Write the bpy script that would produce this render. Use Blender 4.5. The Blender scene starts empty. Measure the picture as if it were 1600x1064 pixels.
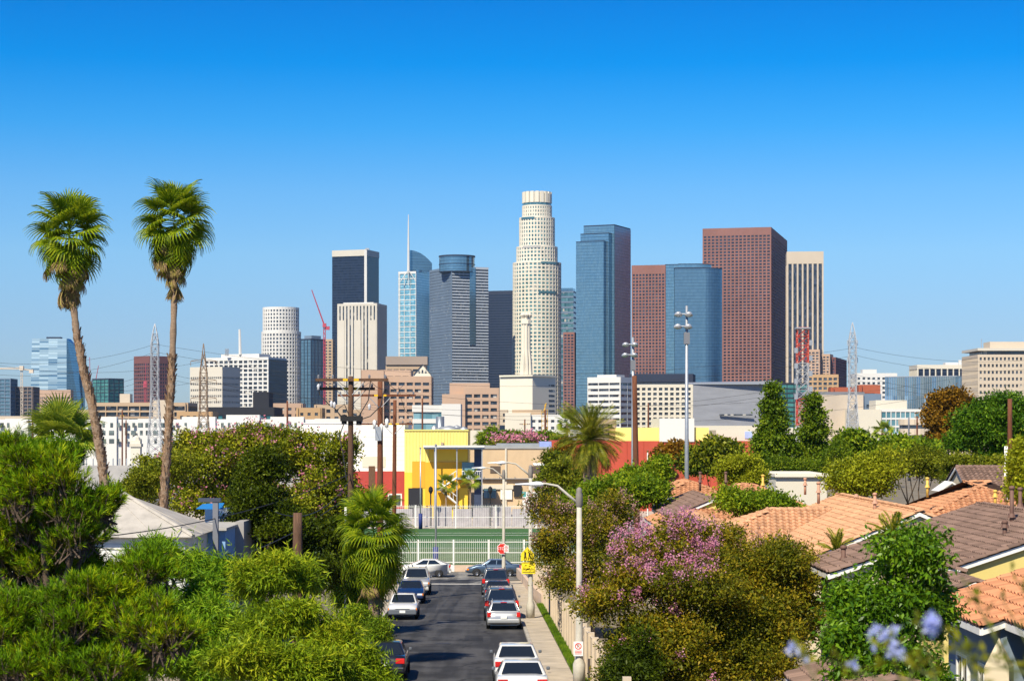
import bpy, bmesh, math, random
import numpy as np
from mathutils import Vector, Matrix
random.seed(7)
RNG = np.random.default_rng(11)
sc = bpy.context.scene
C = sc.collection
R = math.radians

# ------------------------------------------------------------------ camera, sky, sun, exposure
F, CX, HY, CAMZ = 3111.0, 800.0, 672.0, 12.2      # focal length in photo pixels, image centre, horizon row, eye height
cam_d = bpy.data.cameras.new('camera'); cam = bpy.data.objects.new('camera', cam_d); C.objects.link(cam)
cam.location = (0, 0, CAMZ); cam.rotation_euler = (R(90), 0, 0)
cam_d.sensor_width = 36; cam_d.lens = 36 * F / 1600; cam_d.shift_y = (HY - 532) / 1600
cam_d.clip_start = 0.5; cam_d.clip_end = 30000
cam_d.dof.use_dof = True; cam_d.dof.focus_distance = 130; cam_d.dof.aperture_fstop = 4.0
sc.camera = cam

SUN_AZ, SUN_EL = 26.0, 47.0                       # sun behind the camera's left shoulder
w = bpy.data.worlds.new('World'); sc.world = w; w.use_nodes = True
nt = w.node_tree; nt.nodes.clear()
sky = nt.nodes.new('ShaderNodeTexSky'); sky.sky_type = 'NISHITA'; sky.sun_disc = False
sky.sun_elevation = R(SUN_EL); sky.sun_rotation = R(180 + SUN_AZ)
sky.air_density = 1.0; sky.dust_density = 0.3; sky.ozone_density = 3.0; sky.altitude = 100
tc = nt.nodes.new('ShaderNodeTexCoord'); sp = nt.nodes.new('ShaderNodeSeparateXYZ')
mr = nt.nodes.new('ShaderNodeMapRange'); mr.inputs['From Min'].default_value = 0.0; mr.inputs['From Max'].default_value = 0.23
rp = nt.nodes.new('ShaderNodeValToRGB')           # the clear dry air: pale low down, deep blue above, constant overhead
els = rp.color_ramp.elements
els[0].position = 0.0; els[0].color = (0.388, 0.501, 0.697, 1)
els[1].position = 1.0; els[1].color = (0, 0.362, 0.781, 1)
for p, c in ((0.184, (0.4, 0.527, 0.758, 1)), (0.268, (0.402, 0.554, 0.772, 1)), (0.379, (0.393, 0.599, 0.807, 1)), (0.516, (0.284, 0.58, 0.847, 1)), (0.652, (0.102, 0.527, 0.878, 1)), (0.786, (0.001, 0.449, 0.869, 1)), (0.918, (0.0, 0.377, 0.814, 1))):
    e = els.new(p); e.color = c
mx = nt.nodes.new('ShaderNodeMix'); mx.data_type = 'RGBA'; mx.blend_type = 'MULTIPLY'; mx.inputs[0].default_value = 1.0
bg = nt.nodes.new('ShaderNodeBackground'); bg.inputs['Strength'].default_value = 0.105
wo = nt.nodes.new('ShaderNodeOutputWorld')
L = nt.links.new
L(tc.outputs['Generated'], sp.inputs[0]); L(sp.outputs['Z'], mr.inputs['Value']); L(mr.outputs[0], rp.inputs[0])
L(sky.outputs[0], mx.inputs[6]); L(rp.outputs[0], mx.inputs[7]); L(mx.outputs[2], bg.inputs['Color']); L(bg.outputs[0], wo.inputs['Surface'])

sun_d = bpy.data.lights.new('sun', 'SUN'); sun_d.energy = 5.0; sun_d.angle = R(0.53); sun_d.color = (1.0, 0.90, 0.71)
sun = bpy.data.objects.new('sun', sun_d); C.objects.link(sun)
sd = Vector((math.sin(R(SUN_AZ)) * math.cos(R(SUN_EL)), math.cos(R(SUN_AZ)) * math.cos(R(SUN_EL)), -math.sin(R(SUN_EL))))
sun.rotation_euler = sd.to_track_quat('-Z', 'Y').to_euler(); sun.location = (-60, -60, 90)
vs = sc.view_settings; vs.view_transform = 'Standard'; vs.look = 'None'; vs.gamma = 1.0; vs.use_curve_mapping = False; vs.exposure = 0.60
sc.cycles.max_bounces = 6; sc.cycles.diffuse_bounces = 3; sc.cycles.glossy_bounces = 3; sc.cycles.transmission_bounces = 3
sc.cycles.transparent_max_bounces = 6; sc.cycles.use_denoising = True; sc.cycles.caustics_reflective = False; sc.cycles.caustics_refractive = False

# ------------------------------------------------------------------ helpers
VPS = (745 - CX) / F                               # street direction (slightly left of the view)
SA = math.atan(-VPS)                               # its yaw
def X(px, D): return (px - CX) * D / F
def Z(py, D): return CAMZ - (py - HY) * D / F
def W(px, py, D): return Vector((X(px, D), D, Z(py, D)))
def gz(D): return 0.03 * max(0.0, 165.0 - max(D, -60)) if D < 165 else 0.0
def ST(u, D, dz=0.0): return Vector((u + VPS * D, D, gz(D) + dz))
def DY(py): return 22555.0 / (py - 765.0)          # street row -> distance

def tag(o, label=None, cat=None, group=None, kind=None):
    if label: o['label'] = label
    if cat: o['category'] = cat
    if group: o['group'] = group
    if kind: o['kind'] = kind
    return o
def empty(name, loc=(0, 0, 0), rz=0.0):
    o = bpy.data.objects.new(name, None); C.objects.link(o); o.location = loc; o.rotation_euler = (0, 0, rz); o.empty_display_size = 0.3
    return o
def thing(name, label, cat, loc=(0, 0, 0), rz=0.0, group=None):
    return tag(empty(name, loc, rz), label, cat, group)
def link(name, me, parent=None, mat=None):
    o = bpy.data.objects.new(name, me); C.objects.link(o)
    if parent is not None: o.parent = parent
    if mat is not None and not me.materials: me.materials.append(mat)
    return o
def copy_tree(o, parent=None):
    c = o.copy(); C.objects.link(c)
    if parent is not None: c.parent = parent
    for ch in list(o.children): copy_tree(ch, c)
    return c

class MB:
    """collects faces (with uv in metres) for one mesh object"""
    def __init__(s): s.v = []; s.f = []; s.uv = []
    def face(s, pts, uv=None):
        n = len(s.v); s.v += [tuple(p) for p in pts]; s.f.append(tuple(range(n, n + len(pts))))
        s.uv.append(uv if uv else [(p[0] + p[1], p[2]) for p in pts])
    def quadz(s, p0, p1, z0, z1, u0=0.0):
        l = math.hypot(p1[0] - p0[0], p1[1] - p0[1])
        s.face([(p0[0], p0[1], z0), (p1[0], p1[1], z0), (p1[0], p1[1], z1), (p0[0], p0[1], z1)], [(u0, z0), (u0 + l, z0), (u0 + l, z1), (u0, z1)])
    def box(s, x0, x1, y0, y1, z0, z1, M=None):
        c = [(x, y, z) for z in (z0, z1) for (x, y) in ((x0, y0), (x1, y0), (x1, y1), (x0, y1))]
        if M is not None: c = [tuple(M @ Vector(p)) for p in c]
        n = len(s.v); s.v += c
        for f in ((3, 2, 1, 0), (4, 5, 6, 7), (0, 1, 5, 4), (1, 2, 6, 5), (2, 3, 7, 6), (3, 0, 4, 7)):
            s.f.append(tuple(n + i for i in f)); s.uv.append([(c[i][0] + c[i][1], c[i][2]) for i in f])
        return s
    def prism(s, poly, z0, z1, cap=True):
        k = len(poly); a = 0.0
        for i in range(k):
            p, q = poly[i], poly[(i + 1) % k]; s.quadz(p, q, z0, z1, a); a += math.hypot(q[0] - p[0], q[1] - p[1])
        if cap:
            s.face([(p[0], p[1], z1) for p in poly]); s.face([(p[0], p[1], z0) for p in reversed(poly)])
        return s
    def tube(s, pts, rad, n=8, cap=True):
        pts = [Vector(p) for p in pts]
        if not hasattr(rad, '__len__'): rad = [rad] * len(pts)
        rings = []; up = Vector((0, 0, 1)); prev = None
        for i, p in enumerate(pts):
            d = (pts[min(i + 1, len(pts) - 1)] - pts[max(i - 1, 0)])
            d = d.normalized() if d.length > 1e-9 else up
            if prev is None:
                a = d.cross(up)
                if a.length < 1e-3: a = Vector((1, 0, 0))
                a.normalize()
            else:
                a = prev - d * prev.dot(d)
                if a.length < 1e-6: a = d.cross(up)
                a.normalize()
            prev = a; b = d.cross(a); k = len(s.v)
            for j in range(n):
                t = 2 * math.pi * j / n
                s.v.append(tuple(p + (a * math.cos(t) + b * math.sin(t)) * rad[i]))
            rings.append(k)
        for r0, r1 in zip(rings, rings[1:]):
            for j in range(n):
                f = (r0 + j, r0 + (j + 1) % n, r1 + (j + 1) % n, r1 + j); s.f.append(f); s.uv.append([(s.v[i][0], s.v[i][2]) for i in f])
        if cap:
            for r, rev in ((rings[0], True), (rings[-1], False)):
                f = tuple(range(r, r + n)); f = f[::-1] if rev else f
                s.f.append(f); s.uv.append([(s.v[i][0], s.v[i][1]) for i in f])
        return s
    def lathe(s, prof, n=16, M=None):
        k = len(s.v)
        for (r, z) in prof:
            for j in range(n):
                t = 2 * math.pi * j / n; p = Vector((r * math.cos(t), r * math.sin(t), z))
                s.v.append(tuple(M @ p if M is not None else p))
        for i in range(len(prof) - 1):
            for j in range(n):
                f = (k + i * n + j, k + i * n + (j + 1) % n, k + (i + 1) * n + (j + 1) % n, k + (i + 1) * n + j)
                s.f.append(f); s.uv.append([(s.v[q][0], s.v[q][2]) for q in f])
        return s
    def mesh(s, name, smooth=False):
        me = bpy.data.meshes.new(name); me.from_pydata(s.v, [], s.f)
        ul = me.uv_layers.new(name='uv')
        ul.data.foreach_set('uv', [c for f in s.uv for p in f for c in p])
        if smooth: me.polygons.foreach_set('use_smooth', [True] * len(me.polygons))
        me.update()
        return me
    def build(s, name, mat, parent=None, smooth=False, bevel=0.0):
        me = s.mesh(name, smooth); me.materials.append(mat)
        o = link(name, me, parent)
        if bevel:
            m = o.modifiers.new('bevel', 'BEVEL'); m.width = bevel; m.segments = 2; m.limit_method = 'ANGLE'
        return o

def np_mesh(name, V, k, mat=None):
    """V: (n*k,3) array of separate k-gons"""
    V = np.ascontiguousarray(V, dtype=np.float32).reshape(-1, 3); n = len(V) // k
    me = bpy.data.meshes.new(name)
    me.vertices.add(len(V)); me.vertices.foreach_set('co', V.ravel())
    me.loops.add(len(V)); me.loops.foreach_set('vertex_index', np.arange(len(V), dtype=np.int32))
    me.polygons.add(n); me.polygons.foreach_set('loop_start', np.arange(0, len(V), k, dtype=np.int32))
    me.update(calc_edges=True)
    if mat: me.materials.append(mat)
    return me

# ------------------------------------------------------------------ materials
MATS = {}
def lin(r, g, b):
    f = lambda c: (c / 255.0 / 12.92) if c <= 10 else ((c / 255.0 + 0.055) / 1.055) ** 2.4
    return (f(r), f(g), f(b))
def newmat(name):
    m = bpy.data.materials.new(name); m.use_nodes = True
    return m, m.node_tree, m.node_tree.nodes['Principled BSDF']
def mat(name, col, rough=0.7, metal=0.0, var=0.12, scale=1.0, bump=0.0, bscale=None, coat=0.0, spec=0.4, stain=0.0, stretch=(1, 1, 1)):
    """plain surface: base colour broken by two noises, optional fine relief and vertical streaks of dirt"""
    if name in MATS: return MATS[name]
    m, t, b = newmat(name); N = t.nodes.new; K = t.links.new
    tcn = N('ShaderNodeTexCoord'); mp = N('ShaderNodeMapping'); mp.inputs['Scale'].default_value = stretch
    K(tcn.outputs['Object'], mp.inputs[0])
    n1 = N('ShaderNodeTexNoise'); n1.inputs['Scale'].default_value = scale; n1.inputs['Detail'].default_value = 6; n1.inputs['Roughness'].default_value = 0.65
    K(mp.outputs[0], n1.inputs['Vector'])
    r = N('ShaderNodeValToRGB'); e = r.color_ramp.elements
    e[0].position = 0.3; e[1].position = 0.7
    e[0].color = (*[max(0, c * (1 - var)) for c in col], 1); e[1].color = (*[min(1, c * (1 + var)) for c in col], 1)
    K(n1.outputs['Fac'], r.inputs[0]); out = r.outputs[0]
    if stain:
        mp2 = N('ShaderNodeMapping'); mp2.inputs['Scale'].default_value = (scale * 1.5, scale * 1.5, scale * 0.15); K(tcn.outputs['Object'], mp2.inputs[0])
        n2 = N('ShaderNodeTexNoise'); n2.inputs['Scale'].default_value = 1.0; n2.inputs['Detail'].default_value = 5; K(mp2.outputs[0], n2.inputs['Vector'])
        mrr = N('ShaderNodeMapRange'); mrr.inputs['From Min'].default_value = 0.45; mrr.inputs['From Max'].default_value = 0.75; mrr.inputs['To Max'].default_value = stain
        K(n2.outputs['Fac'], mrr.inputs['Value'])
        mm = N('ShaderNodeMix'); mm.data_type = 'RGBA'; mm.inputs[7].default_value = (*[c * 0.45 for c in col], 1)
        K(mrr.outputs[0], mm.inputs[0]); K(out, mm.inputs[6]); out = mm.outputs[2]
    K(out, b.inputs['Base Color'])
    b.inputs['Roughness'].default_value = rough; b.inputs['Metallic'].default_value = metal
    b.inputs['Coat Weight'].default_value = coat; b.inputs['Specular IOR Level'].default_value = spec
    if bump:
        n3 = N('ShaderNodeTexNoise'); n3.inputs['Scale'].default_value = bscale or scale * 8; n3.inputs['Detail'].default_value = 4; K(mp.outputs[0], n3.inputs['Vector'])
        bp = N('ShaderNodeBump'); bp.inputs['Strength'].default_value = bump; bp.inputs['Distance'].default_value = 0.05
        K(n3.outputs['Fac'], bp.inputs['Height']); K(bp.outputs[0], b.inputs['Normal'])
    MATS[name] = m
    return m
def glass(name, c0, c1, cw=1.5, ch=3.8, rough=0.12, metal=0.0, spec=0.8, tilt=0.02, blinds=0.0, line=0.0, linecol=(0.2, 0.2, 0.2), vline=0.0):
    """window glass in panes of cw x ch metres: each pane has its own tint and a hair of tilt; a few have pale blinds"""
    if name in MATS: return MATS[name]
    m, t, b = newmat(name); N = t.nodes.new; K = t.links.new
    uv = N('ShaderNodeUVMap'); uv.uv_map = 'uv'
    mp = N('ShaderNodeMapping'); mp.inputs['Scale'].default_value = (1 / cw, 1 / ch, 1); K(uv.outputs[0], mp.inputs[0])
    fl = N('ShaderNodeVectorMath'); fl.operation = 'FLOOR'; K(mp.outputs[0], fl.inputs[0])
    wn = N('ShaderNodeTexWhiteNoise'); wn.noise_dimensions = '2D'; K(fl.outputs[0], wn.inputs['Vector'])
    r = N('ShaderNodeValToRGB'); e = r.color_ramp.elements
    e[0].color = (*c0, 1); e[1].color = (*c1, 1); K(wn.outputs['Value'], r.inputs[0])
    if blinds:
        e[1].position = 1 - blinds; x = e.new(min(0.999, 1 - blinds + 0.02)); x.color = (0.42, 0.40, 0.36, 1); r.color_ramp.elements[1].position = 1 - blinds
    out = r.outputs[0]
    if line or vline:
        fr = N('ShaderNodeVectorMath'); fr.operation = 'FRACTION'; K(mp.outputs[0], fr.inputs[0])
        sx = N('ShaderNodeSeparateXYZ'); K(fr.outputs[0], sx.inputs[0])
        gx = N('ShaderNodeMath'); gx.operation = 'LESS_THAN'; gx.inputs[1].default_value = vline; K(sx.outputs['X'], gx.inputs[0])
        gy = N('ShaderNodeMath'); gy.operation = 'LESS_THAN'; gy.inputs[1].default_value = line; K(sx.outputs['Y'], gy.inputs[0])
        mxx = N('ShaderNodeMath'); mxx.operation = 'MAXIMUM'; K(gx.outputs[0], mxx.inputs[0]); K(gy.outputs[0], mxx.inputs[1])
        mm = N('ShaderNodeMix'); mm.data_type = 'RGBA'; mm.inputs[7].default_value = (*linecol, 1); K(mxx.outputs[0], mm.inputs[0]); K(out, mm.inputs[6]); out = mm.outputs[2]
    K(out, b.inputs['Base Color'])
    b.inputs['Roughness'].default_value = rough; b.inputs['Metallic'].default_value = metal; b.inputs['Specular IOR Level'].default_value = spec
    if tilt:
        geo = N('ShaderNodeNewGeometry'); sb = N('ShaderNodeVectorMath'); sb.operation = 'SUBTRACT'; sb.inputs[1].default_value = (0.5, 0.5, 0.5); K(wn.outputs['Color'], sb.inputs[0])
        scl = N('ShaderNodeVectorMath'); scl.operation = 'SCALE'; scl.inputs['Scale'].default_value = tilt; K(sb.outputs[0], scl.inputs[0])
        ad = N('ShaderNodeVectorMath'); ad.operation = 'ADD'; K(geo.outputs['Normal'], ad.inputs[0]); K(scl.outputs[0], ad.inputs[1])
        nz = N('ShaderNodeVectorMath'); nz.operation = 'NORMALIZE'; K(ad.outputs[0], nz.inputs[0]); K(nz.outputs[0], b.inputs['Normal'])
    MATS[name] = m
    return m
def leafmat(name, dark, mid, light, trans=0.35, rough=0.45, nscale=0.6, spec=0.1, boost=1.8, hue=(1.48, 1.12, .42)):
    """foliage: every leaf has its own shade (random per island), clumps drift in hue"""
    if name in MATS: return MATS[name]
    m, t, b = newmat(name); N = t.nodes.new; K = t.links.new; hue = hue if boost > 1 else (1, 1, 1)
    geo = N('ShaderNodeNewGeometry'); r = N('ShaderNodeValToRGB'); e = r.color_ramp.elements
    e[0].color = (*dark, 1); e[1].color = (*[min(l_, c * boost * k_) for c, k_, l_ in zip(light, hue, (.8, .8, .8) if boost == 1 else (.46, .47, .05))], 1); q = e.new(0.5); q.color = (*[c * (boost * .5 + .5) * k_ for c, k_ in zip(mid, hue)], 1)
    tcn = N('ShaderNodeTexCoord'); n1 = N('ShaderNodeTexNoise'); n1.inputs['Scale'].default_value = nscale; n1.inputs['Detail'].default_value = 3
    K(tcn.outputs['Object'], n1.inputs['Vector'])
    ma = N('ShaderNodeMath'); ma.operation = 'MULTIPLY_ADD'; ma.inputs[1].default_value = 0.55; K(geo.outputs['Random Per Island'], ma.inputs[0])
    mb_ = N('ShaderNodeMapRange'); mb_.inputs['From Min'].default_value = 0.3; mb_.inputs['From Max'].default_value = 0.7; mb_.inputs['To Max'].default_value = 0.45; K(n1.outputs['Fac'], mb_.inputs['Value'])
    K(mb_.outputs[0], ma.inputs[2]); K(ma.outputs[0], r.inputs[0])
    K(r.outputs[0], b.inputs['Base Color']); b.inputs['Roughness'].default_value = rough; b.inputs['Specular IOR Level'].default_value = spec
    tr = N('ShaderNodeBsdfTranslucent'); hs = N('ShaderNodeHueSaturation'); hs.inputs['Value'].default_value = 1.5; hs.inputs['Hue'].default_value = 0.485
    K(r.outputs[0], hs.inputs['Color']); K(hs.outputs[0], tr.inputs[0])
    ms = N('ShaderNodeMixShader'); ms.inputs[0].default_value = trans; K(b.outputs[0], ms.inputs[1]); K(tr.outputs[0], ms.inputs[2])
    K(ms.outputs[0], t.nodes['Material Output'].inputs['Surface'])
    MATS[name] = m
    return m
def tilemat(name, col, var=0.25):
    if name in MATS: return MATS[name]
    m, t, b = newmat(name); N = t.nodes.new; K = t.links.new
    geo = N('ShaderNodeNewGeometry'); tcn = N('ShaderNodeTexCoord'); oi = N('ShaderNodeObjectInfo')
    n1 = N('ShaderNodeTexNoise'); n1.inputs['Scale'].default_value = 1.1; n1.inputs['Detail'].default_value = 6; K(geo.outputs['Position'], n1.inputs['Vector'])
    ad = N('ShaderNodeMath'); ad.operation = 'ADD'; K(geo.outputs['Random Per Island'], ad.inputs[0]); K(oi.outputs['Random'], ad.inputs[1])
    md = N('ShaderNodeMath'); md.operation = 'FRACT'; K(ad.outputs[0], md.inputs[0])
    mm = N('ShaderNodeMath'); mm.operation = 'MULTIPLY_ADD'; mm.inputs[1].default_value = 0.5; K(md.outputs[0], mm.inputs[0])
    m2 = N('ShaderNodeMath'); m2.operation = 'MULTIPLY'; m2.inputs[1].default_value = 0.5; K(n1.outputs['Fac'], m2.inputs[0]); K(m2.outputs[0], mm.inputs[2])
    r = N('ShaderNodeValToRGB'); e = r.color_ramp.elements; e[0].position = 0.15; e[1].position = 0.85
    e[0].color = (*[c * (1 - var) for c in col], 1); e[1].color = (*[min(1, c * (1 + var)) for c in col], 1)
    K(mm.outputs[0], r.inputs[0]); K(r.outputs[0], b.inputs['Base Color']); b.inputs['Roughness'].default_value = 0.8; b.inputs['Specular IOR Level'].default_value = 0.25
    n3 = N('ShaderNodeTexNoise'); n3.inputs['Scale'].default_value = 40; K(geo.outputs['Position'], n3.inputs['Vector'])
    bp = N('ShaderNodeBump'); bp.inputs['Strength'].default_value = 0.25; bp.inputs['Distance'].default_value = 0.01; K(n3.outputs['Fac'], bp.inputs['Height']); K(bp.outputs[0], b.inputs['Normal'])
    MATS[name] = m
    return m

M_white = mat('white_paint', lin(228, 226, 220), 0.5, var=0.05, scale=3, stain=0.15)
M_dark = mat('black_rubber', (0.012, 0.012, 0.013), 0.75, var=0.2)
M_steel = mat('galvanised_steel', (0.42, 0.44, 0.46), 0.45, metal=0.6, var=0.12, scale=4)
M_wood = mat('weathered_pole_wood', (0.115, 0.062, 0.036), 0.9, var=0.45, scale=5, stretch=(6, 6, 0.35), bump=0.5)
M_rwood = mat('red_brown_pole_wood', (0.135, 0.048, 0.022), 0.9, var=0.5, scale=4, stretch=(6, 6, 0.35), bump=0.4)
M_conc = mat('pole_concrete', (0.47, 0.44, 0.37), 0.85, var=0.12, scale=6, stain=0.25)
M_wire = mat('wire_insulation', (0.03, 0.03, 0.032), 0.6)

# ------------------------------------------------------------------ ground, street, pavements
def strip(name, u0, u1, D0, D1, dz, m, kind='structure', n=24, fn=None):
    b = MB()
    for i in range(n):
        a, c = D0 + (D1 - D0) * i / n, D0 + (D1 - D0) * (i + 1) / n
        U0a, U1a = (fn(a) if fn else (u0, u1)); U0c, U1c = (fn(c) if fn else (u0, u1))
        b.face([ST(U0a, a, dz), ST(U1a, a, dz), ST(U1c, c, dz), ST(U0c, c, dz)])
    o = b.build(name, m)
    if kind: o['kind'] = kind
    return o
M_ground = mat('dry_ground', (0.17, 0.14, 0.095), 0.95, var=0.35, scale=0.25, bump=0.3)
g = MB()
xs = [-4000, -900, -120, -40, 40, 120, 900, 4000]; ys = [-60, 0, 40, 80, 120, 165, 172, 250, 400, 1000, 3000, 6000]
for i in range(len(xs) - 1):
    for j in range(len(ys) - 1):
        g.face([(xs[i], ys[j], gz(ys[j]) - 0.02), (xs[i + 1], ys[j], gz(ys[j]) - 0.02), (xs[i + 1], ys[j + 1], gz(ys[j + 1]) - 0.02), (xs[i], ys[j + 1], gz(ys[j + 1]) - 0.02)])
tag(g.build('ground', M_ground), kind='structure')
# asphalt: long worn streaks, patches and cracks
def asphalt(name, col):
    m, t, b = newmat(name); N = t.nodes.new; K = t.links.new
    tcn = N('ShaderNodeTexCoord'); mp = N('ShaderNodeMapping'); mp.inputs['Scale'].default_value = (0.9, 0.05, 1); K(tcn.outputs['Object'], mp.inputs[0])
    n1 = N('ShaderNodeTexNoise'); n1.inputs['Scale'].default_value = 1.4; n1.inputs['Detail'].default_value = 7; K(mp.outputs[0], n1.inputs['Vector'])
    n2 = N('ShaderNodeTexNoise'); n2.inputs['Scale'].default_value = 0.35; n2.inputs['Detail'].default_value = 8; K(tcn.outputs['Object'], n2.inputs['Vector'])
    a = N('ShaderNodeMath'); a.operation = 'ADD'; K(n1.outputs['Fac'], a.inputs[0]); K(n2.outputs['Fac'], a.inputs[1])
    r = N('ShaderNodeValToRGB'); e = r.color_ramp.elements; e[0].position = 0.44; e[1].position = 0.57
    mr_ = N('ShaderNodeMath'); mr_.operation = 'MULTIPLY'; mr_.inputs[1].default_value = 0.5; K(a.outputs[0], mr_.inputs[0]); K(mr_.outputs[0], r.inputs[0])
    e[0].color = (*[c * 0.6 for c in col], 1); e[1].color = (*[c * 1.5 for c in col], 1)
    vo = N('ShaderNodeTexVoronoi'); vo.feature = 'DISTANCE_TO_EDGE'; vo.inputs['Scale'].default_value = 0.22
    nd = N('ShaderNodeTexNoise'); nd.inputs['Scale'].default_value = 0.8; nd.inputs['Detail'].default_value = 5; K(tcn.outputs['Object'], nd.inputs['Vector'])
    va = N('ShaderNodeVectorMath'); va.operation = 'MULTIPLY_ADD'; va.inputs[1].default_value = (2.5, 2.5, 0); K(nd.outputs['Color'], va.inputs[0]); K(tcn.outputs['Object'], va.inputs[2])
    K(va.outputs[0], vo.inputs['Vector'])
    lt = N('ShaderNodeMath'); lt.operation = 'LESS_THAN'; lt.inputs[1].default_value = 0.012; K(vo.outputs['Distance'], lt.inputs[0])
    mm = N('ShaderNodeMix'); mm.data_type = 'RGBA'; mm.inputs[7].default_value = (*[c * 0.45 for c in col], 1); K(lt.outputs[0], mm.inputs[0]); K(r.outputs[0], mm.inputs[6])
    n5 = N('ShaderNodeTexNoise'); n5.inputs['Scale'].default_value = 0.9; n5.inputs['Detail'].default_value = 3; K(tcn.outputs['Object'], n5.inputs['Vector'])
    st = N('ShaderNodeMapRange'); st.inputs['From Min'].default_value = 0.60; st.inputs['From Max'].default_value = 0.70; st.inputs['To Max'].default_value = 0.6; K(n5.outputs['Fac'], st.inputs['Value'])
    m5 = N('ShaderNodeMix'); m5.data_type = 'RGBA'; m5.inputs[7].default_value = (*[c * 0.35 for c in col], 1); K(st.outputs[0], m5.inputs[0]); K(mm.outputs[2], m5.inputs[6])
    K(m5.outputs[2], b.inputs['Base Color']); b.inputs['Roughness'].default_value = 0.85; b.inputs['Specular IOR Level'].default_value = 0.3
    n3 = N('ShaderNodeTexNoise'); n3.inputs['Scale'].default_value = 30; K(tcn.outputs['Object'], n3.inputs['Vector'])
    bp = N('ShaderNodeBump'); bp.inputs['Strength'].default_value = 0.3; bp.inputs['Distance'].default_value = 0.02; K(n3.outputs['Fac'], bp.inputs['Height']); K(bp.outputs[0], b.inputs['Normal'])
    return m
M_asph = asphalt('street_asphalt', (0.042, 0.041, 0.042)); M_asph3 = asphalt('patch_asphalt', (0.026, 0.026, 0.028)); M_asph2 = asphalt('cross_street_asphalt', (0.15, 0.145, 0.135))
M_side = mat('pavement_concrete', (0.40, 0.34, 0.26), 0.9, var=0.22, scale=0.9, bump=0.2, bscale=20, stain=0.3)
M_kerb = mat('kerb_concrete', (0.36, 0.33, 0.28), 0.9, var=0.25, scale=2, stain=0.3)
KL, KR = -5.25, 2.42
strip('street', KL, KR, 20, 153, 0.0, M_asph)
strip('street_gutter_band', KL, KR, 153.0, 154.2, 0.004, mat('gutter_concrete', (0.42, 0.40, 0.36), 0.9, var=0.2, scale=1.5))
b = MB(); b.face([(-60, 154.2, gz(154.2) + .004), (60, 154.2, gz(154.2) + .004), (60, 165, .004), (-60, 165, .004)]); b.face([(-60, 165, .004), (60, 165, .004), (60, 171.4, .004), (-60, 171.4, .004)])
tag(b.build('cross_street', M_asph2), kind='structure')
# old dark repair patch at the junction
b = MB(); b.face([ST(-5, 155.2, .008), ST(-0.4, 155.2, .008), ST(0.6, 161, .008), ST(-5, 161, .008)]); tag(b.build('asphalt_patch', M_asph), kind='structure')
for (u0, u1, D0, D1) in ((-2.6, -1.5, 84, 90.5), (-.6, .3, 96, 99), (-3.1, -2.5, 118, 131), (-1.2, -.2, 70, 73.5)):
    b = MB(); b.face([ST(u0, D0, .005), ST(u1, D0 + .1, .005), ST(u1, D1, .005), ST(u0, D1 + .2, .005)]); tag(b.build('asphalt_patch', M_asph3), kind='structure')
def kerb(name, u, D0, D1, s):
    b = MB(); n = 30
    for i in range(n):
        a, c = D0 + (D1 - D0) * i / n, D0 + (D1 - D0) * (i + 1) / n - 0.03
        p = [ST(u, a, 0), ST(u, c, 0), ST(u, c, .14), ST(u, a, .14), ST(u + s * .16, a, .14), ST(u + s * .16, c, .14)]
        b.face([p[0], p[1], p[2], p[3]]); b.face([p[3], p[2], p[5], p[4]])
    return tag(b.build(name, M_kerb), kind='structure')
kerb('kerb_right', KR, 40, 152, 1); kerb('kerb_left', KL, 40, 152, -1)
strip('pavement_left', KL - 2.0, KL - .16, 40, 152, .135, M_side)
# right pavement of single slabs with open joints
pv = tag(empty('pavement_right'), kind='structure')
base = strip('bedding', KR + .16, 3.72, 40, 158, .118, mat('joint_dirt', (0.10, 0.085, 0.06), 0.95), kind=None); base.parent = pv
D = 60.0
while D < 156:
    b = MB(); e = .012; s2 = 1.5; dz0 = random.uniform(-.006, .006)
    lo, hi = (KR + .17, 3.70)
    p = [ST(lo, D + e, .135 + dz0), ST(hi, D + e, .135 + dz0), ST(hi, D + s2 - e, .135 + dz0), ST(lo, D + s2 - e, .135 + dz0)]
    q = [v - Vector((0, 0, .05)) for v in p]
    b.face(p)
    for i in range(4): b.face([q[i], q[(i + 1) % 4], p[(i + 1) % 4], p[i]])
    b.build('paving_slab', M_side, pv); D += s2
# ------------------------------------------------------------------ far city: facades with real piers, spandrels and glazing
def facing(p, q):
    """outward side of edge p->q (counter-clockwise plan) turned to the camera?"""
    nx, ny = q[1] - p[1], -(q[0] - p[0]); mx_, my_ = (p[0] + q[0]) / 2, (p[1] + q[1]) / 2
    return nx * -mx_ + ny * -my_ > -0.12 * math.hypot(nx, ny) * math.hypot(mx_, my_)
def plan(xl, xs, xr, D, th=18.0):
    """rectangle plan with its near corner at pixel xs, left face to xl, right face to xr"""
    t = R(th); c, s = math.cos(t), math.sin(t); Xc = X(xs, D); kl = (xl - CX) / F; kr = (xr - CX) / F
    wl = (Xc - kl * D) / (c + kl * s); wr = (kr * D - Xc) / max(0.05, (s - kr * c))
    a = Vector((Xc - wl * c, D + wl * s)); k = Vector((Xc, D)); e = Vector((Xc + wr * s, D + wr * c)); f = a + (e - k)
    return [tuple(a), tuple(k), tuple(e), tuple(f)]
def flatplan(xl, xr, D, depth): return [(X(xl, D), D), (X(xr, D), D), (X(xr, D), D + depth), (X(xl, D), D + depth)]
def round_plan(cx, D, r, n=32): return [(X(cx, D) + r * math.sin(2 * math.pi * i / n) * 1.0, D + r * -math.cos(2 * math.pi * i / n)) for i in range(n)]
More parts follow.
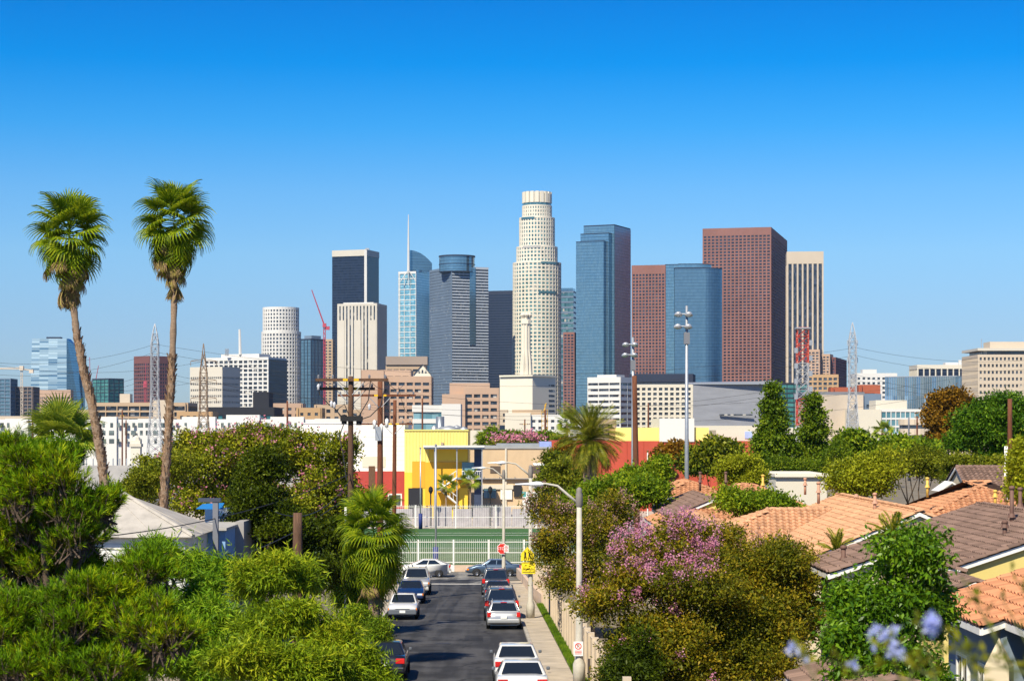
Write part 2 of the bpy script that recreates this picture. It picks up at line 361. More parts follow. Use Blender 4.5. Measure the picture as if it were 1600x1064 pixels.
def obox(b, p, q, n, a0, a1, d0, d1, z0, z1):
    """box along edge p->q from a0 to a1, standing d0..d1 out of the wall"""
    l = math.hypot(q[0] - p[0], q[1] - p[1]); ux, uy = (q[0] - p[0]) / l, (q[1] - p[1]) / l
    c = [(p[0] + ux * a + n[0] * d, p[1] + uy * a + n[1] * d) for (a, d) in ((a0, d1), (a1, d1), (a1, d0), (a0, d0))]
    v = [(x, y, z) for z in (z0, z1) for (x, y) in c]; k = len(b.v); b.v += v
    for f in ((0, 1, 5, 4), (1, 2, 6, 5), (3, 0, 4, 7), (4, 5, 6, 7), (0, 3, 2, 1)):
        b.f.append(tuple(k + i for i in f)); b.uv.append([(v[i][0] + v[i][1], v[i][2]) for i in f])
def block(root, poly, z0, z1, wall, glz, fh=3.9, bw=3.0, pier=0.8, span=1.3, depth=0.6, top=4.0, base=0.0, roofmat=None, ring=False, faces=None, corner=True, pierout=0.08):
    """one volume of a building as parts: glazing, wall frame (piers + spandrels), roof"""
    gl, wl, rf = MB(), MB(), MB()
    k = len(poly); acc = 0.0
    nf = max(1, int(round((z1 - top - z0 - base) / fh))); f_h = (z1 - top - z0 - base) / nf
    for i in range(k):
        p, q = poly[i], poly[(i + 1) % k]; l = math.hypot(q[0] - p[0], q[1] - p[1])
        if l < .01: continue
        n = ((q[1] - p[1]) / l, -(q[0] - p[0]) / l)
        if not facing(p, q): wl.quadz(p, q, z0, z1, acc); continue
        if faces is not None and i not in faces: wl.quadz(p, q, z0, z1, acc); continue
        gl.quadz(p, q, z0, z1 - .05, acc); acc += l
        if span > 0:
            for j in range(nf):
                zz = z0 + base + j * f_h
                obox(wl, p, q, n, 0, l, -.1, depth, zz, zz + span)
        obox(wl, p, q, n, 0, l, -.1, depth + .12, z1 - top, z1)
        if base: obox(wl, p, q, n, 0, l, -.1, depth + .05, z0, z0 + base)
        if pier > 0:
            if ring: obox(wl, p, q, n, -pier / 2, pier / 2, -.1, depth + pierout, z0, z1 - top * .02)
            else:
                nb = max(1, int(round(l / bw))); st = l / nb
                for j in range(nb + 1):
                    if not corner and j in (0, nb): continue
                    obox(wl, p, q, n, j * st - pier / 2, j * st + pier / 2, -.1, depth + pierout, z0, z1 - .1)
    rf.face([(x, y, z1 - .02) for (x, y) in poly])
    o1 = gl.build('glazing', glz, root); o2 = wl.build('wall', wall, root); o3 = rf.build('roof', roofmat or M_roofgrey, root)
    return o1, o2, o3
def bldg(name, label, poly, cat='building', group=None):
    x = sum(p[0] for p in poly) / len(poly); y = sum(p[1] for p in poly) / len(poly)
    return thing(name, label, cat, (0, 0, 0), 0, group)
def offs(p, q, d=.5):
    l = math.hypot(q[0] - p[0], q[1] - p[1]); n = ((q[1] - p[1]) / l * d, -(q[0] - p[0]) / l * d); return (p[0] + n[0], p[1] + n[1]), (q[0] + n[0], q[1] + n[1])
def parapet_box(root, name, poly, z0, z1, m):
    b = MB(); b.prism(poly, z0, z1); return b.build(name, m, root)
def inset(poly, k):
    cx = sum(p[0] for p in poly) / len(poly); cy = sum(p[1] for p in poly) / len(poly)
    return [(cx + (p[0] - cx) * k, cy + (p[1] - cy) * k) for p in poly]

M_roofgrey = mat('flat_roof', (0.34, 0.33, 0.31), 0.9, var=0.2, scale=0.1)
cW = lambda n, c, **k: mat(n, tuple(x * .86 for x in c), 0.85, var=k.pop('var', 0.07), scale=k.pop('scale', 0.02), spec=0.2, **k)
M_cream = cW('cream_stone', (0.80, 0.74, 0.61)); M_wht = cW('white_cladding', (0.72, 0.71, 0.68)); M_wht2 = cW('white_concrete', (0.62, 0.58, 0.50))
M_red = cW('red_granite', (0.28, 0.135, 0.11), var=.14, scale=.03); M_brn = cW('brown_granite', (0.20, 0.085, 0.08)); M_tan = cW('tan_stone', (0.50, 0.37, 0.25)); M_peach = cW('peach_precast', (0.52, 0.36, 0.26))
M_grey = cW('grey_stone', (0.165, 0.225, 0.31)); M_navy = cW('navy_cladding', (0.035, 0.045, 0.075)); M_beige = cW('beige_plaster', (0.60, 0.51, 0.40)); M_pale = cW('pale_plaster', (0.70, 0.65, 0.54))
M_brick = cW('ochre_brick', (0.50, 0.33, 0.18)); M_blk = cW('black_cladding', (0.03, 0.032, 0.04)); M_dgrey = cW('slate_panels', (0.20, 0.21, 0.24), var=0.05); M_terr = cW('terracotta_wall', (0.42, 0.12, 0.06))
G_dark = glass('dark_glass', (0.010, 0.014, 0.022), (0.07, 0.085, 0.11), 2.0, 3.9, 0.15, blinds=0.09, tilt=.05)
G_navy = glass('navy_glass', (0.006, 0.010, 0.024), (0.014, 0.022, 0.045), 3.0, 3.9, 0.22, spec=0.35, tilt=0.01, line=0.30, linecol=(0.025, 0.034, 0.06))
G_teal = glass('teal_glass', (0.03, 0.09, 0.115), (0.10, 0.22, 0.26), 2.6, 3.9, 0.12, blinds=0.05)
G_blue = glass('blue_glass', (0.12, 0.235, 0.33), (0.16, 0.285, 0.38), 1.6, 3.9, 0.10, metal=0.5, tilt=0.02, line=0.10, linecol=(0.03, 0.06, 0.10), vline=0.08)
G_blue2 = glass('deep_blue_glass', (0.17, 0.29, 0.37), (0.22, 0.35, 0.43), 2.4, 3.9, 0.14, metal=0.75, tilt=0.008, line=0.12, linecol=(0.03, 0.06, 0.085))
G_curve = glass('mirror_curve_glass', (0.13, 0.25, 0.34), (0.16, 0.29, 0.38), 2.4, 3.9, 0.42, metal=0.95, tilt=0.004, line=0.12, linecol=(0.08, 0.14, 0.19))
G_sky = glass('sky_glass', (0.12, 0.34, 0.44), (0.36, 0.62, 0.70), 3.0, 3.6, 0.10, metal=0.4, tilt=0.02, line=0.25, linecol=(0.10, 0.24, 0.32))
G_streak = glass('streaked_glass', (0.05, 0.15, 0.28), (0.50, 0.66, 0.76), 14.0, 3.4, 0.12, metal=0.2, tilt=0.02, line=0.30, linecol=(0.30, 0.42, 0.50))
G_cube = glass('pleated_glass', (0.10, 0.20, 0.29), (0.30, 0.44, 0.54), 3.2, 40.0, 0.10, metal=0.5, tilt=0.14)
G_green = glass('green_glass', (0.02, 0.11, 0.11), (0.07, 0.24, 0.23), 3.0, 3.6, 0.15)
G_red = glass('bronze_glass', (0.010, 0.011, 0.018), (0.06, 0.07, 0.10), 2.6, 3.9, 0.15, spec=0.6, tilt=.06)
G_shop = glass('teal_ribbon_glass', (0.05, 0.15, 0.19), (0.20, 0.36, 0.42), 2.0, 3.5, 0.15)
GB = 0.0

def P(px, D): return X(px, D)
# 1 dark slab with pale top band and one pale corner fin
D = 2900; pl = plan(519, 572, 592, D, 20); t = bldg('office_tower', 'dark navy glass tower with pale top band and thin pale corner strip', pl, 'tower')
block(t, pl, GB, Z(390, D), M_wht2, G_navy, pier=0, span=0, top=9)
n = (0, -1); b = MB(); b.prism([(pl[1][0] - 2.6, D - 1.2), (pl[1][0] + 1.2, D - 1.2), (pl[1][0] + 1.2, D + 2), (pl[1][0] - 2.6, D + 2)], GB, Z(391, D)); b.build('corner_fin', M_wht, t)
b = MB(); b.box(pl[1][0] - 2, pl[1][0] + 4, D + 8, D + 14, Z(390, D), Z(387, D)); b.build('roof_plant', M_steel, t)
# 2 white vertical-ribbed tower with notched corner
D = 2500; t = bldg('office_tower', 'white tower of closely spaced vertical ribs with dark slot windows near its top', [(P(560, D), D)], 'tower')
pl = plan(529, 556, 603, D + 6, 18); pl = plan(529, 588, 603, D, 14)
block(t, pl, GB, Z(474, D), M_wht2, G_dark, fh=24, bw=4.4, pier=2.7, span=0, top=3.0, depth=.9)
for (a, c) in ((0.0, .16), (.42, .60), (.84, 1.0)):
    bb = MB(); p, q = Vector(pl[0]), Vector(pl[1]); l = (q - p).length; nn = ((q - p).y / l, -(q - p).x / l)
    obox(bb, pl[0], pl[1], nn, a * l, c * l, -.1, 1.6, GB, Z(500, D)); bb.build('blank_panel', M_wht2, t)
b = MB(); b.prism(inset(pl, .8), Z(474, D), Z(472, D)); b.build('roof_plant', M_wht, t)
# 3 glass tower with sail top and white spire
D = 2800; pl = plan(623, 650, 674, D, 24); t = bldg('spire_tower', 'pale blue glass tower with curved sail top and slender white spire', pl, 'tower')
block(t, pl, GB, Z(424, D), M_wht, G_sky, fh=7.6, bw=9, pier=.7, span=.9, top=3, depth=.5, faces=[0])
g2 = MB(); g2.quadz(*offs(pl[1], pl[2]), GB, Z(421, D)); g2.build('side_glazing', glass('brightened_flank_glass', (0.34, 0.58, 0.66), (0.46, 0.68, 0.75), 3.0, 3.6, 0.15, metal=0.3, line=.25, linecol=(.22, .40, .48)), t)  # paler tint puts the brightness this shaded side lacks into the glass colour
b = MB(); k = 10                                    # sail: curved top edge falling to the right
p, q = Vector((P(640, D), D + 10)), Vector((P(674, D), D + 22))
prev = None
for i in range(k + 1):
    a = i / k; c = p.lerp(q, a); zt = Z(390 + 18 * a ** 2.2 + 1.5 * a, D)
    if prev: b.quadz(prev[0], c, Z(424, D), min(prev[1], zt)); b.face([(prev[0].x, prev[0].y, prev[1]), (prev[0].x, prev[0].y, min(prev[1], zt)), (c.x, c.y, zt)]); b.face([(prev[0].x, prev[0].y, prev[1]), (c.x, c.y, zt), (c.x, c.y + 16, zt), (prev[0].x, prev[0].y + 16, prev[1])])
    prev = (c, zt)
b.quadz((p.x, p.y + 16), p, Z(424, D), Z(390, D)); b.build('sail', G_blue2, t)
b = MB(); b.tube([(P(638, D), D + 4, Z(426, D)), (P(638, D), D + 4, Z(385, D)), (P(638, D), D + 4, Z(335, D))], [1.9, 1.4, .5], 8); b.build('spire', M_wht, t)
b = MB()
for (x0, y0, x1, y1) in ((626, 440, 638, 422), (650, 440, 638, 422), (638, 424, 638, 446)): b.tube([(P(x0, D), D - 2.5 + 2, Z(y0, D)), (P(x1, D), D - 2.5 + 2, Z(y1, D))], .6, 5)
b.build('brace', M_wht, t)
b = MB(); b.tube([(P(624, D), pl[0][1] - .6, GB), (P(624, D), pl[0][1] - .6, Z(424, D))], .9, 5); b.build('white_edge', M_wht, t)
# 4 grey stone tower with glass drum on top
D = 2650; pl = plan(672, 706, 763, D, 66); t = bldg('drum_top_tower', 'blue grey stone tower with curved dark glass drum on its roof', pl, 'tower')
block(t, pl, GB, Z(416, D), M_grey, G_dark, fh=3.9, bw=4.2, pier=1.5, span=1.7, top=3, depth=.5, faces=[0])  # left face: weaker light is put into a darker stone colour
block(t, [pl[1], pl[2], (pl[2][0] - 1.2, pl[2][1] + 3), (pl[1][0] - 1.2, pl[1][1] + 3)], GB, Z(416.2, D), cW('lit_banded_stone', (0.44, 0.49, 0.56)), G_dark, fh=3.9, pier=0, span=1.7, top=3, depth=.6, faces=[0])  # right face: bands in paler stone, its stronger light set in the colour
rr = round_plan(714, D + 22, (742 - 686) / 2 * D / F, 32)
block(t, rr, Z(424, D), Z(398, D), M_navy, G_blue2, fh=12, pier=0, span=.8, top=2, ring=True)
b = MB(); p, q = Vector(pl[1]), Vector(pl[2]); a = p.lerp(q, .46); c = p.lerp(q, .64); l = (q - p).length; nn = ((q - p).y / l, -(q - p).x / l); obox(b, pl[1], pl[2], nn, .48 * l, .64 * l, 0, 1.3, Z(538, D), Z(417, D)); b.build('glass_slot', G_blue2, t)
# 5 navy slab
D = 2950; pl = plan(757, 800, 803, D, 16); t = bldg('office_tower', 'plain dark blue slab tower between the grey drum topped and cream round towers', pl, 'tower')
block(t, pl, GB, Z(454, D), M_navy, G_navy, fh=3.9, bw=3, pier=0, span=1.4, top=6, depth=.2)
# 6 tall cream round tower in setbacks with crown
D = 2724; t = bldg('round_stepped_tower', 'tallest cream round tower stepping in towards a ribbed crown', [(P(839, D), D)], 'tower')
mpp = D / F
tiers = [(900, 408, 37.2), (408, 383, 31.6), (383, 337, 27.2), (337, 318, 22.6)]
G_us = glass('pale_teal_panes', (0.025, 0.06, 0.07), (0.14, 0.30, 0.31), 2.4, 5.2, 0.15, blinds=0.1)
for (yb, yt, rp_) in tiers:
    r_ = rp_ * mpp; z0_ = GB if yb == 900 else Z(yb, D) - .5; n_ = 36
    rr = round_plan(839, D + 34, r_ * (D + 34) / D, n_)
    block(t, rr, z0_, Z(yt, D), M_cream, G_us, fh=5.2, pier=2.0, span=2.0, top=2.0, ring=True, depth=.5)
rr = round_plan(839, D + 34, 22.8 * mpp, 36)
b = MB(); b.prism(rr, Z(318, D), Z(314, D)); b.build('crown_glass_band', G_teal, t)
b = MB(); b.prism(round_plan(839, D + 34, 21.5 * mpp, 36), Z(314, D) - .2, Z(297, D)); b.build('crown_core', M_wht2, t)
b = MB()
for i in range(18):
    a = 2 * math.pi * i / 18; c = (P(839, D + 34) + 22.0 * mpp * math.sin(a), D + 34 - 22.0 * mpp * math.cos(a))
    M = Matrix.Translation((c[0], c[1], 0)) @ Matrix.Rotation(a, 4, 'Z'); b.box(-2.3, 2.3, -1.3, 1.3, Z(314, D), Z(296.5, D), M)
b.build('crown_rib', M_cream, t)
for (yy, side, rr_) in ((410, .6, 37.6), (384.5, -.3, 32.0), (339, -.6, 27.6), (456, .5, 37.9)):      # glassy setback bands
    b = MB(); n_ = 10
    for i in range(n_):
        a0, a1 = side - .45 + .9 * i / n_, side - .45 + .9 * (i + 1) / n_; rad = rr_ * mpp + .9; o_ = (P(839, D + 34), D + 34)
        b.quadz((o_[0] + rad * math.sin(a0), o_[1] - rad * math.cos(a0)), (o_[0] + rad * math.sin(a1), o_[1] - rad * math.cos(a1)), Z(yy + 2, D), Z(yy - 1.5, D))
    b.build('glass_band', G_teal, t)
# 7 teal-grey curved slice and red strip
D = 3000; pl = plan(866, 896, 901, D, 12); t = bldg('office_tower', 'narrow teal glass tower peeking out right of the cream round tower', pl, 'tower')
block(t, pl, GB, Z(455, D), M_grey, G_teal, fh=7.8, bw=5, pier=0, span=2.6, top=2, depth=.3)
b = MB(); b.prism(inset(pl, .9), Z(455, D), Z(450, D)); b.build('roof_plant', G_blue2, t)
D = 2600; pl = plan(881, 897, 902, D, 14); t = bldg('office_tower', 'thin reddish tower sliver below the narrow teal tower', pl, 'tower')
block(t, pl, GB, Z(519, D), M_red, G_red, bw=4, pier=1.4, span=1.5, top=3)
# 8 stepped blue glass tower
D = 2560; t = bldg('stepped_glass_tower', 'tall blue mirror glass tower of three stepped slabs with dark right flank', [(P(945, D), D)], 'tower')
pl = plan(912, 960, 985, D + 14, 24); block(t, pl, GB, Z(349, D), M_navy, G_blue, pier=0, span=0, top=1.2, depth=.3, faces=[0])
b = MB(); b.quadz(*offs(pl[1], pl[2]), GB, Z(351, D)); b.build('right_flank', glass('plum_reflection_glass', (0.16, 0.16, 0.23), (0.24, 0.22, 0.30), 2.4, 3.9, 0.2, metal=0.3, line=.12, linecol=(.06, .05, .07)), t)  # plum tint paints the red neighbour's reflection into the glass
pl = plan(907, 951, 956, D + 6, 24); block(t, pl, GB, Z(363, D), M_navy, G_green if 0 else G_blue2, pier=0, span=0, top=.8, depth=.3)
pl = plan(900, 943, 947, D, 24); block(t, pl, GB, Z(376, D), M_navy, G_blue, pier=0, span=0, top=.8, depth=.3)
b = MB()
for k in range(5): b.box(P(906 + k * 5.2, D) - 1, P(906 + k * 5.2, D) + 1.2, D + 10 - 5 * k * .5 - 9, D + 20, Z(571, D), Z(562, D))
# 9 red tower and curved blue tower beside
D = 2440; pl = plan(988, 1039, 1041, D, 13); t = bldg('office_tower', 'square windowed red granite tower left of the curved blue glass one', pl, 'tower')
block(t, pl, GB, Z(414, D), M_red, G_red, fh=4.0, bw=4.2, pier=1.5, span=1.5, top=11, depth=.7)
D = 2420; t = bldg('curved_glass_tower', 'blue glass tower with rounded mirror corner catching the sun', [(P(1085, D), D)], 'tower')
pl = plan(1039, 1062, 1066, D + 16, 14); block(t, pl, GB, Z(411, D), M_navy, G_blue, pier=0, span=0, top=.8, depth=.2)
r_ = 26 * D / F; a0 = Vector((P(1055, D), D + 6)); cc = Vector((P(1104, D), D + 2 + r_)); poly = [tuple(a0)] + [(cc.x + r_ * 1.05 * math.sin(a), cc.y - r_ * math.cos(a)) for a in [R(-12 + 9.5 * i) for i in range(13)]]
poly += [(poly[-1][0] - 1, poly[-1][1] + 30), (a0.x, poly[-1][1] + 30)]
block(t, poly, GB, Z(418, D), M_navy, G_curve, pier=0, span=0, top=1.0, depth=.2)
r2 = 18 * D / F; poly2 = [(P(1062, D), D + 16)] + [(P(1092, D) + r2 * 1.3 * math.sin(a), D + 14 + r2 - r2 * math.cos(a)) for a in [R(0 + 9 * i) for i in range(12)]] + [(P(1062, D), D + 60)]
block(t, poly2, Z(420, D), Z(410.5, D), M_navy, G_blue2, pier=0, span=0, top=.6, depth=.2)
for m_ in (t.children): pass
# 10 big red tower
D = 2800; pl = plan(1099, 1204, 1229, D, 14); t = bldg('office_tower', 'broad tallest red brown granite tower with square window grid', pl, 'tower')
block(t, pl, GB, Z(355, D), M_red, G_red, fh=4.4, bw=5.6, pier=2.0, span=1.8, top=11, depth=.8)
b = MB(); b.box(P(1180, D), P(1196, D), D + 20, D + 26, Z(355, D), Z(353, D)); b.build('roof_plant', M_steel, t)
# 11 cream tower with vertical dark stripes
D = 2760; pl = plan(1230.5, 1285.5, 1288, D, 6); t = bldg('office_tower', 'cream tower with full height dark glass stripes right of the red towers', pl, 'tower')
block(t, pl, GB, Z(393, D), M_beige, G_red, fh=4, bw=6.6, pier=2.3, span=0, top=17, depth=1.0)
# 12 stepped salmon blocks
D = 2300; t = bldg('apartment_block', 'stepped salmon and brown apartment block behind the red and white mast', [(P(1290, D), D)])
for (a, s_, c, y, m_) in ((1262, 1280, 1284, 546, M_peach), (1280, 1296, 1301, 553, M_peach), (1296, 1305, 1322, 558, M_brn)):
    pl = plan(a, s_, c, D, 16); block(t, pl, GB, Z(y, D), m_, G_dark, fh=3.4, bw=4, pier=1.5, span=1.5, top=3, depth=.6); D += 9
D = 1900; pl = plan(1262, 1309, 1311, D, 10); t = bldg('office_block', 'ochre low office block in front of the salmon stepped block', pl)
block(t, pl, GB, Z(585, D), M_brick, G_dark, fh=4.5, bw=5, pier=1.6, span=1.8, top=3, depth=.5)
# left side
D = 2600; t = bldg('round_office_tower', 'white cylindrical office tower with gridded windows, left of the red crane', [(P(439, D), D)], 'tower')
mpp = D / F
for (yb, yt, rp_, cxp) in ((900, 517, 30.5, 439.5), (517, 479, 28, 439)):
    block(t, round_plan(cxp, D + 28, rp_ * mpp, 36), GB if yb == 900 else Z(yb, D) - .3, Z(yt, D), M_wht, G_dark, fh=5.0, pier=1.9, span=1.9, top=3.4, ring=True, depth=.5)
D = 2400; pl = plan(470, 486, 507, D, 40); t = bldg('glass_tower', 'mid height dark blue glass tower beneath the red crane', pl, 'tower')
block(t, pl, GB, Z(529, D), M_navy, G_blue2, pier=.5, bw=6, span=0, top=1.2, depth=.4); b = MB(); b.prism(inset(pl, .7), Z(529, D), Z(524, D)); b.build('roof_plant', M_grey, t)
D = 2650; pl = plan(500, 519, 523, D, 12); t = bldg('apartment_tower', 'thin tan tower strip squeezed beside the dark navy tower', pl, 'tower')
block(t, pl, GB, Z(530, D), M_tan, G_dark, bw=5, pier=2, span=1.8, top=3)
D = 1950; pl = plan(320, 419, 448, D, 22); t = bldg('office_block', 'white framed office block with dark glass right flank and roof mast', pl)
block(t, pl, GB, Z(558, D), M_wht, G_dark, fh=4.2, bw=5.5, pier=1.5, span=1.5, top=3, depth=.9, faces=[0])
b = MB(); b.quadz(*offs(pl[1], pl[2]), GB, Z(561, D)); b.build('right_flank', G_navy, t)
b = MB(); b.prism(inset(pl, .6), Z(558, D), Z(552, D)); b.build('roof_plant', M_wht, t)
b = MB(); b.tube([(P(371, D), D + 20, Z(553, D)), (P(370, D), D + 20, Z(513, D))], [1.6, 1.1], 6); b.build('mast', M_wht, t)
b = MB(); 
for k in range(4): b.box(P(352, D) - 2 + k % 2, P(352, D) + 2 - k % 2, D + 10, D + 13, Z(552 - k * 2, D), Z(551 - k * 2, D)); b.tube([(P(352, D) - 1.5 + k, D + 11, Z(556, D)), (P(352, D) - 1.5 + k, D + 11, Z(544, D))], .25, 5)
b.build('antenna_rack', M_steel, t)
D = 1800; pl = plan(298, 347, 374, D, 26); t = bldg('office_block', 'windowless looking cream block in front of the white framed office', pl)
block(t, pl, GB, Z(573, D), M_wht2, G_dark, fh=5.4, bw=2.2, pier=.9, span=3.6, top=9, depth=.5)
D = 3000; t = bldg('apartment_tower', 'blue and white streaked glass apartment tower with slanting right edge', [(P(80, D), D)], 'tower')
zt = Z(529, D); x0, x1, x2 = P(46, D), P(104, D), P(124, D); b = MB()
b.face([(x0, D, GB), (x1, D, GB), (x1, D, zt), (P(50, D), D, zt)], [(0, 0), (x1 - x0, 0), (x1 - x0, zt), (2, zt)]); b.face([(x0, D + 40, GB), (x0, D, GB), (P(50, D), D, zt), (P(50, D), D + 40, zt)])
b.build('glazing', G_streak, t)
b = MB(); b.face([(x1, D, GB), (x2, D + 40, GB), (x2, D + 40, Z(590, D)), (P(116, D), D + 40, Z(545, D)), (P(106, D), D + 20, zt), (x1, D, zt)]); b.build('right_flank', G_blue2, t)
b = MB(); b.face([(P(50, D), D, zt), (x1, D, zt), (P(106, D), D + 20, zt), (P(50, D), D + 40, zt)]); b.build('roof', M_roofgrey, t)
b = MB(); b.box(P(70, D), P(92, D), D + 10, D + 24, zt, Z(526, D)); b.build('roof_plant', M_navy, t)
D = 2500; pl = plan(48, 110, 114, D, 8); t = bldg('office_block', 'salmon low block at the foot of the streaked glass tower', pl)
block(t, pl, GB, Z(609, D), M_peach, G_dark, fh=5, bw=2.5, pier=1, span=2.6, top=9, depth=.4)
D = 2200; t = bldg('unfinished_building', 'half built concrete frame building at far left under the tower cranes', [(P(20, D), D)])
block(t, flatplan(18, 50, D, 30), GB, Z(604, D), cW('raw_concrete', (0.25, 0.2, 0.18)), G_dark, fh=4, bw=5, pier=.9, span=1.0, top=1, depth=1.2)
block(t, flatplan(-25, 16, D - 20, 30), GB, Z(592, D), M_grey, G_blue2, fh=4, bw=6, pier=.8, span=.8, top=1, depth=.5)
D = 2400; pl = plan(145, 170, 193, D, 40); t = bldg('glass_tower', 'green glass mid rise between the tall palm trunks', pl, 'tower')
block(t, pl, GB, Z(591, D), M_navy, G_green, fh=4, bw=7, pier=.5, span=.5, top=1.5, depth=.4)
D = 2700; pl = plan(210, 234, 265, D, 42); t = bldg('office_tower', 'isolated dark red tower behind the white lattice pylon', pl, 'tower')
block(t, pl, GB, Z(556, D), M_brn, G_red, fh=5, bw=4.5, pier=1.2, span=1.9, top=10, depth=.5)
D = 1000; t = bldg('apartment_block', 'long tan balcony block behind the white apartment row', [(P(220, D), D)])
block(t, flatplan(148, 290, D, 30), GB, Z(629, D), M_tan, G_dark, fh=3.2, bw=6, pier=.4, span=.9, top=1.8, depth=1.2)
b = MB(); b.box(P(184, D), P(200, D), D + 5, D + 12, Z(629, D), Z(615, D)); b.box(P(240, D), P(262, D), D - 1.6, D + 8, GB, Z(625, D)); b.build('stair_tower', M_beige, t)
D = 950; t = bldg('brick_building', 'small ochre brick block left of the black building', [(P(310, D), D)])
block(t, flatplan(279, 330, D, 20), GB, Z(643, D), M_brick, G_dark, fh=3.6, bw=3.4, pier=1.6, span=1.7, top=2, depth=.3)
D = 1100; t = bldg('black_building', 'long black building with tall teal windows and stepped roof block', [(P(385, D), D)])
block(t, flatplan(324, 427, D, 40), GB, Z(636, D), M_blk, glass('teal_window', (0.02, 0.10, 0.13), (0.04, 0.17, 0.20), 4, 30, .2), fh=13, bw=4.6, pier=1.5, span=1, top=4.5, depth=.4)
b = MB(); b.box(P(393, D), P(418, D), D + 6, D + 26, Z(640, D), Z(612, D)); b.build('roof_block', M_blk, t)
for (a, c, y, dd, lab, m_) in ((424, 470, 630, 1150, 'pale peach warehouse right of the black building', M_peach), (466, 500, 637, 1050, 'orange brick block with many small windows', M_brick), (494, 545, 632, 1080, 'ochre brick loft block with fire escape lines, left of the double armed pole', M_tan)):
    t = bldg('brick_building', lab, [(P(a, dd), dd)]); block(t, flatplan(a, c, dd, 24), GB, Z(y, dd), m_, G_dark, fh=3.8, bw=4.4, pier=2.2, span=2.0, top=2.6, depth=.3)
# long white apartment row
D = 640; t = bldg('apartment_row', 'long white apartment row with small scattered windows behind the palms', [(P(200, D), D)])
pl = flatplan(-60, 560, D, 18)
b = MB(); b.prism(pl, GB, Z(655, D)); b.build('wall', cW('bright_white_plaster', (0.78, 0.77, 0.74)), t)
for seg in range(9):
    a = -60 + seg * 69; bb = MB(); h_ = random.choice((0, 1.2, .6)); bb.box(P(a, D), P(a + random.choice((36, 52)), D), D - .9, D + 2, GB, Z(654, D) + h_); bb.build('bay', MATS['bright_white_plaster'], t)
wg = glass('small_panes', (0.02, 0.03, 0.035), (0.16, 0.20, 0.20), 1.0, 1.6, .15)
px = -55
while px < 556:
    for row, yy in enumerate((664, 676, 689)):
        if random.random() < .85:
            ww = random.choice((.4, .45, .8)); xx = P(px + random.uniform(-1, 1), D); zz = Z(yy, D)
            bb = MB(); bb.box(xx - ww, xx + ww, D - .98, D - .7, zz - .75, zz + .7); bb.build('window', wg, t)
    px += 11.5
# middle: salmon stepped offices
D = 1300; t = bldg('stepped_office', 'broad salmon stepped office with rows of recessed windows behind the utility poles', [(P(620, D), D)])
for (a, c, y, dd) in ((567, 640, 577, 14), (596, 672, 588, 0)): block(t, flatplan(a, c, D + dd, 30), GB, Z(y, D), M_peach, G_dark, fh=4.3, bw=5.2, pier=1.3, span=2.3, top=4, depth=.9)
b = MB(); b.box(P(567, D), P(601, D), D - 8, D, GB, Z(580, D)); b.build('blank_wing', M_peach, t)
D = 1600; t = bldg('flat_office', 'taupe block with flared top storey beside the small gabled roof', [(P(630, D), D)])
block(t, flatplan(604, 664, D, 30), GB, Z(571, D), M_tan, G_dark, fh=4.5, bw=5, pier=1, span=2.4, top=3, depth=.6); b = MB(); b.box(P(603, D), P(668, D), D - 2, D + 20, Z(570, D), Z(557, D)); b.build('top_storey', cW('taupe', (0.36, 0.29, 0.24)), t)
D = 1450; t = bldg('gabled_hall', 'cream gabled hall with grey pitched roof wedged among the salmon offices', [(P(658, D), D)])
b = MB(); x0, x1, xm = P(646, D), P(673, D), P(660, D); b.face([(x0, D, GB), (x1, D, GB), (x1, D, Z(585, D)), (xm, D, Z(570, D)), (x0, D, Z(585, D))]); b.face([(x1, D, GB), (x1, D + 20, GB), (x1, D + 20, Z(585, D)), (x1, D, Z(585, D))]); b.build('wall', M_cream, t)
b = MB(); b.face([(x0, D - 1, Z(585, D)), (xm, D - 1, Z(569, D)), (xm, D + 20, Z(569, D)), (x0, D + 20, Z(585, D))]); b.face([(xm, D - 1, Z(569, D)), (x1, D - 1, Z(585, D)), (x1, D + 20, Z(585, D)), (xm, D + 20, Z(569, D))]); b.build('roof', M_dgrey, t)
b = MB()
for k in (-1.5, 0, 1.5): b.box(xm + k * 1.6 - .6, xm + k * 1.6 + .6, D - .2, D + .3, Z(583, D), Z(578, D))
b.build('window', G_dark, t)
D = 1250; t = bldg('stepped_office', 'smaller salmon stepped office under the grey drum topped tower', [(P(735, D), D)])
block(t, flatplan(726, 778, D, 30), GB, Z(606, D), M_peach, G_dark, fh=4.3, bw=5, pier=1.2, span=2.2, top=4, depth=.9); b = MB(); b.box(P(691, D), P(727, D), D - 4, D + 18, GB, Z(616, D)); b.box(P(702, D), P(765, D), D + 6, D + 24, GB, Z(598, D)); b.build('blank_wing', M_peach, t)
# cream hall and carved shaft
D = 1500; pl = plan(781, 832, 868, D, 35); t = bldg('cream_hall', 'windowless cream block with few windows at its right, below the carved shaft', pl)
b = MB(); b.prism(pl, GB, Z(587, D)); b.build('wall', M_cream, t)
b = MB(); p, q = Vector(pl[1]), Vector(pl[2]); l = (q - p).length; nn = ((q - p).y / l, -(q - p).x / l)
for k in range(7): obox(b, pl[1], pl[2], nn, l * .7, l * .95, 0, .1, Z(600 + k * 8 + 3, D), Z(600 + k * 8, D))
b.build('window', G_dark, t)
b = MB(); b.prism([(x, y - 1.5) for (x, y) in inset(pl, 1.02)], Z(588, D), Z(585.5, D)); b.build('parapet', M_cream, t)
t = bldg('carved_shaft', 'pale carved stone shaft with ornate head rising over the cream block', [(P(822, D), D)], 'tower')
c0 = Vector((P(822, D + 12), D + 12, 0)); m_ = D / F
b = MB()
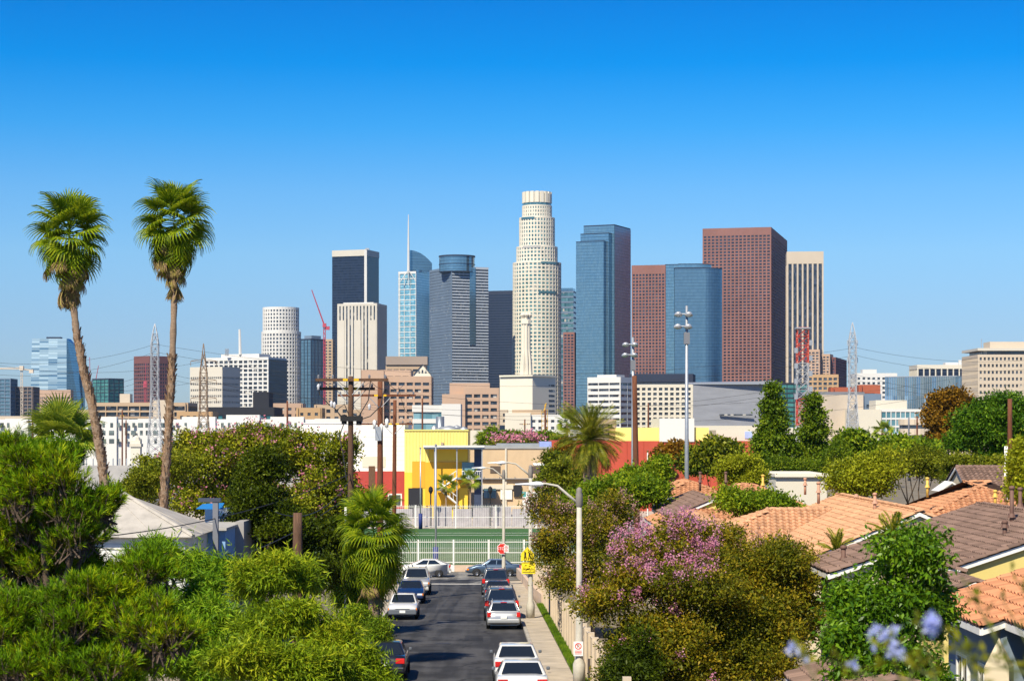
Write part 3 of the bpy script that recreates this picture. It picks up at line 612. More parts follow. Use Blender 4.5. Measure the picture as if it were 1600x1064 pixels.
for (r0, r1, y0, y1) in ((5.5, 5.0, 586, 505), (6.6, 6.4, 505, 499), (5.2, 4.4, 499, 490)): b.lathe([(r0 * m_ * 1.2, Z(y0, D)), (r1 * m_ * 1.2, Z(y1, D)), (0, Z(y1, D))], 8, Matrix.Translation(c0) @ Matrix.Rotation(R(22.5), 4, 'Z'))
b.build('shaft', M_cream, t)
for i in range(8):
    a = R(45 * i + 10); e = Vector((math.sin(a), -math.cos(a), 0)); b = MB(); b.tube([c0 + e * 7.5 * m_ + Vector((0, 0, Z(588, D))), c0 + e * 7.2 * m_ + Vector((0, 0, Z(566, D))), c0 + e * 5.6 * m_ + Vector((0, 0, Z(545, D))), c0 + e * 5.6 * m_ + Vector((0, 0, Z(496, D))), c0 + e * 7 * m_ + Vector((0, 0, Z(491, D))), c0 + e * 6 * m_ + Vector((0, 0, Z(487, D)))], [1.6, 1.2, .8, .7, 1.5, .6], 6); b.build('buttress', M_pale, t)
D = 800; t = bldg('office_block', 'white office with small square windows behind the date palm', [(P(850, D), D)])
block(t, flatplan(829, 908, D, 26), GB, Z(648, D), M_wht, G_dark, fh=2.9, bw=2.7, pier=1.2, span=1.6, top=2, depth=.3); b = MB(); b.box(P(789, D), P(829, D), D - 2, D + 20, GB, Z(645, D)); b.build('blank_wing', M_pale, t); b = MB(); b.box(P(800, D), P(846, D), D + 3, D + 16, Z(648, D), Z(640, D)); b.build('roof_plant', M_tan, t)
D = 640; t = bldg('low_office', 'small white office with blue ribbon windows behind the yellow building', [(P(680, D), D)])
block(t, flatplan(646, 690, D, 20), GB, Z(633, D), M_wht, G_shop, fh=3.4, pier=0, span=1.4, top=2.2, depth=.3); b = MB(); b.box(P(690, D), P(720, D), D - 1, D + 18, GB, Z(631, D)); b.build('blank_wing', M_wht, t)
D = 560; t = bldg('low_shed', 'pale low shed roofline with orange trimmed gate right of the yellow building', [(P(760, D), D)])
b = MB(); b.box(P(720, D), P(800, D), D, D + 20, GB, Z(672, D)); b.build('wall', M_pale, t)
# right
D = 1400; pl = plan(919, 969, 990, D, 30); t = bldg('office_block', 'white office with long ribbon windows left of the dark roofed cream block', pl)
block(t, pl, GB, Z(589, D), M_wht, G_dark, fh=4.3, bw=9, pier=.6, span=2.4, top=4, depth=.5); b = MB(); b.prism(inset(pl, .6), Z(589, D), Z(585, D)); b.build('roof_plant', M_wht, t)
D = 1450; pl = plan(984, 1081, 1085, D, 8); t = bldg('office_block', 'cream gridded office with dark overhanging roof band behind the floodlights', pl)
block(t, pl, GB, Z(598, D), M_pale, G_dark, fh=3.6, bw=4.2, pier=1.6, span=1.5, top=3.5, depth=1.0); b = MB(); b.prism([(x, y - 2) for (x, y) in inset(pl, 1.03)], Z(597, D), Z(584, D)); b.build('roof_band', M_navy, t)
D = 1300; t = bldg('long_hall', 'long grey sheet clad hall with sloping roof edge', [(P(1140, D), D)])
b = MB(); x0, x1 = P(1083, D), P(1212, D); b.face([(x0, D, GB), (x1, D + 4, GB), (x1, D + 4, Z(594, D)), (x0, D, Z(601, D))]); b.face([(x0, D, Z(601, D)), (x1, D + 4, Z(594, D)), (x1, D + 60, Z(592, D)), (x0, D + 60, Z(594, D))]); b.face([(x1, D + 4, GB), (x1, D + 60, GB), (x1, D + 60, Z(592, D)), (x1, D + 4, Z(594, D))]); b.build('wall', mat('sheet_cladding', (0.25, 0.26, 0.29), 0.55, var=.12, scale=.06, stretch=(1, 1, 5)), t)
b = MB(); b.box(x0, x1 - 4, D - .5, D + 6, Z(600.5, D), Z(598.5, D)); b.build('roof_edge', M_steel, t); b = MB(); b.box(P(1124, D), P(1176, D), D - .6, D + .5, Z(649, D), Z(647, D)); b.build('window_slot', G_dark, t)
D = 1700; t = bldg('glass_block', 'low green glass block between the grey hall and the lattice mast', [(P(1230, D), D)]); block(t, flatplan(1208, 1262, D, 30), GB, Z(598, D), M_blk, G_green, fh=4, bw=6, pier=.5, span=.8, top=1.5, depth=.3)
D = 900; t = bldg('warehouse', 'large beige blank walled warehouse beside the white lattice tower', [(P(1310, D), D)])
b = MB(); b.box(P(1262, D), P(1349, D), D, D + 40, GB, Z(617, D)); b.build('wall', mat('stained_beige_wall', (0.52, 0.44, 0.35), .9, var=.1, scale=.05, stain=.3), t); b = MB(); b.box(P(1258, D), P(1352, D), D + 2, D + 38, Z(616.9, D), Z(612, D)); b.build('roof_edge', M_dgrey, t); b = MB(); b.box(P(1320, D), P(1371, D), D - 10, D, GB, Z(640, D)); b.build('annex', M_pale, t); b = MB(); b.box(P(1335, D), P(1339, D), D - .2, D + .2, Z(639, D), Z(631, D)); b.build('window', G_dark, t)
D = 850; pl = plan(1330, 1377, 1452, D, 60); t = bldg('office_block', 'white office with blue green curtain wall and pale roof box', [(P(1400, D), D)])
block(t, flatplan(1377, 1452, D, 26), GB, Z(639, D), M_wht, G_shop, fh=3.4, bw=2.1, pier=.35, span=.8, top=1.2, depth=.25); b = MB(); b.box(P(1338, D), P(1376.5, D), D - 1, D + 24, GB, Z(640, D)); b.box(P(1371, D), P(1420, D), D + 4, D + 20, Z(640, D), Z(625, D)); b.build('blank_wing', M_pale, t)
D = 1600; pl = plan(1383, 1495, 1529, D, 24); t = bldg('glass_cube', 'wide pale blue pleated glass cube behind the brown tree', pl)
block(t, pl, GB, Z(587, D), M_steel, G_cube, pier=0, span=0, top=.6, depth=.2)
b = MB(); p, q = Vector(pl[0]), Vector(pl[1]); l = (q - p).length; nn = ((q - p).y / l, -(q - p).x / l)
for k in range(1, 40): obox(b, pl[0], pl[1], nn, l * k / 40 - .12, l * k / 40 + .12, 0, .9, GB, Z(588, D))
b.build('fin', M_steel, t)
D = 2000; t = bldg('office_block', 'white block with wide dark panels over the blue glass cube', [(P(1480, D), D)]); block(t, flatplan(1434, 1545, D, 40), GB, Z(570, D), M_pale, G_navy, fh=13, bw=5.8, pier=1.2, span=1, top=4, depth=.6); b = MB(); b.box(P(1480, D), P(1500, D), D + 8, D + 20, Z(570, D), Z(566, D)); b.tube([(P(1505, D), D + 12, Z(570, D)), (P(1505, D), D + 12, Z(562, D))], 2.2, 8); b.build('roof_plant', M_wht, t)
D = 1150; t = bldg('civic_block', 'broad beige civic block with punched windows at the right edge', [(P(1570, D), D)])
block(t, flatplan(1529, 1680, D, 40), GB, Z(554, D), M_beige, G_dark, fh=4.0, bw=2.35, pier=1.05, span=2.1, top=1.6, depth=.45); b = MB(); b.box(P(1527, D), P(1680, D), D - 1, D + 40, Z(548, D), Z(544, D)); b.build('roof_slab', M_wht2, t); b = MB(); b.box(P(1537, D), P(1680, D), D + 3, D + 36, Z(554, D), Z(548, D)); b.build('attic_glazing', G_dark, t); b = MB(); b.box(P(1552, D), P(1680, D), D + 8, D + 24, Z(544, D), Z(533, D)); b.build('roof_plant', M_beige, t); b = MB(); b.tube([(P(1536, D), D + 4, Z(545, D)), (P(1536, D), D + 4, Z(529, D))], .2, 5); b.build('flagpole', M_steel, t)
D = 1900; t = bldg('apartment_block', 'white block with small dark windows left of the blue glass cube', [(P(1365, D), D)]); block(t, flatplan(1338, 1400, D, 30), GB, Z(583, D), M_wht, G_dark, fh=4.4, bw=5, pier=2.2, span=2.2, top=4, depth=.4); b = MB(); b.box(P(1349, D), P(1371, D), D + 4, D + 16, Z(583, D), Z(577, D)); b.build('roof_plant', M_wht, t)
for (a, c, y, dd, lab, m_) in ((1346, 1371, 601, 1400, 'terracotta red box behind the blank warehouse', M_terr), (1302, 1340, 605, 1500, 'low terracotta roofed block left of the white lattice tower', M_terr), (1348, 1371, 615, 1100, 'small grey balcony block under the terracotta box', M_grey)):
    t = bldg('low_block', lab, [(P(a, dd), dd)]); block(t, flatplan(a, c, dd, 20), GB, Z(y, dd), m_, G_dark, fh=5, bw=8, pier=4, span=3.2, top=6, depth=.4)
D = 700; t = bldg('drum_building', 'pinkish drum shaped low building in front of the brown tree', [(P(1433, D), D)]); block(t, round_plan(1433, D, 6.2, 20), GB, Z(655, D), M_beige, G_dark, fh=3.6, pier=0, span=2.2, top=2, ring=True, depth=.3)
# terraces of low filler blocks between the named buildings
fill = [(0, 60, 650, 1400, M_beige), (100, 150, 640, 1500, M_tan), (262, 300, 650, 1350, M_pale), (540, 570, 640, 1400, M_tan), (775, 792, 640, 1300, M_beige), (868, 925, 650, 1200, M_beige), (905, 960, 655, 1000, M_tan), (1180, 1262, 668, 800, M_pale), (1085, 1180, 665, 700, M_pale), (1440, 1530, 655, 1000, M_beige), (1590, 1660, 640, 900, M_tan)]
LBL = ['low beige block behind the white row at far left', 'low tan block left of the leaning palm trunk', 'low pale block left of the brown pylon', 'tan sliver block left of the salmon office', 'beige sliver block left of the cream hall', 'beige block behind the date palm crown', 'tan block right of the date palm crown', 'pale shed behind the two dark conifers', 'pale shed below the long grey hall', 'beige block hidden behind the brown tree', 'tan block at the right edge below the civic block']
for (a, c, y, dd, m_), lb in zip(fill, LBL):
    t = bldg('low_block', lb, [(P(a, dd), dd)], group='low city blocks'); block(t, flatplan(a, c, dd, 25), GB, Z(y, dd), m_, G_dark, fh=4, bw=4.5, pier=2, span=2, top=2.5, depth=.4)
# ------------------------------------------------------------------ lattice masts and cranes
def lattice(name, label, px, ytop, ybase, D, wt, wb, mats, arms=(), cat='pylon', neck=.55, n=14, rad=.10, tip=.1):
    """square lattice mast: four legs, horizontal rings and X braces; mats = [(fraction from top, material)...]"""
    t = thing(name, label, cat, (X(px, D), D, 0)); H = Z(ytop, D); m_ = D / F
    def hw(z):
        f = z / H
        if tip > 0 and f > 1 - tip: return wt * m_ * max(.05, (1 - f) / tip)
        return (wb + (wt - wb) * min(1, f / neck)) * m_ if f < neck else wt * m_
    lv = [H * (i / n) for i in range(n + 1)]
    bs = {}
    for i in range(n):
        f = 1 - (lv[i] + lv[i + 1]) / 2 / H; mt = next(mm for (lim, mm) in mats if f <= lim); b = bs.setdefault(mt.name, (MB(), mt))[0]
        a, c = hw(lv[i]), hw(lv[i + 1])
        cs = [(-1, -1), (1, -1), (1, 1), (-1, 1)]
        for k in range(4):
            p, q = cs[k], cs[(k + 1) % 4]
            b.tube([(p[0] * a, p[1] * a, lv[i]), (p[0] * c, p[1] * c, lv[i + 1])], rad * 1.5, 4)
            b.tube([(p[0] * a, p[1] * a, lv[i]), (q[0] * c, q[1] * c, lv[i + 1])], rad, 4)
            b.tube([(q[0] * a, q[1] * a, lv[i]), (p[0] * c, p[1] * c, lv[i + 1])], rad, 4)
            b.tube([(p[0] * c, p[1] * c, lv[i + 1]), (q[0] * c, q[1] * c, lv[i + 1])], rad, 4)
    for (b, mt) in bs.values(): b.build('lattice', mt, t)
    for (y, half, mt) in arms:
        b = MB(); z = Z(y, D); h = half * m_; a = hw(z)
        for s in (-1, 1):
            b.tube([(0, 0, z), (s * h, 0, z + .1)], rad, 4); b.tube([(s * a, 0, z + h * .18), (s * h, 0, z + .15)], rad, 4); b.tube([(s * h, 0, z + .1), (s * h, 0, z - 1.0)], rad * 1.2, 5)
        b.build('cross_arm', mt, t)
    return t
M_lat = mat('pale_lattice_steel', (0.40, 0.42, 0.45), .5, metal=.1, var=.1); M_rust = mat('rusty_lattice_steel', (0.22, 0.15, 0.10), .8, var=.3); M_lred = mat('signal_red_steel', (0.50, 0.05, 0.03), .6, var=.15)
lattice('lattice_pylon', 'slim white lattice pylon between the two tall palms', 242, 506, 720, 450, 5.5, 14, [(2, M_lat)], n=16, rad=.06)
lattice('lattice_pylon', 'rusty brown lattice pylon with three crossarms right of the tall palms', 318, 537, 700, 480, 5.5, 14, [(2, M_rust)], arms=((565, 20, M_rust), (595, 20, M_rust), (623, 20, M_rust)), n=14, rad=.06, tip=.22)
lattice('radio_mast', 'red and white lattice radio mast in front of the red towers', 1254, 512, 720, 420, 8.5, 8.5, [(.2, M_lred), (.42, M_lat), (.62, M_lred), (.78, M_lat), (2, M_lred)], n=18, rad=.055, tip=0)
lattice('lattice_pylon', 'white lattice pylon at right with pointed head', 1332, 504, 720, 470, 5.5, 13, [(2, M_lat)], arms=((533, 8, M_lat), (560, 8, M_lat)), n=16, rad=.06)
t = [o for o in C.objects if o.name == 'radio_mast'][0]; D = 420; b = MB(); b.box(-1.5, 1.5, -1.5, 1.5, Z(514, D), Z(512, D))
for k in range(9): z = Z(540 + 12 * k, D); s = (-1) ** k; b.box(s * 1.2, s * 1.9, -1.4, -1.0, z, z + 1.1)
b.build('antenna', M_steel, t)
def crane(label, px, ytop, yb, jib, m_, D, rad=.5, kw=1.0):
    t = thing('tower_crane', label, 'crane', (X(px, D), D, 0)); b = MB(); k = D / F
    for dx in (-1, 1): b.tube([(dx, 0, 0), (dx, 0, Z(yb, D))], rad * .5, 4)
    n = 24; z1 = Z(yb, D)
    for i in range(n): b.tube([(-1 if i % 2 else 1, 0, z1 * i / n), (1 if i % 2 else -1, 0, z1 * (i + 1) / n)], rad * .4, 4)
    b.build('mast', m_, t); b = MB(); e = Vector((jib[0] * k, 0, Z(jib[1], D)))
    for dz in (0, 1.8): b.tube([(0, 0, z1 + dz), e], rad * .6, 4)
    for i in range(10):
        f, f2 = i / 10, (i + .5) / 10; b.tube([Vector((0, 0, z1)).lerp(e, f), Vector((0, 0, z1 + 1.8)).lerp(e, f2)], rad * .4, 4)
    b.tube([(0, 0, z1), (-jib[0] * k * .25, 0, z1 - 1)], rad, 5); b.build('jib', m_, t); b = MB(); b.box(-jib[0] * k * .25 - 2.2 * kw, -jib[0] * k * .25 + 2.2 * kw, -1.5, 1.5, z1 - 4 * kw, z1); b.box(-2 * kw, 2 * kw, -2 * kw, 2 * kw, z1 - 1 * kw, z1 + 3.5 * kw); b.build('counterweight', m_, t)
    return t
M_cr = mat('crane_red_paint', (0.42, 0.06, 0.09), .6, var=.1); M_cy = mat('crane_pale_paint', (0.60, 0.52, 0.42), .6, var=.1)
crane('red luffing crane leaning left beside the dark navy tower', 507, 452, 510, (-20, 453), M_cr, 2300, .9)
crane('pale hammerhead crane at the far left edge', 34, 568, 577, (-60, 576), M_cy, 2100, .7)
crane('small red crane rising between the tall palm trunks', 141, 560, 600, (-1, 558), M_cr, 2900, .7); crane('small red crane leaning right of its twin between the palm trunks', 149, 570, 598, (5, 571), M_cr, 2900, .7)
crane('red and white crane in front of the isolated dark red tower', 227, 565, 600, (1, 567), M_cr, 2500, .6)
crane('yellow crane mast behind the date palm', 851, 626, 640, (3, 630), mat('crane_yellow_paint', (.62, .38, .05), .6), 700, .2, .12)

# ------------------------------------------------------------------ sports field, fences and school
M_turf = mat('field_turf', (0.035, 0.105, 0.022), .9, var=.25, scale=.4, bump=.4, bscale=25); M_turf2 = mat('field_turf_worn', (0.075, 0.125, 0.040), .95, var=.3, scale=.3, bump=.4, bscale=25)
b = MB(); b.face([(-32, 172.6, .01), (40, 172.6, .01), (40, 247, .01), (-32, 247, .01)]); tag(b.build('sports_field', M_turf), kind='structure')
b = MB(); b.face([(-32, 173, .016), (40, 173, .016), (40, 205, .016), (-32, 205, .016)]); tag(b.build('field_apron', M_turf2), kind='structure')
for (a, c, y0, y1) in ((-32, 40, 231, 231.4), (-12, 30, 236, 236.4), (-32, 40, 206, 206.3)):
    b = MB(); b.face([(a, y0, .024), (c, y0, .024), (c, y1, .024), (a, y1, .024)]); tag(b.build('field_line', M_white), kind='structure')
b = MB(); b.face([(-70, 247, .012), (70, 247, .012), (70, 300, .012), (-70, 300, .012)]); tag(b.build('school_yard', mat('yard_concrete', (.42, .36, .30), .9, var=.15, scale=.3)), kind='structure')
def picket_fence(label, D, x0, x1, z0, z1, step, post, name='picket_fence', m=M_white, slabw=0.0, group=None):
    t = thing(name, label, 'fence', (0, D, 0)); b = MB(); x = x0
    while x < x1: b.box(x - .011, x + .011, -.011, .011, z0 + .05, z1); x += step
    tag(b.build('pickets', m, t), kind='stuff')
    for z in (z0 + .15, z0 + (z1 - z0) * .45, z1 - .28): bb = MB(); bb.box(x0, x1, -.05, -.023, z, z + .06); bb.build('rail', m, t)
    x = x0
    while x <= x1: bb = MB(); bb.box(x - .07, x + .07, -.07, .07, z0, z1 - .05); bb.build('post', m, t); x += post
    return t
t = thing('low_wall', 'low pinkish wall with one white painted section under the picket fence', 'wall', (0, 172, 0)); b = MB(); b.box(X(702, 172), X(710, 172), 0, .3, 0, .56); b.build('painted_section', M_white, t); b = MB(); b.box(-30, X(702, 172) - .01, 0, .3, 0, .55); b.box(X(710, 172) + .01, 26, 0, .3, 0, .55); b.build('bare_section', mat('pinkish_wall', (.56, .42, .31), .85, var=.1, scale=1), t)
picket_fence('near white picket fence between the side street and the field', 172.15, -14.2, 12, .62, 2.8, .17, 3.05)
picket_fence('far white picket fence between the field and the school yard', 247.6, -22, 16, .05, 2.95, .22, 5.0)
t = thing('mesh_barrier', 'grey screened barrier behind the far picket fence', 'fence', (0, 252, 0)); b = MB()
for k in range(14):
    x = -20 + k * 2.5; b.box(x + .05, x + 2.4, -.03, .03, .1, 2.4 + .15 * math.sin(k * 2.1))
b.build('screen', mat('grey_screen_cloth', (.33, .31, .33), .9, var=.2, scale=1.5), t)
def net_pole(label, px, ytop, D, zpad, lean=0):
    t = thing('net_pole', label, 'pole', (X(px, D), D, gz(D))); b = MB(); b.tube([(0, 0, 0), (lean, 0, Z(ytop, D) - gz(D))], [.09, .07], 10); b.build('pole', M_steel, t, True); b = MB(); b.lathe([(.0, 0), (.24, 0), (.24, zpad), (.0, zpad)], 12); b.build('pad', mat('blue_pad_vinyl', (.015, .03, .16), .6), t, True)
    b = MB(); b.lathe([(.1, Z(ytop, D) - gz(D)), (.11, Z(ytop, D) - gz(D) + .15), (0, Z(ytop, D) - gz(D) + .2)], 8); b.build('cap', M_steel, t)
net_pole('tall steel net pole with blue pad at the near field edge', 681, 697, 174, 2.0); net_pole('steel net pole with blue pad at the far field edge', 657, 701, 246, 1.9)
t = thing('lamp_post', 'short black lamp post left of the school gate', 'lamp', (X(673, 250), 250, 0)); b = MB(); b.tube([(0, 0, 0), (0, 0, 4.2)], .09, 8); b.build('pole', M_dark, t); b = MB(); b.lathe([(.1, 4.2), (.3, 4.6), (.25, 5.0), (0, 5.2)], 8); b.build('lantern', M_dark, t)
t = thing('lamp_post', 'short black lamp post right of the school gate', 'lamp', (X(766, 250), 250, 0)); b = MB(); b.tube([(0, 0, 0), (0, 0, 4.2)], .09, 8); b.build('pole', M_dark, t); b = MB(); b.lathe([(.1, 4.2), (.3, 4.6), (.25, 5.0), (0, 5.2)], 8); b.build('lantern', M_dark, t)
# yellow school building
D = 276; t = thing('school_building', 'bright yellow school building with canopy, outside stair and black door', 'building', (0, D, 0))
def bx(n, x0, x1, z0, z1, y0, y1, m_, px=True):
    b = MB(); b.box(X(x0, D), X(x1, D), y0, y1, z0, z1); return b.build(n, m_, t)
Yl = mat('yellow_siding', (0.78, 0.52, 0.045), .7, var=.06, scale=.5, stain=.12); Yp = mat('pale_yellow_siding', (0.80, 0.66, 0.19), .7, var=.05, scale=.5); Yo = mat('orange_siding', (0.66, 0.33, 0.02), .7, var=.06, scale=.5)
bx('wall', 632, 731, 0, Z(738, D), 0, 16, Yl); bx('upper_wall', 632, 731, Z(738, D), Z(672.5, D), .04, 16, Yp)
bx('orange_panel', 644, 664, Z(762, D), Z(720.5, D), -.06, .03, Yo); bx('orange_panel', 664.2, 731, Z(790, D), Z(722, D), -.09, .03, mat('amber_siding', (.68, .37, .02), .7, var=.06, scale=.5))
for k in range(20):
    px = 635 + k * 4.9; b = MB(); b.box(X(px, D) - .03, X(px, D) + .03, -.03, .05, Z(738, D), Z(673, D)); b.build('siding_rib', Yp, t)
bx('parapet', 631, 732, Z(673, D), Z(671, D), -.12, 16.1, Yp)
bx('door', 638, 660, 0.02, Z(762.5, D), -.12, .02, M_blk); bx('canopy', 663, 757, Z(701, D), Z(697, D), -2.4, 4, M_steel); bx('canopy_fascia', 662.5, 757.5, Z(698.5, D), Z(695.5, D), -2.6, -2.405, M_wht)
bx('canopy_beam', 671, 731, Z(718.5, D), Z(701, D), -.7, -.1, Yl)
for px in (680, 714.5, 753.5): bx('canopy_post', px - .8, px + .8, 0, Z(701, D), -2.1, -1.9, M_steel)
bx('platform', 714, 752, Z(748, D), Z(745.5, D), -2.2, 0, M_steel); bx('dark_column', 741, 752, 0, Z(701, D), -.4, 4, mat('navy_column', (.03, .045, .09), .6)); bx('glass_screen', 722, 741, Z(745, D), Z(722, D), -.16, .02, G_shop)
for k in range(9): bx('baluster', 722.5 + k * 3.4, 723 + k * 3.4, Z(745.5, D), Z(735.5, D), -2.15, -2.1, M_white)
bx('handrail', 722, 752, Z(736, D), Z(735, D), -2.2, -2.06, M_white)
p0, p1, p2 = (714, 746), (688, 764), (714, 786)
for (a, c, yy) in ((p0, p1, -1.9), (p1, p2, -1.1)):
    n = 11
    for i in range(n):
        f = (i + .5) / n; px = a[0] + (c[0] - a[0]) * f; zz = Z(a[1] + (c[1] - a[1]) * f, D); b = MB(); b.box(X(px, D) - .16, X(px, D) + .16, yy - .5, yy + .5, zz - .04, zz + .03); b.build('stair_tread', M_steel, t)
    for off in (-.55, .55):
        b = MB(); A = Vector((X(a[0], D), yy + off, Z(a[1], D))); Bq = Vector((X(c[0], D), yy + off, Z(c[1], D)))
        b.tube([A, Bq], .13, 4); b.tube([A + Vector((0, 0, 1)), Bq + Vector((0, 0, 1))], .05, 5)
        for i in range(6): q = A.lerp(Bq, i / 5); b.tube([q, q + Vector((0, 0, 1))], .035, 4)
        b.build('stair_rail', M_white, t)
bx('stair_landing', 682, 690, Z(765.5, D), Z(763.5, D), -2.4, -.5, M_steel); bx('low_yellow_screen', 717, 731, 0, Z(762, D), -.3, -.1, Yl)
for (px, r, y0, y1) in ((700, 1.7, 668, 672), (688, .8, 669, 672), (712, .7, 667, 672), (723, .6, 669, 672), (676, .5, 667, 672)):
    b = MB(); b.lathe([(r, Z(y1, D) - .3), (r * .9, Z(y0, D)), (0, Z(y0, D) + .3)], 16, Matrix.Translation((X(px, D), 6, 0))); b.build('roof_vent', M_steel, t, True)
b = MB(); b.lathe([(.6, 11), (.6, Z(650, D)), (.0, Z(650, D))], 14, Matrix.Translation((X(684, D), 9, 0))); b.build('roof_duct', mat('duct_metal', (.25, .28, .32), .4, metal=.6), t, True)
bx('wall_lamp', 689, 693, Z(695, D), Z(691, D), -.3, 0, M_tan)
# white warehouse with red base
D = 282; t = thing('warehouse', 'white block warehouse with red base left of the yellow school', 'building', (0, D, 0))
Mw = mat('white_block_wall', (.76, .74, .71), .8, var=.05, scale=.4, stain=.15); bx('wall', 470, 632.5, Z(736, D), Z(662, D), 0, 20, Mw); bx('base', 470, 632.4, 0, Z(736, D), -.05, 20, mat('red_base_paint', (.36, .045, .035), .7, var=.12, scale=.5)); bx('parapet', 469, 633, Z(662, D), Z(660.5, D), -.1, 20.1, M_white)
for k in range(9): bx('block_course', 470, 632.4, Z(668 + 7.2 * k, D), Z(667.4 + 7.2 * k, D), -.025, .02, Mw)
bx('roller_door', 566, 602, Z(730, D), Z(713, D), -.08, .02, M_pale); bx('window', 606, 628, Z(790, D), Z(771, D), -.12, .0, M_white); bx('window', 608, 626, Z(789, D), Z(773, D), -.16, -.1, G_dark); bx('plank_door', 576, 586, Z(790, D), Z(728, D), -.1, .0, M_wood)
# tan classroom block
D = 300; t = thing('classroom_block', 'low tan classroom block with dark vents and grey parapet right of the yellow school', 'building', (0, D, 0))
bx('wall', 731, 864, 0, Z(701, D), 0, 30, mat('tan_block_wall', (.55, .41, .26), .85, var=.08, scale=.5, stain=.15)); bx('parapet', 729, 866, Z(701, D), Z(698, D), -.15, 30, mat('grey_parapet', (.30, .31, .31), .8)); bx('roof_edge', 775, 866, Z(698, D), Z(694, D), 3, 24, mat('grey_roof_sheet', (.26, .28, .29), .7))
for a in (766, 828): bx('vent', a, a + 16, Z(739, D), Z(728, D), -.08, .02, mat('vent_brown', (.10, .075, .06), .8))
for a in (789, 862): bx('pilaster', a, a + 2.6, 0, Z(701, D), -.25, 0, M_pale)
bx('awning', 752, 860, Z(748, D), Z(747, D), -.6, 0, M_steel)
for k in range(5): bx('awning_bracket', 756 + 24 * k, 756.4 + 24 * k, Z(747, D), Z(744, D), -.5, -.05, M_steel)
for (a, c, y0, y1, m_) in ((756, 775, 778, 763, G_shop), (782, 800, 780, 765, M_white), (803, 815, 776, 758, M_blk), (816, 822, 782, 768, mat('teal_paint', (.05, .30, .30), .5)), (752, 802, 764, 757, M_pale)): bx('shopfront', a, c, Z(y0, D), Z(y1, D), -.3, 0, m_)
D = 268; t = thing('box_van', 'white box van half hidden behind the pink blossoms at the school yard', 'van', (0, D, 0)); bx('cargo_box', 822, 846, .5, Z(769, D), 0, 2.2, M_white); bx('cab', 816.5, 821.9, .5, Z(777, D), .1, 2.1, M_white); bx('windscreen', 816.2, 819, Z(784, D), Z(778, D), .15, 2.0, G_dark)
for px in (819, 840): b = MB(); b.lathe([(0, -.15), (.42, -.15), (.42, .15), (0, .15)], 14, Matrix.Translation((X(px, D), -.02, .42)) @ Matrix.Rotation(R(90), 4, 'X')); b.build('wheel', M_dark, t)
D = 232; t = thing('curved_screen', 'dark curved mesh screen arching over the school path', 'screen', (0, D, 0)); b = MB(); pr = []
for i in range(9): a = R(90 - 90 * i / 8); pr.append((X(858, D) + math.cos(a) * .75 - .0, Z(735, D) + math.sin(a) * .6))
pr = [(X(834, D), Z(726.5, D))] + pr + [(X(866, D) + .0, 1.0)]
for p, q in zip(pr, pr[1:]): b.face([(p[0], 0, p[1]), (q[0], 0, q[1]), (q[0], 9, q[1]), (p[0], 9, p[1])])
b.build('mesh', mat('navy_mesh', (.03, .05, .085), .5, var=.2, scale=3), t); b = MB()
for yy in (0, 3, 6, 9): b.tube([(p[0], yy, p[1]) for p in pr], .09, 6)
b.build('rib', M_steel, t); b = MB(); b.face([(p[0], 9.1, p[1]) for p in pr] + [(X(845, D), 9.1, 1.0), (X(845, D), 9.1, Z(726.5, D))]); b.build('end_panel', MATS['navy_mesh'], t)
# coloured gymnasium
D = 300; t = thing('gymnasium', 'long red walled gymnasium with yellow and white upper boxes', 'building', (0, D, 0))
bx('wall', 862, 1185, 0, Z(689, D), 0, 26, mat('brick_red_paint', (.42, .065, .035), .75, var=.1, scale=.3, stain=.15)); bx('upper_wall', 962, 1030, Z(688.9, D), Z(668, D), .5, 20, Yp); bx('upper_wall', 1085, 1108, Z(688.9, D), Z(668, D), .5, 20, Yp); bx('white_box', 1030.2, 1084.6, Z(690, D), Z(653.5, D), -.2, 16, M_wht); bx('pale_box', 1121, 1180, Z(688.8, D), Z(672, D), 2, 20, M_pale); bx('pale_door', 1166, 1178, Z(685, D), Z(674, D), 1.9, 2.0, mat('pale_blue_paint', (.35, .45, .7), .6)); bx('blue_panel', 843, 861.8, 0, Z(690, D), .1, 8, mat('periwinkle_paint', (.26, .33, .62), .7)); bx('yellow_panel', 824, 842.8, 0, Z(703, D), .1, 6, Yl)
for k in range(12): bx('wall_rib', 875 + k * 26, 875.8 + k * 26, 0, Z(689.2, D), -.08, .02, MATS['brick_red_paint'])
D = 210; t = thing('garden_wall', 'low red wall behind the tiled roofs at the foot of the floodlight', 'wall', (0, D, 0)); bx('wall', 1025, 1098, 0, Z(727, D), 0, .4, MATS['brick_red_paint'])
D = 160; t = thing('flat_block', 'low cream flat roofed block behind the orange roofs', 'building', (0, D, 0)); bx('wall', 1212, 1292, 0, Z(745, D), 0, 10, M_pale); bx('parapet', 1210, 1294, Z(745, D), Z(740, D), -.3, 10.2, M_cream)

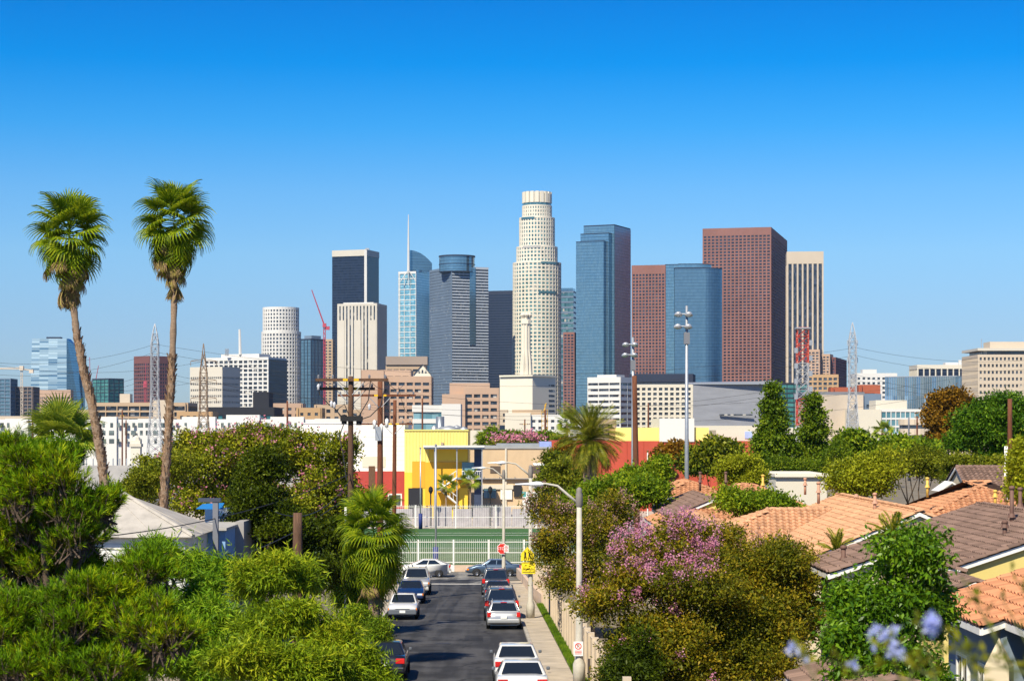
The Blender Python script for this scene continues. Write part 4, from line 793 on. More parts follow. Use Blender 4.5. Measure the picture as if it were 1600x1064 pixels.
# ------------------------------------------------------------------ floodlights, utility poles, wires
def floodlight(label, px, ytop, D, side):
    t = thing('floodlight_pole', label, 'floodlight', (X(px, D), D, 0)); H = Z(ytop, D); b = MB(); b.tube([(0, 0, 0), (0, 0, H * .5), (0, 0, H)], [.22, .17, .11], 12); b.build('pole', M_steel, t, True)
    for (dz, xs_) in ((-.7, (-.75, .15)), (-1.75, (-.8, .1))):
        b = MB(); b.tube([(-1.0, 0, H + dz), (.35, 0, H + dz)], .05, 6); b.build('cross_bar', M_steel, t)
        for x in xs_:
            M = Matrix.Translation((x, -.35, H + dz - .05)) @ Matrix.Rotation(R(60), 4, 'X'); b = MB(); b.lathe([(0, .30), (.15, .28), (.24, .1), (.30, -.10), (.28, -.12), (0, -.05)], 14, M @ Matrix.Diagonal((1.25, .8, .9, 1))); b.build('lamp_head', mat('lamp_aluminium', (.55, .56, .58), .35, metal=.5), t, True)
    b = MB(); b.box(-.25, .25, -.2, .2, H - 3.3, H - 2.3); b.build('ballast_box', M_dgrey, t)
floodlight('taller floodlight pole in front of the curved blue tower', 1073, 478, 172, -1); floodlight('shorter floodlight pole in front of the white ribbon office', 989, 527, 200, -1)
def pole_wood(label, px, ytop, D, r=.17, m=M_wood, arms=(), lean=0.0, extras=None, zb=None):
    z0 = gz(D); t = thing('utility_pole', label, 'utility pole', (X(px, D), D, z0)); H = Z(ytop, D) - z0
    b = MB(); n = 8; b.tube([(lean * i / n, 0, H * i / n) for i in range(n + 1)], [r * (1.15 - .35 * i / n) for i in range(n + 1)], 10); b.build('pole', m, t, True)
    for (dz, x0, x1, yy) in arms:
        b = MB(); b.box(x0, x1, yy - .06, yy + .06, H - dz - .07, H - dz + .07); a = b.build('crossarm', m, t)
        for x in (x0 + .15, x0 * .5, x1 * .5, x1 - .15):
            b = MB(); b.lathe([(0, H - dz + .07), (.05, H - dz + .07), (.06, H - dz + .2), (.03, H - dz + .26), (0, H - dz + .26)], 8, Matrix.Translation((x, yy, 0))); b.build('insulator', M_dgrey, a)
        for x in (-.25, .3):
            if (x0 < x - .2 and x1 > x + .2): b = MB(); b.box(x - .12, x + .12, yy - .07, yy - .063, H - dz - .06, H - dz + .06); b.build('yellow_marker', mat('yellow_marker', (.75, .45, .01), .5), a)
        if x1 - x0 > 2:
            b = MB()
            for s in (-1, 1): b.tube([(s * .1, yy, H - dz - .75), (s * .75, yy, H - dz - .05)], .025, 5)
            b.build('brace', M_steel, t)
    return t, H
t, H = pole_wood('weathered wooden utility pole with double crossarms and white conduit by the street', 548, 588, 100, .155, arms=((.18, -1.75, 1.9, -.2), (.62, -1.7, 1.2, .2)))
b = MB(); b.tube([(-.24, -.12, 0), (-.24, -.12, 6.4)], .065, 8); b.build('conduit', M_white, t, True)
b = MB(); b.box(-.5, .6, -.3, .1, H - 2.25, H - 2.0); b.lathe([(0, 0), (.13, 0), (.15, .45), (0, .5)], 10, Matrix.Translation((-.32, -.1, H - 2.4))); b.lathe([(0, 0), (.13, 0), (.15, .45), (0, .5)], 10, Matrix.Translation((.42, -.1, H - 2.45))); b.build('cable_splice', M_dark, t)
b = MB()
for (pts) in ([(-1.6, -.2, H - .2), (-1.55, -.2, H - .9), (-1.1, -.2, H - 1.4), (-.8, -.15, H - 1.6), (-.3, -.1, H - 2.2)], [(1.0, -.2, H - .25), (.9, -.2, H - 1.2), (.6, -.2, H - 1.7), (.3, -.1, H - 2.2)], [(1.7, 0, H - .6), (1.5, -.2, H - 1.5), (1.0, -.2, H - 2.0), (.4, -.1, H - 2.2)], [(-.3, -.2, H - 2.3), (-.55, -.2, H - 3), (-.35, -.2, H - 4), (-.2, -.15, H - 5.2)], [(-.5, -.2, H - 2), (-.7, -.2, H - 1.7), (-.3, -.2, H - 1.4), (-.1, -.1, H - 1.9)]): b.tube(pts, .028, 5)
b.build('jumper_cable', M_wire, t)
for (x, dz) in ((-1.6, .5), (-.95, 1.35), (-.8, 1.4), (.95, 1.5)): b = MB(); b.lathe([(0, 0), (.07, .03), (.05, .12), (.09, .2), (.05, .28), (0, .34)], 8, Matrix.Translation((x, -.22, H - dz - .2))); b.build('arrester', mat('porcelain', (.55, .56, .6), .3), t, True)
t, H = pole_wood('red brown utility pole with crossarm and white cutouts behind the double armed pole', 594, 596, 128, .2, M_rwood, arms=((.9, -2.7, 2.3, -.2),))
for x in (-.35, .1, .45): b = MB(); b.lathe([(0, 0), (.1, 0), (.12, .5), (0, .6)], 8, Matrix.Translation((x, -.25, H - 3.4 + abs(x)))); b.build('cutout', M_white, t, True)
b = MB(); b.box(-.3, .1, -.35, -.2, H - 3.8, H - 2.9); b.build('transformer_bracket', M_steel, t)
pole_wood('thinner red brown utility pole with one low crossarm', 615, 625, 150, .17, M_rwood, arms=((1.8, -2.6, 1.4, -.15),), lean=.1)
pole_wood('thick leaning rust brown pole beside the shorter floodlight', 997, 587, 135, .21, M_rwood, lean=-.25)
pole_wood('rust brown pole at the right edge among the tall trees', 1578, 623, 120, .17, M_rwood)
for (px, y, D, r, lb) in ((51, 650, 420, .22, 'far rust brown pole left of the bushy fan palm'), (191, 640, 400, .16, 'far thin pole just right of the leaning palm trunk'), (197, 656, 410, .16, 'far shorter pole beside its thin neighbour by the leaning palm'), (449, 626, 420, .22, 'far brown pole behind the pink flowering bush'), (660, 622, 520, .25, 'far brown pole over the yellow school roof'), (820, 655, 480, .2, 'far pole with little arms left of the date palm'), (852, 640, 520, .3, 'far orange brown pole behind the tan classroom'), (1013, 630, 600, .3, 'far brown pole between the floodlights'), (1378, 672, 500, .2, 'far short pole before the white office'), (1393, 668, 500, .22, 'far red pole before the curtain wall'), (1420, 652, 480, .25, 'far grey pole with pale top before the curtain wall'), (1433, 650, 500, .25, 'far dark pole left of the brown tree')):
    t, H = pole_wood(lb, px, y, D, r, M_rwood if px != 1420 else M_dgrey, arms=((1.2, -1.3, 1.3, -.2),) if px in (820, 51, 191) else ())
t = thing('vent_mast', 'slim white pipe mast on the rear roofs at right', 'pole', (X(1572, 110), 110, gz(110))); b = MB(); b.tube([(0, 0, 0), (0, 0, Z(697, 110) - gz(110))], [.12, .1], 8); b.build('pipe', M_white, t, True); b = MB(); b.lathe([(.2, 0), (.2, .5), (0, .55)], 8, Matrix.Translation((0, 0, Z(750, 110) - gz(110) - .3))); b.build('collar', M_tan, t)
for k, (px, y) in enumerate(((1033, 703), (1012, 706), (1064, 705), (1092, 700))):
    D = 215; t = thing('fence_pole', ['thin white pole left of the garden wall', 'thin white pole nearest the leaning brown pole', 'thin white pole left of the taller floodlight', 'thin white pole right of the taller floodlight'][k], 'pole', (X(px, D), D, 0)); b = MB(); b.tube([(0, 0, 0), (0, 0, Z(y, D))], .08, 6); b.build('pole', M_white, t); b = MB(); b.lathe([(.11, Z(y, D)), (.11, Z(y, D) + .15), (0, Z(y, D) + .2)], 6); b.build('cap', M_steel, t)
def wire(A, B, sag, r, label, group, n=18):
    A, B = Vector(A), Vector(B); b = MB(); b.tube([A.lerp(B, i / n) - Vector((0, 0, sag * 4 * (i / n) * (1 - i / n))) for i in range(n + 1)], r, 4, False); o = b.build('power_line', M_wire); tag(o, label, 'cable', group)
HV = 'thin high voltage line strung across the skyline between the pylons'
for (y0, y1, sag, od) in ((556, 548, 3, 'uppermost'), (574, 560, 3.4, 'second highest'), (594, 590, 4, 'third highest'), (604, 598, 4, 'lowest')):
    wire(W(-80, y0, 440), W(242, y1 - 10, 450), sag, .03, od + ' thin power line from the left edge to the slim white pylon', 'high voltage lines'); wire(W(242, y1 - 10, 450), W(1332, y1 - 4, 470), sag * 2.2, .03, od + ' thin power line spanning the skyline between the two white pylons', 'high voltage lines'); wire(W(1332, y1 - 6, 470), W(1700, y1 + 2, 500), sag, .03, od + ' thin power line from the pointed white pylon to the right edge', 'high voltage lines')
for (y0, y1, od) in ((565, 590, 'upper'), (595, 612, 'lower')):
    wire(W(-60, y0 - 5, 470), W(318, y0, 480), 3, .03, od + ' thin power line reaching the rusty pylon from the left edge', 'high voltage lines'); wire(W(318, y0, 480), W(1500, y1, 520), 9, .03, od + ' thin power line leaving the rusty pylon across the towers', 'high voltage lines')
for x, od in ((-1.6, 'leftmost'), (-.8, 'second from left'), (.9, 'third from left'), (1.75, 'rightmost')): wire((X(548, 100) + x, 99.8, Z(590, 100)), (X(594, 128) + x * .9, 127.8, Z(603, 128) + .2), .5, .016, od + ' street cable between the double armed pole and the pole behind it', 'street cables')
for x, od in ((-2.2, 'left'), (0, 'middle'), (1.2, 'right')): wire((X(594, 128) + x, 127.8, Z(605, 128)), (X(615, 150) + x, 149.8, Z(650, 150) + .2), .5, .016, od + ' street cable between the two red brown poles', 'street cables')
for (a, c, lb_) in (((548, 660), (-40, 850), 'long sagging service cable from the double armed pole across the pine'), ((548, 690), (200, 905), 'sagging service cable from the double armed pole to the white house'), ((548, 668), (430, 800), 'short service cable from the double armed pole to the dark tree')): wire(W(a[0], a[1] + 80, 100), W(c[0], c[1], 62 if c[0] < 300 else 80), .8, .02, lb_, 'service cables')
t, H = pole_wood('short sawn off timber post in the left garden', 465, 801, 72, .2, M_wood)
# cream bridge piers and rail far left
for k, (px, y, lb) in enumerate(((213, 680, 'cream stepped bridge pier left of the straight palm trunk'), (287, 664, 'cream stepped bridge pier right of the straight palm trunk'))):
    D = 380; t = thing('bridge_pier', lb, 'pier', (X(px, D), D, 0)); b = MB(); h = Z(y, D); b.box(-.9, .9, -.9, .9, 0, h - 1); b.build('shaft', M_cream, t); b = MB(); b.box(-1.1, 1.1, -1.1, 1.1, h - 2.2, h - 1.6); b.lathe([(.9, h - 1), (.7, h - .4), (0, h)], 8); b.build('cap', M_pale, t)
D = 372; t = thing('bridge_parapet', 'long pale bridge parapet between the cream piers', 'wall', (0, D, 0)); b = MB(); b.box(X(60, D), X(480, D), 0, .5, 0, Z(727, D)); b.build('wall', mat('grey_viaduct', (.38, .37, .36), .9, var=.15, scale=.4), t)
for k in range(40): b = MB(); x = X(62 + k * 10.4, D); b.box(x - .1, x + .1, .1, .3, Z(727, D), Z(716, D)); b.build('baluster', M_steel, t)
# ------------------------------------------------------------------ street furniture
def street_light(label, px, D, H, arm, lum_dx):
    u = X(px, D); z0 = gz(D) + .13; t = thing('street_light', label, 'street light', (u, D, z0)); b = MB(); b.lathe([(0, 0), (.23, 0), (.23, .75), (.15, .95), (.115, 3), (.09, H - .1), (.0, H - .1)], 12); b.build('pole', M_conc, t, True)
    b = MB(); b.lathe([(.105, H - .55), (.13, H - .5), (.13, H - .1), (.10, H), (.11, H + .08), (.05, H + .16), (0, H + .17)], 10); b.build('cap', mat('weathered_metal', (.20, .18, .16), .7), t, True)
    b = MB(); b.tube([(0, 0, H - .45), (-.4, 0, H - .12), (-arm * .55, 0, H + .22), (-arm * .85, 0, H + .30), (-arm, 0, H + .30)], [.055, .05, .045, .04, .04], 8); b.build('arm', M_conc, t, True)
    hd = MB(); M = Matrix.Translation((-arm - .28, 0, H + .27)) @ Matrix.Scale(1, 4)
    prof = [(-.62, .05, .03), (-.45, .09, .045), (-.1, .12, .07), (.15, .15, .12), (.32, .11, .11), (.42, .05, .05)]
    rings = []
    for (x, wy, h) in prof: rings.append([M @ Vector((x, wy * math.cos(a), h * math.sin(a) * (.7 if math.sin(a) < 0 else 1))) for a in [2 * math.pi * i / 10 for i in range(10)]])
    for r0, r1 in zip(rings, rings[1:]):
        for j in range(10): hd.face([r0[j], r0[(j + 1) % 10], r1[(j + 1) % 10], r1[j]])
    hd.face(rings[0]); hd.face(rings[-1][::-1]); h = hd.build('luminaire', mat('luminaire_white', (.66, .67, .66), .4), t, True)
    b = MB(); b.lathe([(.0, -.12), (.08, -.11), (.1, -.06), (0, -.05)], 10, Matrix.Translation((-arm - .2, 0, H + .25))); b.build('lens', mat('lamp_lens', (.5, .5, .45), .2), h)
    return t
SL1 = street_light('nearest concrete street light with no parking plate, right pavement', 905, 73, 7.05, 1.45, 0)
SL2 = street_light('middle concrete street light carrying the yellow school signs', 829, 111, 8.35, 1.5, 0)
SL3 = street_light('farthest concrete street light carrying the stop sign at the corner', 787, 150, 8.5, 1.5, 0)
def text(s, size, m, parent, loc, extr=.004, rotx=90, name='lettering'):
    cu = bpy.data.curves.new(name, 'FONT'); cu.body = s; cu.size = size; cu.align_x = 'CENTER'; cu.align_y = 'CENTER'; cu.extrude = extr; cu.materials.append(m)
    tmp = bpy.data.objects.new('tmp', cu); C.objects.link(tmp); dg = bpy.context.evaluated_depsgraph_get(); me = bpy.data.meshes.new_from_object(tmp.evaluated_get(dg)); bpy.data.objects.remove(tmp); bpy.data.curves.remove(cu)
    o = bpy.data.objects.new(name, me); C.objects.link(o); o.parent = parent; o.location = loc; o.rotation_euler = (R(rotx), 0, 0); return o
def disc(n, r, y0, y1, M, rot=0):
    b = MB(); p = [(r * math.sin(2 * math.pi * (i + rot) / n), r * math.cos(2 * math.pi * (i + rot) / n)) for i in range(n)]
    b.face([M @ Vector((a, y0, c)) for (a, c) in p][::-1] if 0 else [M @ Vector((a, y0, c)) for (a, c) in p]); b.face([M @ Vector((a, y1, c)) for (a, c) in p][::-1])
    for i in range(n): a, c = p[i], p[(i + 1) % n]; b.face([M @ Vector((a[0], y0, a[1])), M @ Vector((c[0], y0, c[1])), M @ Vector((c[0], y1, c[1])), M @ Vector((a[0], y1, a[1]))])
    return b
M_sr = mat('sign_red', (.58, .03, .02), .45, var=.25, scale=5); M_sw = mat('sign_white', (.75, .74, .72), .45, var=.05); M_sy = mat('sign_yellow', (.80, .62, .02), .45, var=.06); M_sk = mat('sign_black', (.02, .02, .02), .5)
D = 149.75; t = thing('stop_sign', 'red octagonal stop sign fixed to the farthest street light', 'sign', (X(785, D), D, Z(857, D)))
disc(8, .44, -.03, 0, Matrix(), .5).build('border', M_sw, t); disc(8, .40, -.036, -.03, Matrix(), .5).build('plate', M_sr, t); text('STOP', .30, M_sw, t, (-.02, -.04, 0))
def no_parking(t, s, mk):
    b = MB(); b.box(-.15 * s, .15 * s, -.015, 0, -.23 * s, .23 * s); b.build('plate', M_sw, t)
    b = MB(); n = 24
    for i in range(n):
        a, c = 2 * math.pi * i / n, 2 * math.pi * (i + 1) / n
        b.face([(.105 * s * math.sin(a), -.02, .08 * s + .105 * s * math.cos(a)), (.105 * s * math.sin(c), -.02, .08 * s + .105 * s * math.cos(c)), (.078 * s * math.sin(c), -.02, .08 * s + .078 * s * math.cos(c)), (.078 * s * math.sin(a), -.02, .08 * s + .078 * s * math.cos(a))])
    b.face([(-.075 * s, -.021, .145 * s), (-.06 * s, -.021, .155 * s), (.075 * s, -.021, .015 * s), (.06 * s, -.021, .005 * s)]); b.build('ring', M_sr, t)
    text('P', .15 * s, M_sk, t, (0, -.018, .08 * s), .001)
    for k in range(3): b = MB(); b.box(-.11 * s, .11 * s, -.02, -.015, (-.08 - k * .045) * s, (-.06 - k * .045) * s); b.build('print_line', M_sr, t)
D = 149.7; t = thing('no_parking_sign', 'small white no parking plate overlapping the stop sign', 'sign', (X(791, D), D - .05, Z(857, D))); no_parking(t, 1.15, 0)
D = 72.8; t = thing('no_parking_sign', 'white no parking plate with red ring on the nearest street light', 'sign', (X(903.5, D), D, Z(1013, D))); no_parking(t, 1.15, 1)
D = 110.75; t = thing('school_sign', 'yellow pentagon school crossing sign above a wider yellow plate', 'sign', (X(824, D), D, Z(868, D)))
b = MB(); P5 = [(-.36, -.28), (.36, -.28), (.36, .12), (0, .50), (-.36, .12)]; b.face([(x, -.03, z) for (x, z) in P5]); b.face([(x, 0, z) for (x, z) in P5][::-1])
for i in range(5): a, c = P5[i], P5[(i + 1) % 5]; b.face([(a[0], -.03, a[1]), (a[0], 0, a[1]), (c[0], 0, c[1]), (c[0], -.03, c[1])])
b.build('plate', M_sy, t)
for (x, s) in ((-.12, 1.0), (.12, .85)):
    b = MB(); b.lathe([(0, -.05), (.05, -.03), (.05, .03), (0, .05)], 8, Matrix.Translation((x, -.035, .16 * s))); b.box(x - .05, x + .05, -.036, -.031, -.06, .10 * s); b.tube([(x - .03, -.035, -.06), (x - .07, -.035, -.22)], .018, 5); b.tube([(x + .03, -.035, -.06), (x + .08, -.035, -.22)], .018, 5); b.build('walker_symbol', M_sk, t)
b = MB(); b.box(-.32, .45, -.02, 0, -1.0, -.35); b.build('lower_plate', M_sy, t); b = MB()
for z in (-.78, -.92): b.box(-.27, .40, -.026, -.02, z, z + .03)
b.build('print_line', M_sk, t); b = MB(); b.box(-.3, .43, -.026, -.02, -.40, -.375); b.build('print_line', M_sk, t)
# board fence along the right pavement, low wall, verge
M_fence = mat('beige_fence_boards', (.44, .36, .27), .85, var=.12, scale=1.2, stain=.25); M_fp = mat('beige_fence_posts', (.52, .43, .32), .85, var=.1, scale=1.2, stain=.2)
t = thing('board_fence', 'beige board fence with posts along the right pavement', 'fence')
D = 56.0; k = 0
while D < 150:
    u = 4.22; b = MB(); p = ST(u, D, 0); b.box(p.x - .12, p.x + .12, p.y - .12, p.y + .12, p.z - .1, p.z + 2.0); b.build('post', M_fp, t)
    b = MB()
    for i in range(14):
        a = ST(u, D + .14 + i * .165, 0); o_ = .012 * (i % 2); b.box(a.x - .03 - o_, a.x + .03, a.y, a.y + .158, a.z + .05, a.z + 1.82)
    b.build('board_panel', M_fence, t); b = MB(); a = ST(u, D + .12, 0); c = ST(u, D + 2.4, 0); b.tube([(a.x, a.y, a.z + 1.87), (c.x, c.y, c.z + 1.87)], .06, 4); b.build('cap_rail', M_fp, t); D += 2.5
t = thing('kerb_wall', 'low curved pinkish retaining wall at the pavement corner', 'wall'); pts = [(3.30, 166), (3.42, 160), (3.52, 150), (3.63, 141), (3.8, 132), (4.02, 124)]; M_pw = mat('pinkish_wall', (.56, .42, .31), .85, var=.1, scale=1)
for (a, c) in zip(pts, pts[1:]):
    b = MB(); A, Bq = ST(*a), ST(*c); o_ = Vector((.25, 0, 0)); h = Vector((0, 0, .75)); b.face([A, Bq, Bq + h, A + h][::-1]); b.face([A + h, Bq + h, Bq + h + o_, A + h + o_][::-1]); b.face([A, A + h, A + h + o_, A + o_]); b.face([Bq, Bq + o_, Bq + h + o_, Bq + h]); b.build('wall_section', M_pw, t)
strip('verge', 3.72, 4.2, 56, 124, .10, mat('verge_soil', (.09, .085, .045), .95, var=.3, scale=3))
t = thing('manhole_cover', 'round iron manhole cover in the middle of the street', 'manhole', ST(-1.6, 94, .006)); b = MB(); b.lathe([(.38, 0), (.38, .012), (.30, .016), (.28, .010), (0, .012)], 20); b.build('lid', mat('cast_iron', (.06, .055, .05), .6, metal=.5), t)
def grass(name, label, n, fn, h, m_):
    P_ = np.array([fn() for _ in range(n)]); a = RNG.uniform(0, 6.28, n); hh = h * RNG.uniform(.5, 1.2, n); d = np.stack([np.cos(a), np.sin(a), np.zeros(n)], 1) * .012; tip = np.stack([RNG.normal(0, .03, n), RNG.normal(0, .03, n), hh], 1)
    V = np.stack([P_ - d, P_ + d, P_ + tip], 1); o = link(name, np_mesh(name, V, 3, m_)); tag(o, label, 'grass', kind='stuff')
M_grass = leafmat('lawn_blades', (.02, .06, .008), (.05, .13, .018), (.11, .19, .03))
def vg():
    D = random.uniform(60, 124); return tuple(ST(random.triangular(3.72, 4.15, 4.0), D, .10))
grass('grass', 'green grass verge between pavement and board fence', 26000, vg, .16, M_grass)

# ------------------------------------------------------------------ cars
def paint(name, c, metal=0.0): return mat('paint_' + name, c, .32, metal=metal, var=.03, scale=3, coat=.8, spec=.5)
G_car = mat('car_glass', (.012, .015, .018), .06, spec=.9, var=.1); M_rim = mat('alloy_rim', (.45, .46, .48), .3, metal=.8); M_tail = mat('tail_lamp', (.50, .015, .012), .25, var=.2); M_head = mat('head_lamp', (.62, .64, .66), .15, var=.2); M_amber = mat('amber_lamp', (.75, .22, .01), .25); M_plate = mat('number_plate', (.78, .78, .76), .4); M_chrome = mat('bright_trim', (.55, .55, .56), .2, metal=.9); M_bump = mat('grey_bumper', (.10, .115, .14), .6)
SPEC = {  # length, width, height, belt, hood z front, roof front y, roof back y, windscreen base y, rear glass base y, deck z, wheel radius, clearance
 'sedan': (4.55, 1.76, 1.42, .94, .72, .35, -.95, 1.05, -1.62, .98, .315, .22), 'oldsedan': (4.3, 1.68, 1.38, .88, .72, .30, -.85, .90, -1.40, .92, .29, .20),
 'wagon': (4.55, 1.77, 1.43, .92, .72, .40, -1.75, 1.10, -2.08, .95, .315, .20), 'suv': (4.85, 1.92, 1.82, 1.14, .95, .45, -2.05, 1.10, -2.28, 1.15, .37, .30), 'hatch': (4.46, 1.75, 1.49, .98, .70, .05, -1.05, 1.30, -2.05, 1.08, .31, .20), 'coupe': (4.7, 1.8, 1.36, .90, .72, .15, -.85, .85, -1.55, .95, .31, .19)}
def car(label, kind, pnt, u=None, D=0, away=True, pos=None, heading=None, group='parked cars', lamp=True, bumper=None, plate=True):
    Ln, Wd, Hh, belt, hz, rf, rb, wf, wb, dk, wr, cl = SPEC[kind]; hw = Wd / 2; bm_ = bumper or pnt
    if pos is None: p = ST(u, D, .004); slope = math.atan(-.03); rz = SA + (0 if away else math.pi)
    else: p = pos; rz = heading; slope = 0
    t = thing('car', label, 'car', p, rz, group); t.rotation_euler = (slope if away and pos is None else -slope, 0, rz)
    Lh = Ln / 2; body = MB()
    st = [(-Lh, .80, .42, .60), (-Lh + .03, .90, .34, dk - .22), (-Lh + .12, .96, .29, dk - .03), (-Lh + .35, .99, cl + .02, dk), (wb + .05, 1.0, cl, dk + .01), (0, 1.0, cl, belt), (wf - .05, 1.0, cl, belt + .02), (wf + .35, .99, cl, belt - .01), (Lh - .55, .98, cl + .02, hz + .10), (Lh - .18, .94, .27, hz), (Lh - .05, .88, .31, hz - .10), (Lh, .78, .38, hz - .22)]
    secs = []
    for (y, k, zb, zt) in st:
        w_ = hw * k; zm = (zb + zt) / 2
        h_ = [(.72 * w_, zb), (.95 * w_, zb + .05), (w_, zm), (.985 * w_, zt - .10), (.93 * w_, zt - .02), (.5 * w_, zt + .012)]
        secs.append([Vector((x, y, z)) for (x, z) in h_] + [Vector((-x, y, z)) for (x, z) in reversed(h_)])
    k = len(secs[0])
    for a, c in zip(secs, secs[1:]):
        for j in range(k): body.face([a[j], c[j], c[(j + 1) % k], a[(j + 1) % k]])
    body.face(secs[0]); body.face(secs[-1][::-1])
    me = body.mesh('body'); bmx = bmesh.new(); bmx.from_mesh(me); bmesh.ops.remove_doubles(bmx, verts=bmx.verts, dist=.0005); bmesh.ops.recalc_face_normals(bmx, faces=bmx.faces); bmx.to_mesh(me); bmx.free(); me.polygons.foreach_set('use_smooth', [True] * len(me.polygons)); me.materials.append(pnt); link('body', me, t)
    # cabin
    wbt, wrf = hw * .93, hw * .70; zb0 = belt - .03
    base = [Vector((-wbt, wb, dk - .03)), Vector((wbt, wb, dk - .03)), Vector((wbt, wf, belt)), Vector((-wbt, wf, belt))]; top = [Vector((-wrf, rb, Hh - .015)), Vector((wrf, rb, Hh - .015)), Vector((wrf, rf, Hh - .01)), Vector((-wrf, rf, Hh - .01))]
    cab = MB(); ctr = [Vector((-wrf * .9, (rb + rf) / 2, Hh + .02)), Vector((wrf * .9, (rb + rf) / 2, Hh + .02))]
    cab.face([base[0], base[1], top[1], top[0]]); cab.face([base[2], base[3], top[3], top[2]]); cab.face([base[1], base[2], top[2], top[1]]); cab.face([base[3], base[0], top[0], top[3]]); cab.face(top); cab.face([b_ - Vector((0, 0, .1)) for b_ in base][::-1])
    for i in range(4): cab.face([base[i] - Vector((0, 0, .1)), base[(i + 1) % 4] - Vector((0, 0, .1)), base[(i + 1) % 4], base[i]])
    me = cab.mesh('cabin'); bmx = bmesh.new(); bmx.from_mesh(me); bmesh.ops.remove_doubles(bmx, verts=bmx.verts, dist=.0005); bmesh.ops.recalc_face_normals(bmx, faces=bmx.faces)
    bmesh.ops.bevel(bmx, geom=[e for e in bmx.edges if all(v.co.z > belt - .05 for v in e.verts) and max(v.co.z for v in e.verts) > Hh - .1], offset=.09, segments=3, affect='EDGES', profile=.6)
    bmx.to_mesh(me); bmx.free(); me.polygons.foreach_set('use_smooth', [True] * len(me.polygons)); me.materials.append(pnt); link('cabin', me, t)
    def pane(name, q, m, off, parent=t):
        n = (q[1] - q[0]).cross(q[3] - q[0]).normalized(); b = MB(); b.face([p_ + n * off for p_ in q]); bk = [p_ - n * .03 for p_ in q]
        for i in range(4): b.face([bk[i], bk[(i + 1) % 4], q[(i + 1) % 4] + n * off, q[i] + n * off])
        return b.build(name, m, parent)
    def quad(a, b_, c, d, ml, mr_, mb_, mt): # inset in face a,b (bottom) c,d (top right, top left)
        e = lambda s, v: (a.lerp(b_, s)).lerp(d.lerp(c, s), v)
        return [e(ml, mb_), e(1 - mr_, mb_), e(1 - mr_, 1 - mt), e(ml, 1 - mt)]
    pane('rear_window', quad(base[0], base[1], top[1], top[0], .07, .07, .08, .12), G_car, .008); pane('windscreen', quad(base[2], base[3], top[3], top[2], .06, .06, .05, .10), G_car, .008)
    three = kind in ('wagon', 'suv')
    for s, (a, b_, c, d) in enumerate(((base[1], base[2], top[2], top[1]), (base[3], base[0], top[0], top[3]))):
        cuts = ((.16, .50), (.53, .84)) if not three else ((.06, .26), (.29, .55), (.58, .86))
        for (l0, l1) in cuts: pane('side_window', quad(a, b_, c, d, l0, 1 - l1, .12, .14) if s == 0 else quad(a, b_, c, d, 1 - l1, l0, .12, .14), G_car, .008)
    sgn = (-1, 1)
    for s in sgn:
        b = MB(); b.box(s * hw * .55 if s > 0 else -hw * .93, hw * .93 if s > 0 else -hw * .55, -Lh - .005, -Lh + .18, dk - .30, dk - .10) if kind in ('sedan', 'oldsedan', 'coupe', 'hatch') else b.box(min(s * hw * .76, s * hw * .97), max(s * hw * .76, s * hw * .97), -Lh - .005, -Lh + .20, dk - .30, dk - .05 if kind == 'wagon' else dk + .0)
        b.build('tail_light', M_tail, t, bevel=.02)
        b = MB(); b.box(min(s * hw * .52, s * hw * .88), max(s * hw * .52, s * hw * .88), Lh - .16, Lh + .004, hz - .20, hz - .06); h = b.build('headlight', M_head, t, bevel=.02)
        b = MB(); b.box(min(s * hw * .885, s * hw * .96), max(s * hw * .885, s * hw * .96), Lh - .24, Lh - .03, hz - .20, hz - .06); b.build('indicator', M_amber, h, bevel=.015)
        b = MB(); b.box(min(s * hw * 1.0, s * hw * 1.14), max(s * hw * 1.0, s * hw * 1.14), wf - .42, wf - .32, belt + .02, belt + .14); b.build('wing_mirror', M_bump, t, bevel=.03)
        for yy in (Lh - .88, -Lh + .92):
            M = Matrix.Translation((s * (hw - .085), yy, wr)) @ Matrix.Rotation(R(90) * s, 4, 'Y')
            b = MB(); b.lathe([(wr * .62, -.10), (wr * .95, -.10), (wr, -.06), (wr, .06), (wr * .95, .10), (wr * .62, .105)], 20, M); wh = empty('wheel'); wh.parent = t; b.build('tyre', M_dark, wh, True)
            b = MB(); b.lathe([(0, .06), (wr * .2, .09), (wr * .55, .07), (wr * .64, .10), (wr * .64, -.05)], 20, M); b.build('rim', M_rim, wh, True); b = MB()
            for i in range(5): b.box(-.018, .018, wr * .2, wr * .52, .085, .1, M @ Matrix.Rotation(R(72 * i), 4, 'Z'))
            b.build('spoke_gap', M_dark, wh)
            b = MB(); b.lathe([(0, .098), (wr * 1.16, .098), (wr * 1.16, .0)], 24, Matrix.Translation((s * (hw - .10), yy, wr + .01)) @ Matrix.Rotation(R(90) * s, 4, 'Y')); 
            b.v = [(x, y, max(z, cl - .02)) for (x, y, z) in b.v]; b.build('wheel_arch', M_dark, t)
    for (nm, yy, s) in (('rear_bumper', -Lh, -1), ('front_bumper', Lh, 1)):
        b = MB(); b.box(-hw * .93, hw * .93, yy - .07 if s < 0 else yy - .10, yy + .10 if s < 0 else yy + .07, .30 if bumper else .34, .60 if bumper else .56); b.build(nm, bm_, t, bevel=.05)
        if plate: b = MB(); b.box(-.16, .16, yy + s * .075 - .01, yy + s * .075 + .01, .58 if s < 0 else .40, .74 if s < 0 else .54); b.build('number_plate', M_plate, t)
    b = MB(); b.box(-hw * .48, hw * .48, Lh - .12, Lh - .0, hz - .20, hz - .09); gr = b.build('grille', M_dark, t); b = MB(); b.box(-hw * .46, hw * .46, Lh + .0, Lh + .012, hz - .16, hz - .14); b.build('grille_bar', M_chrome, gr)
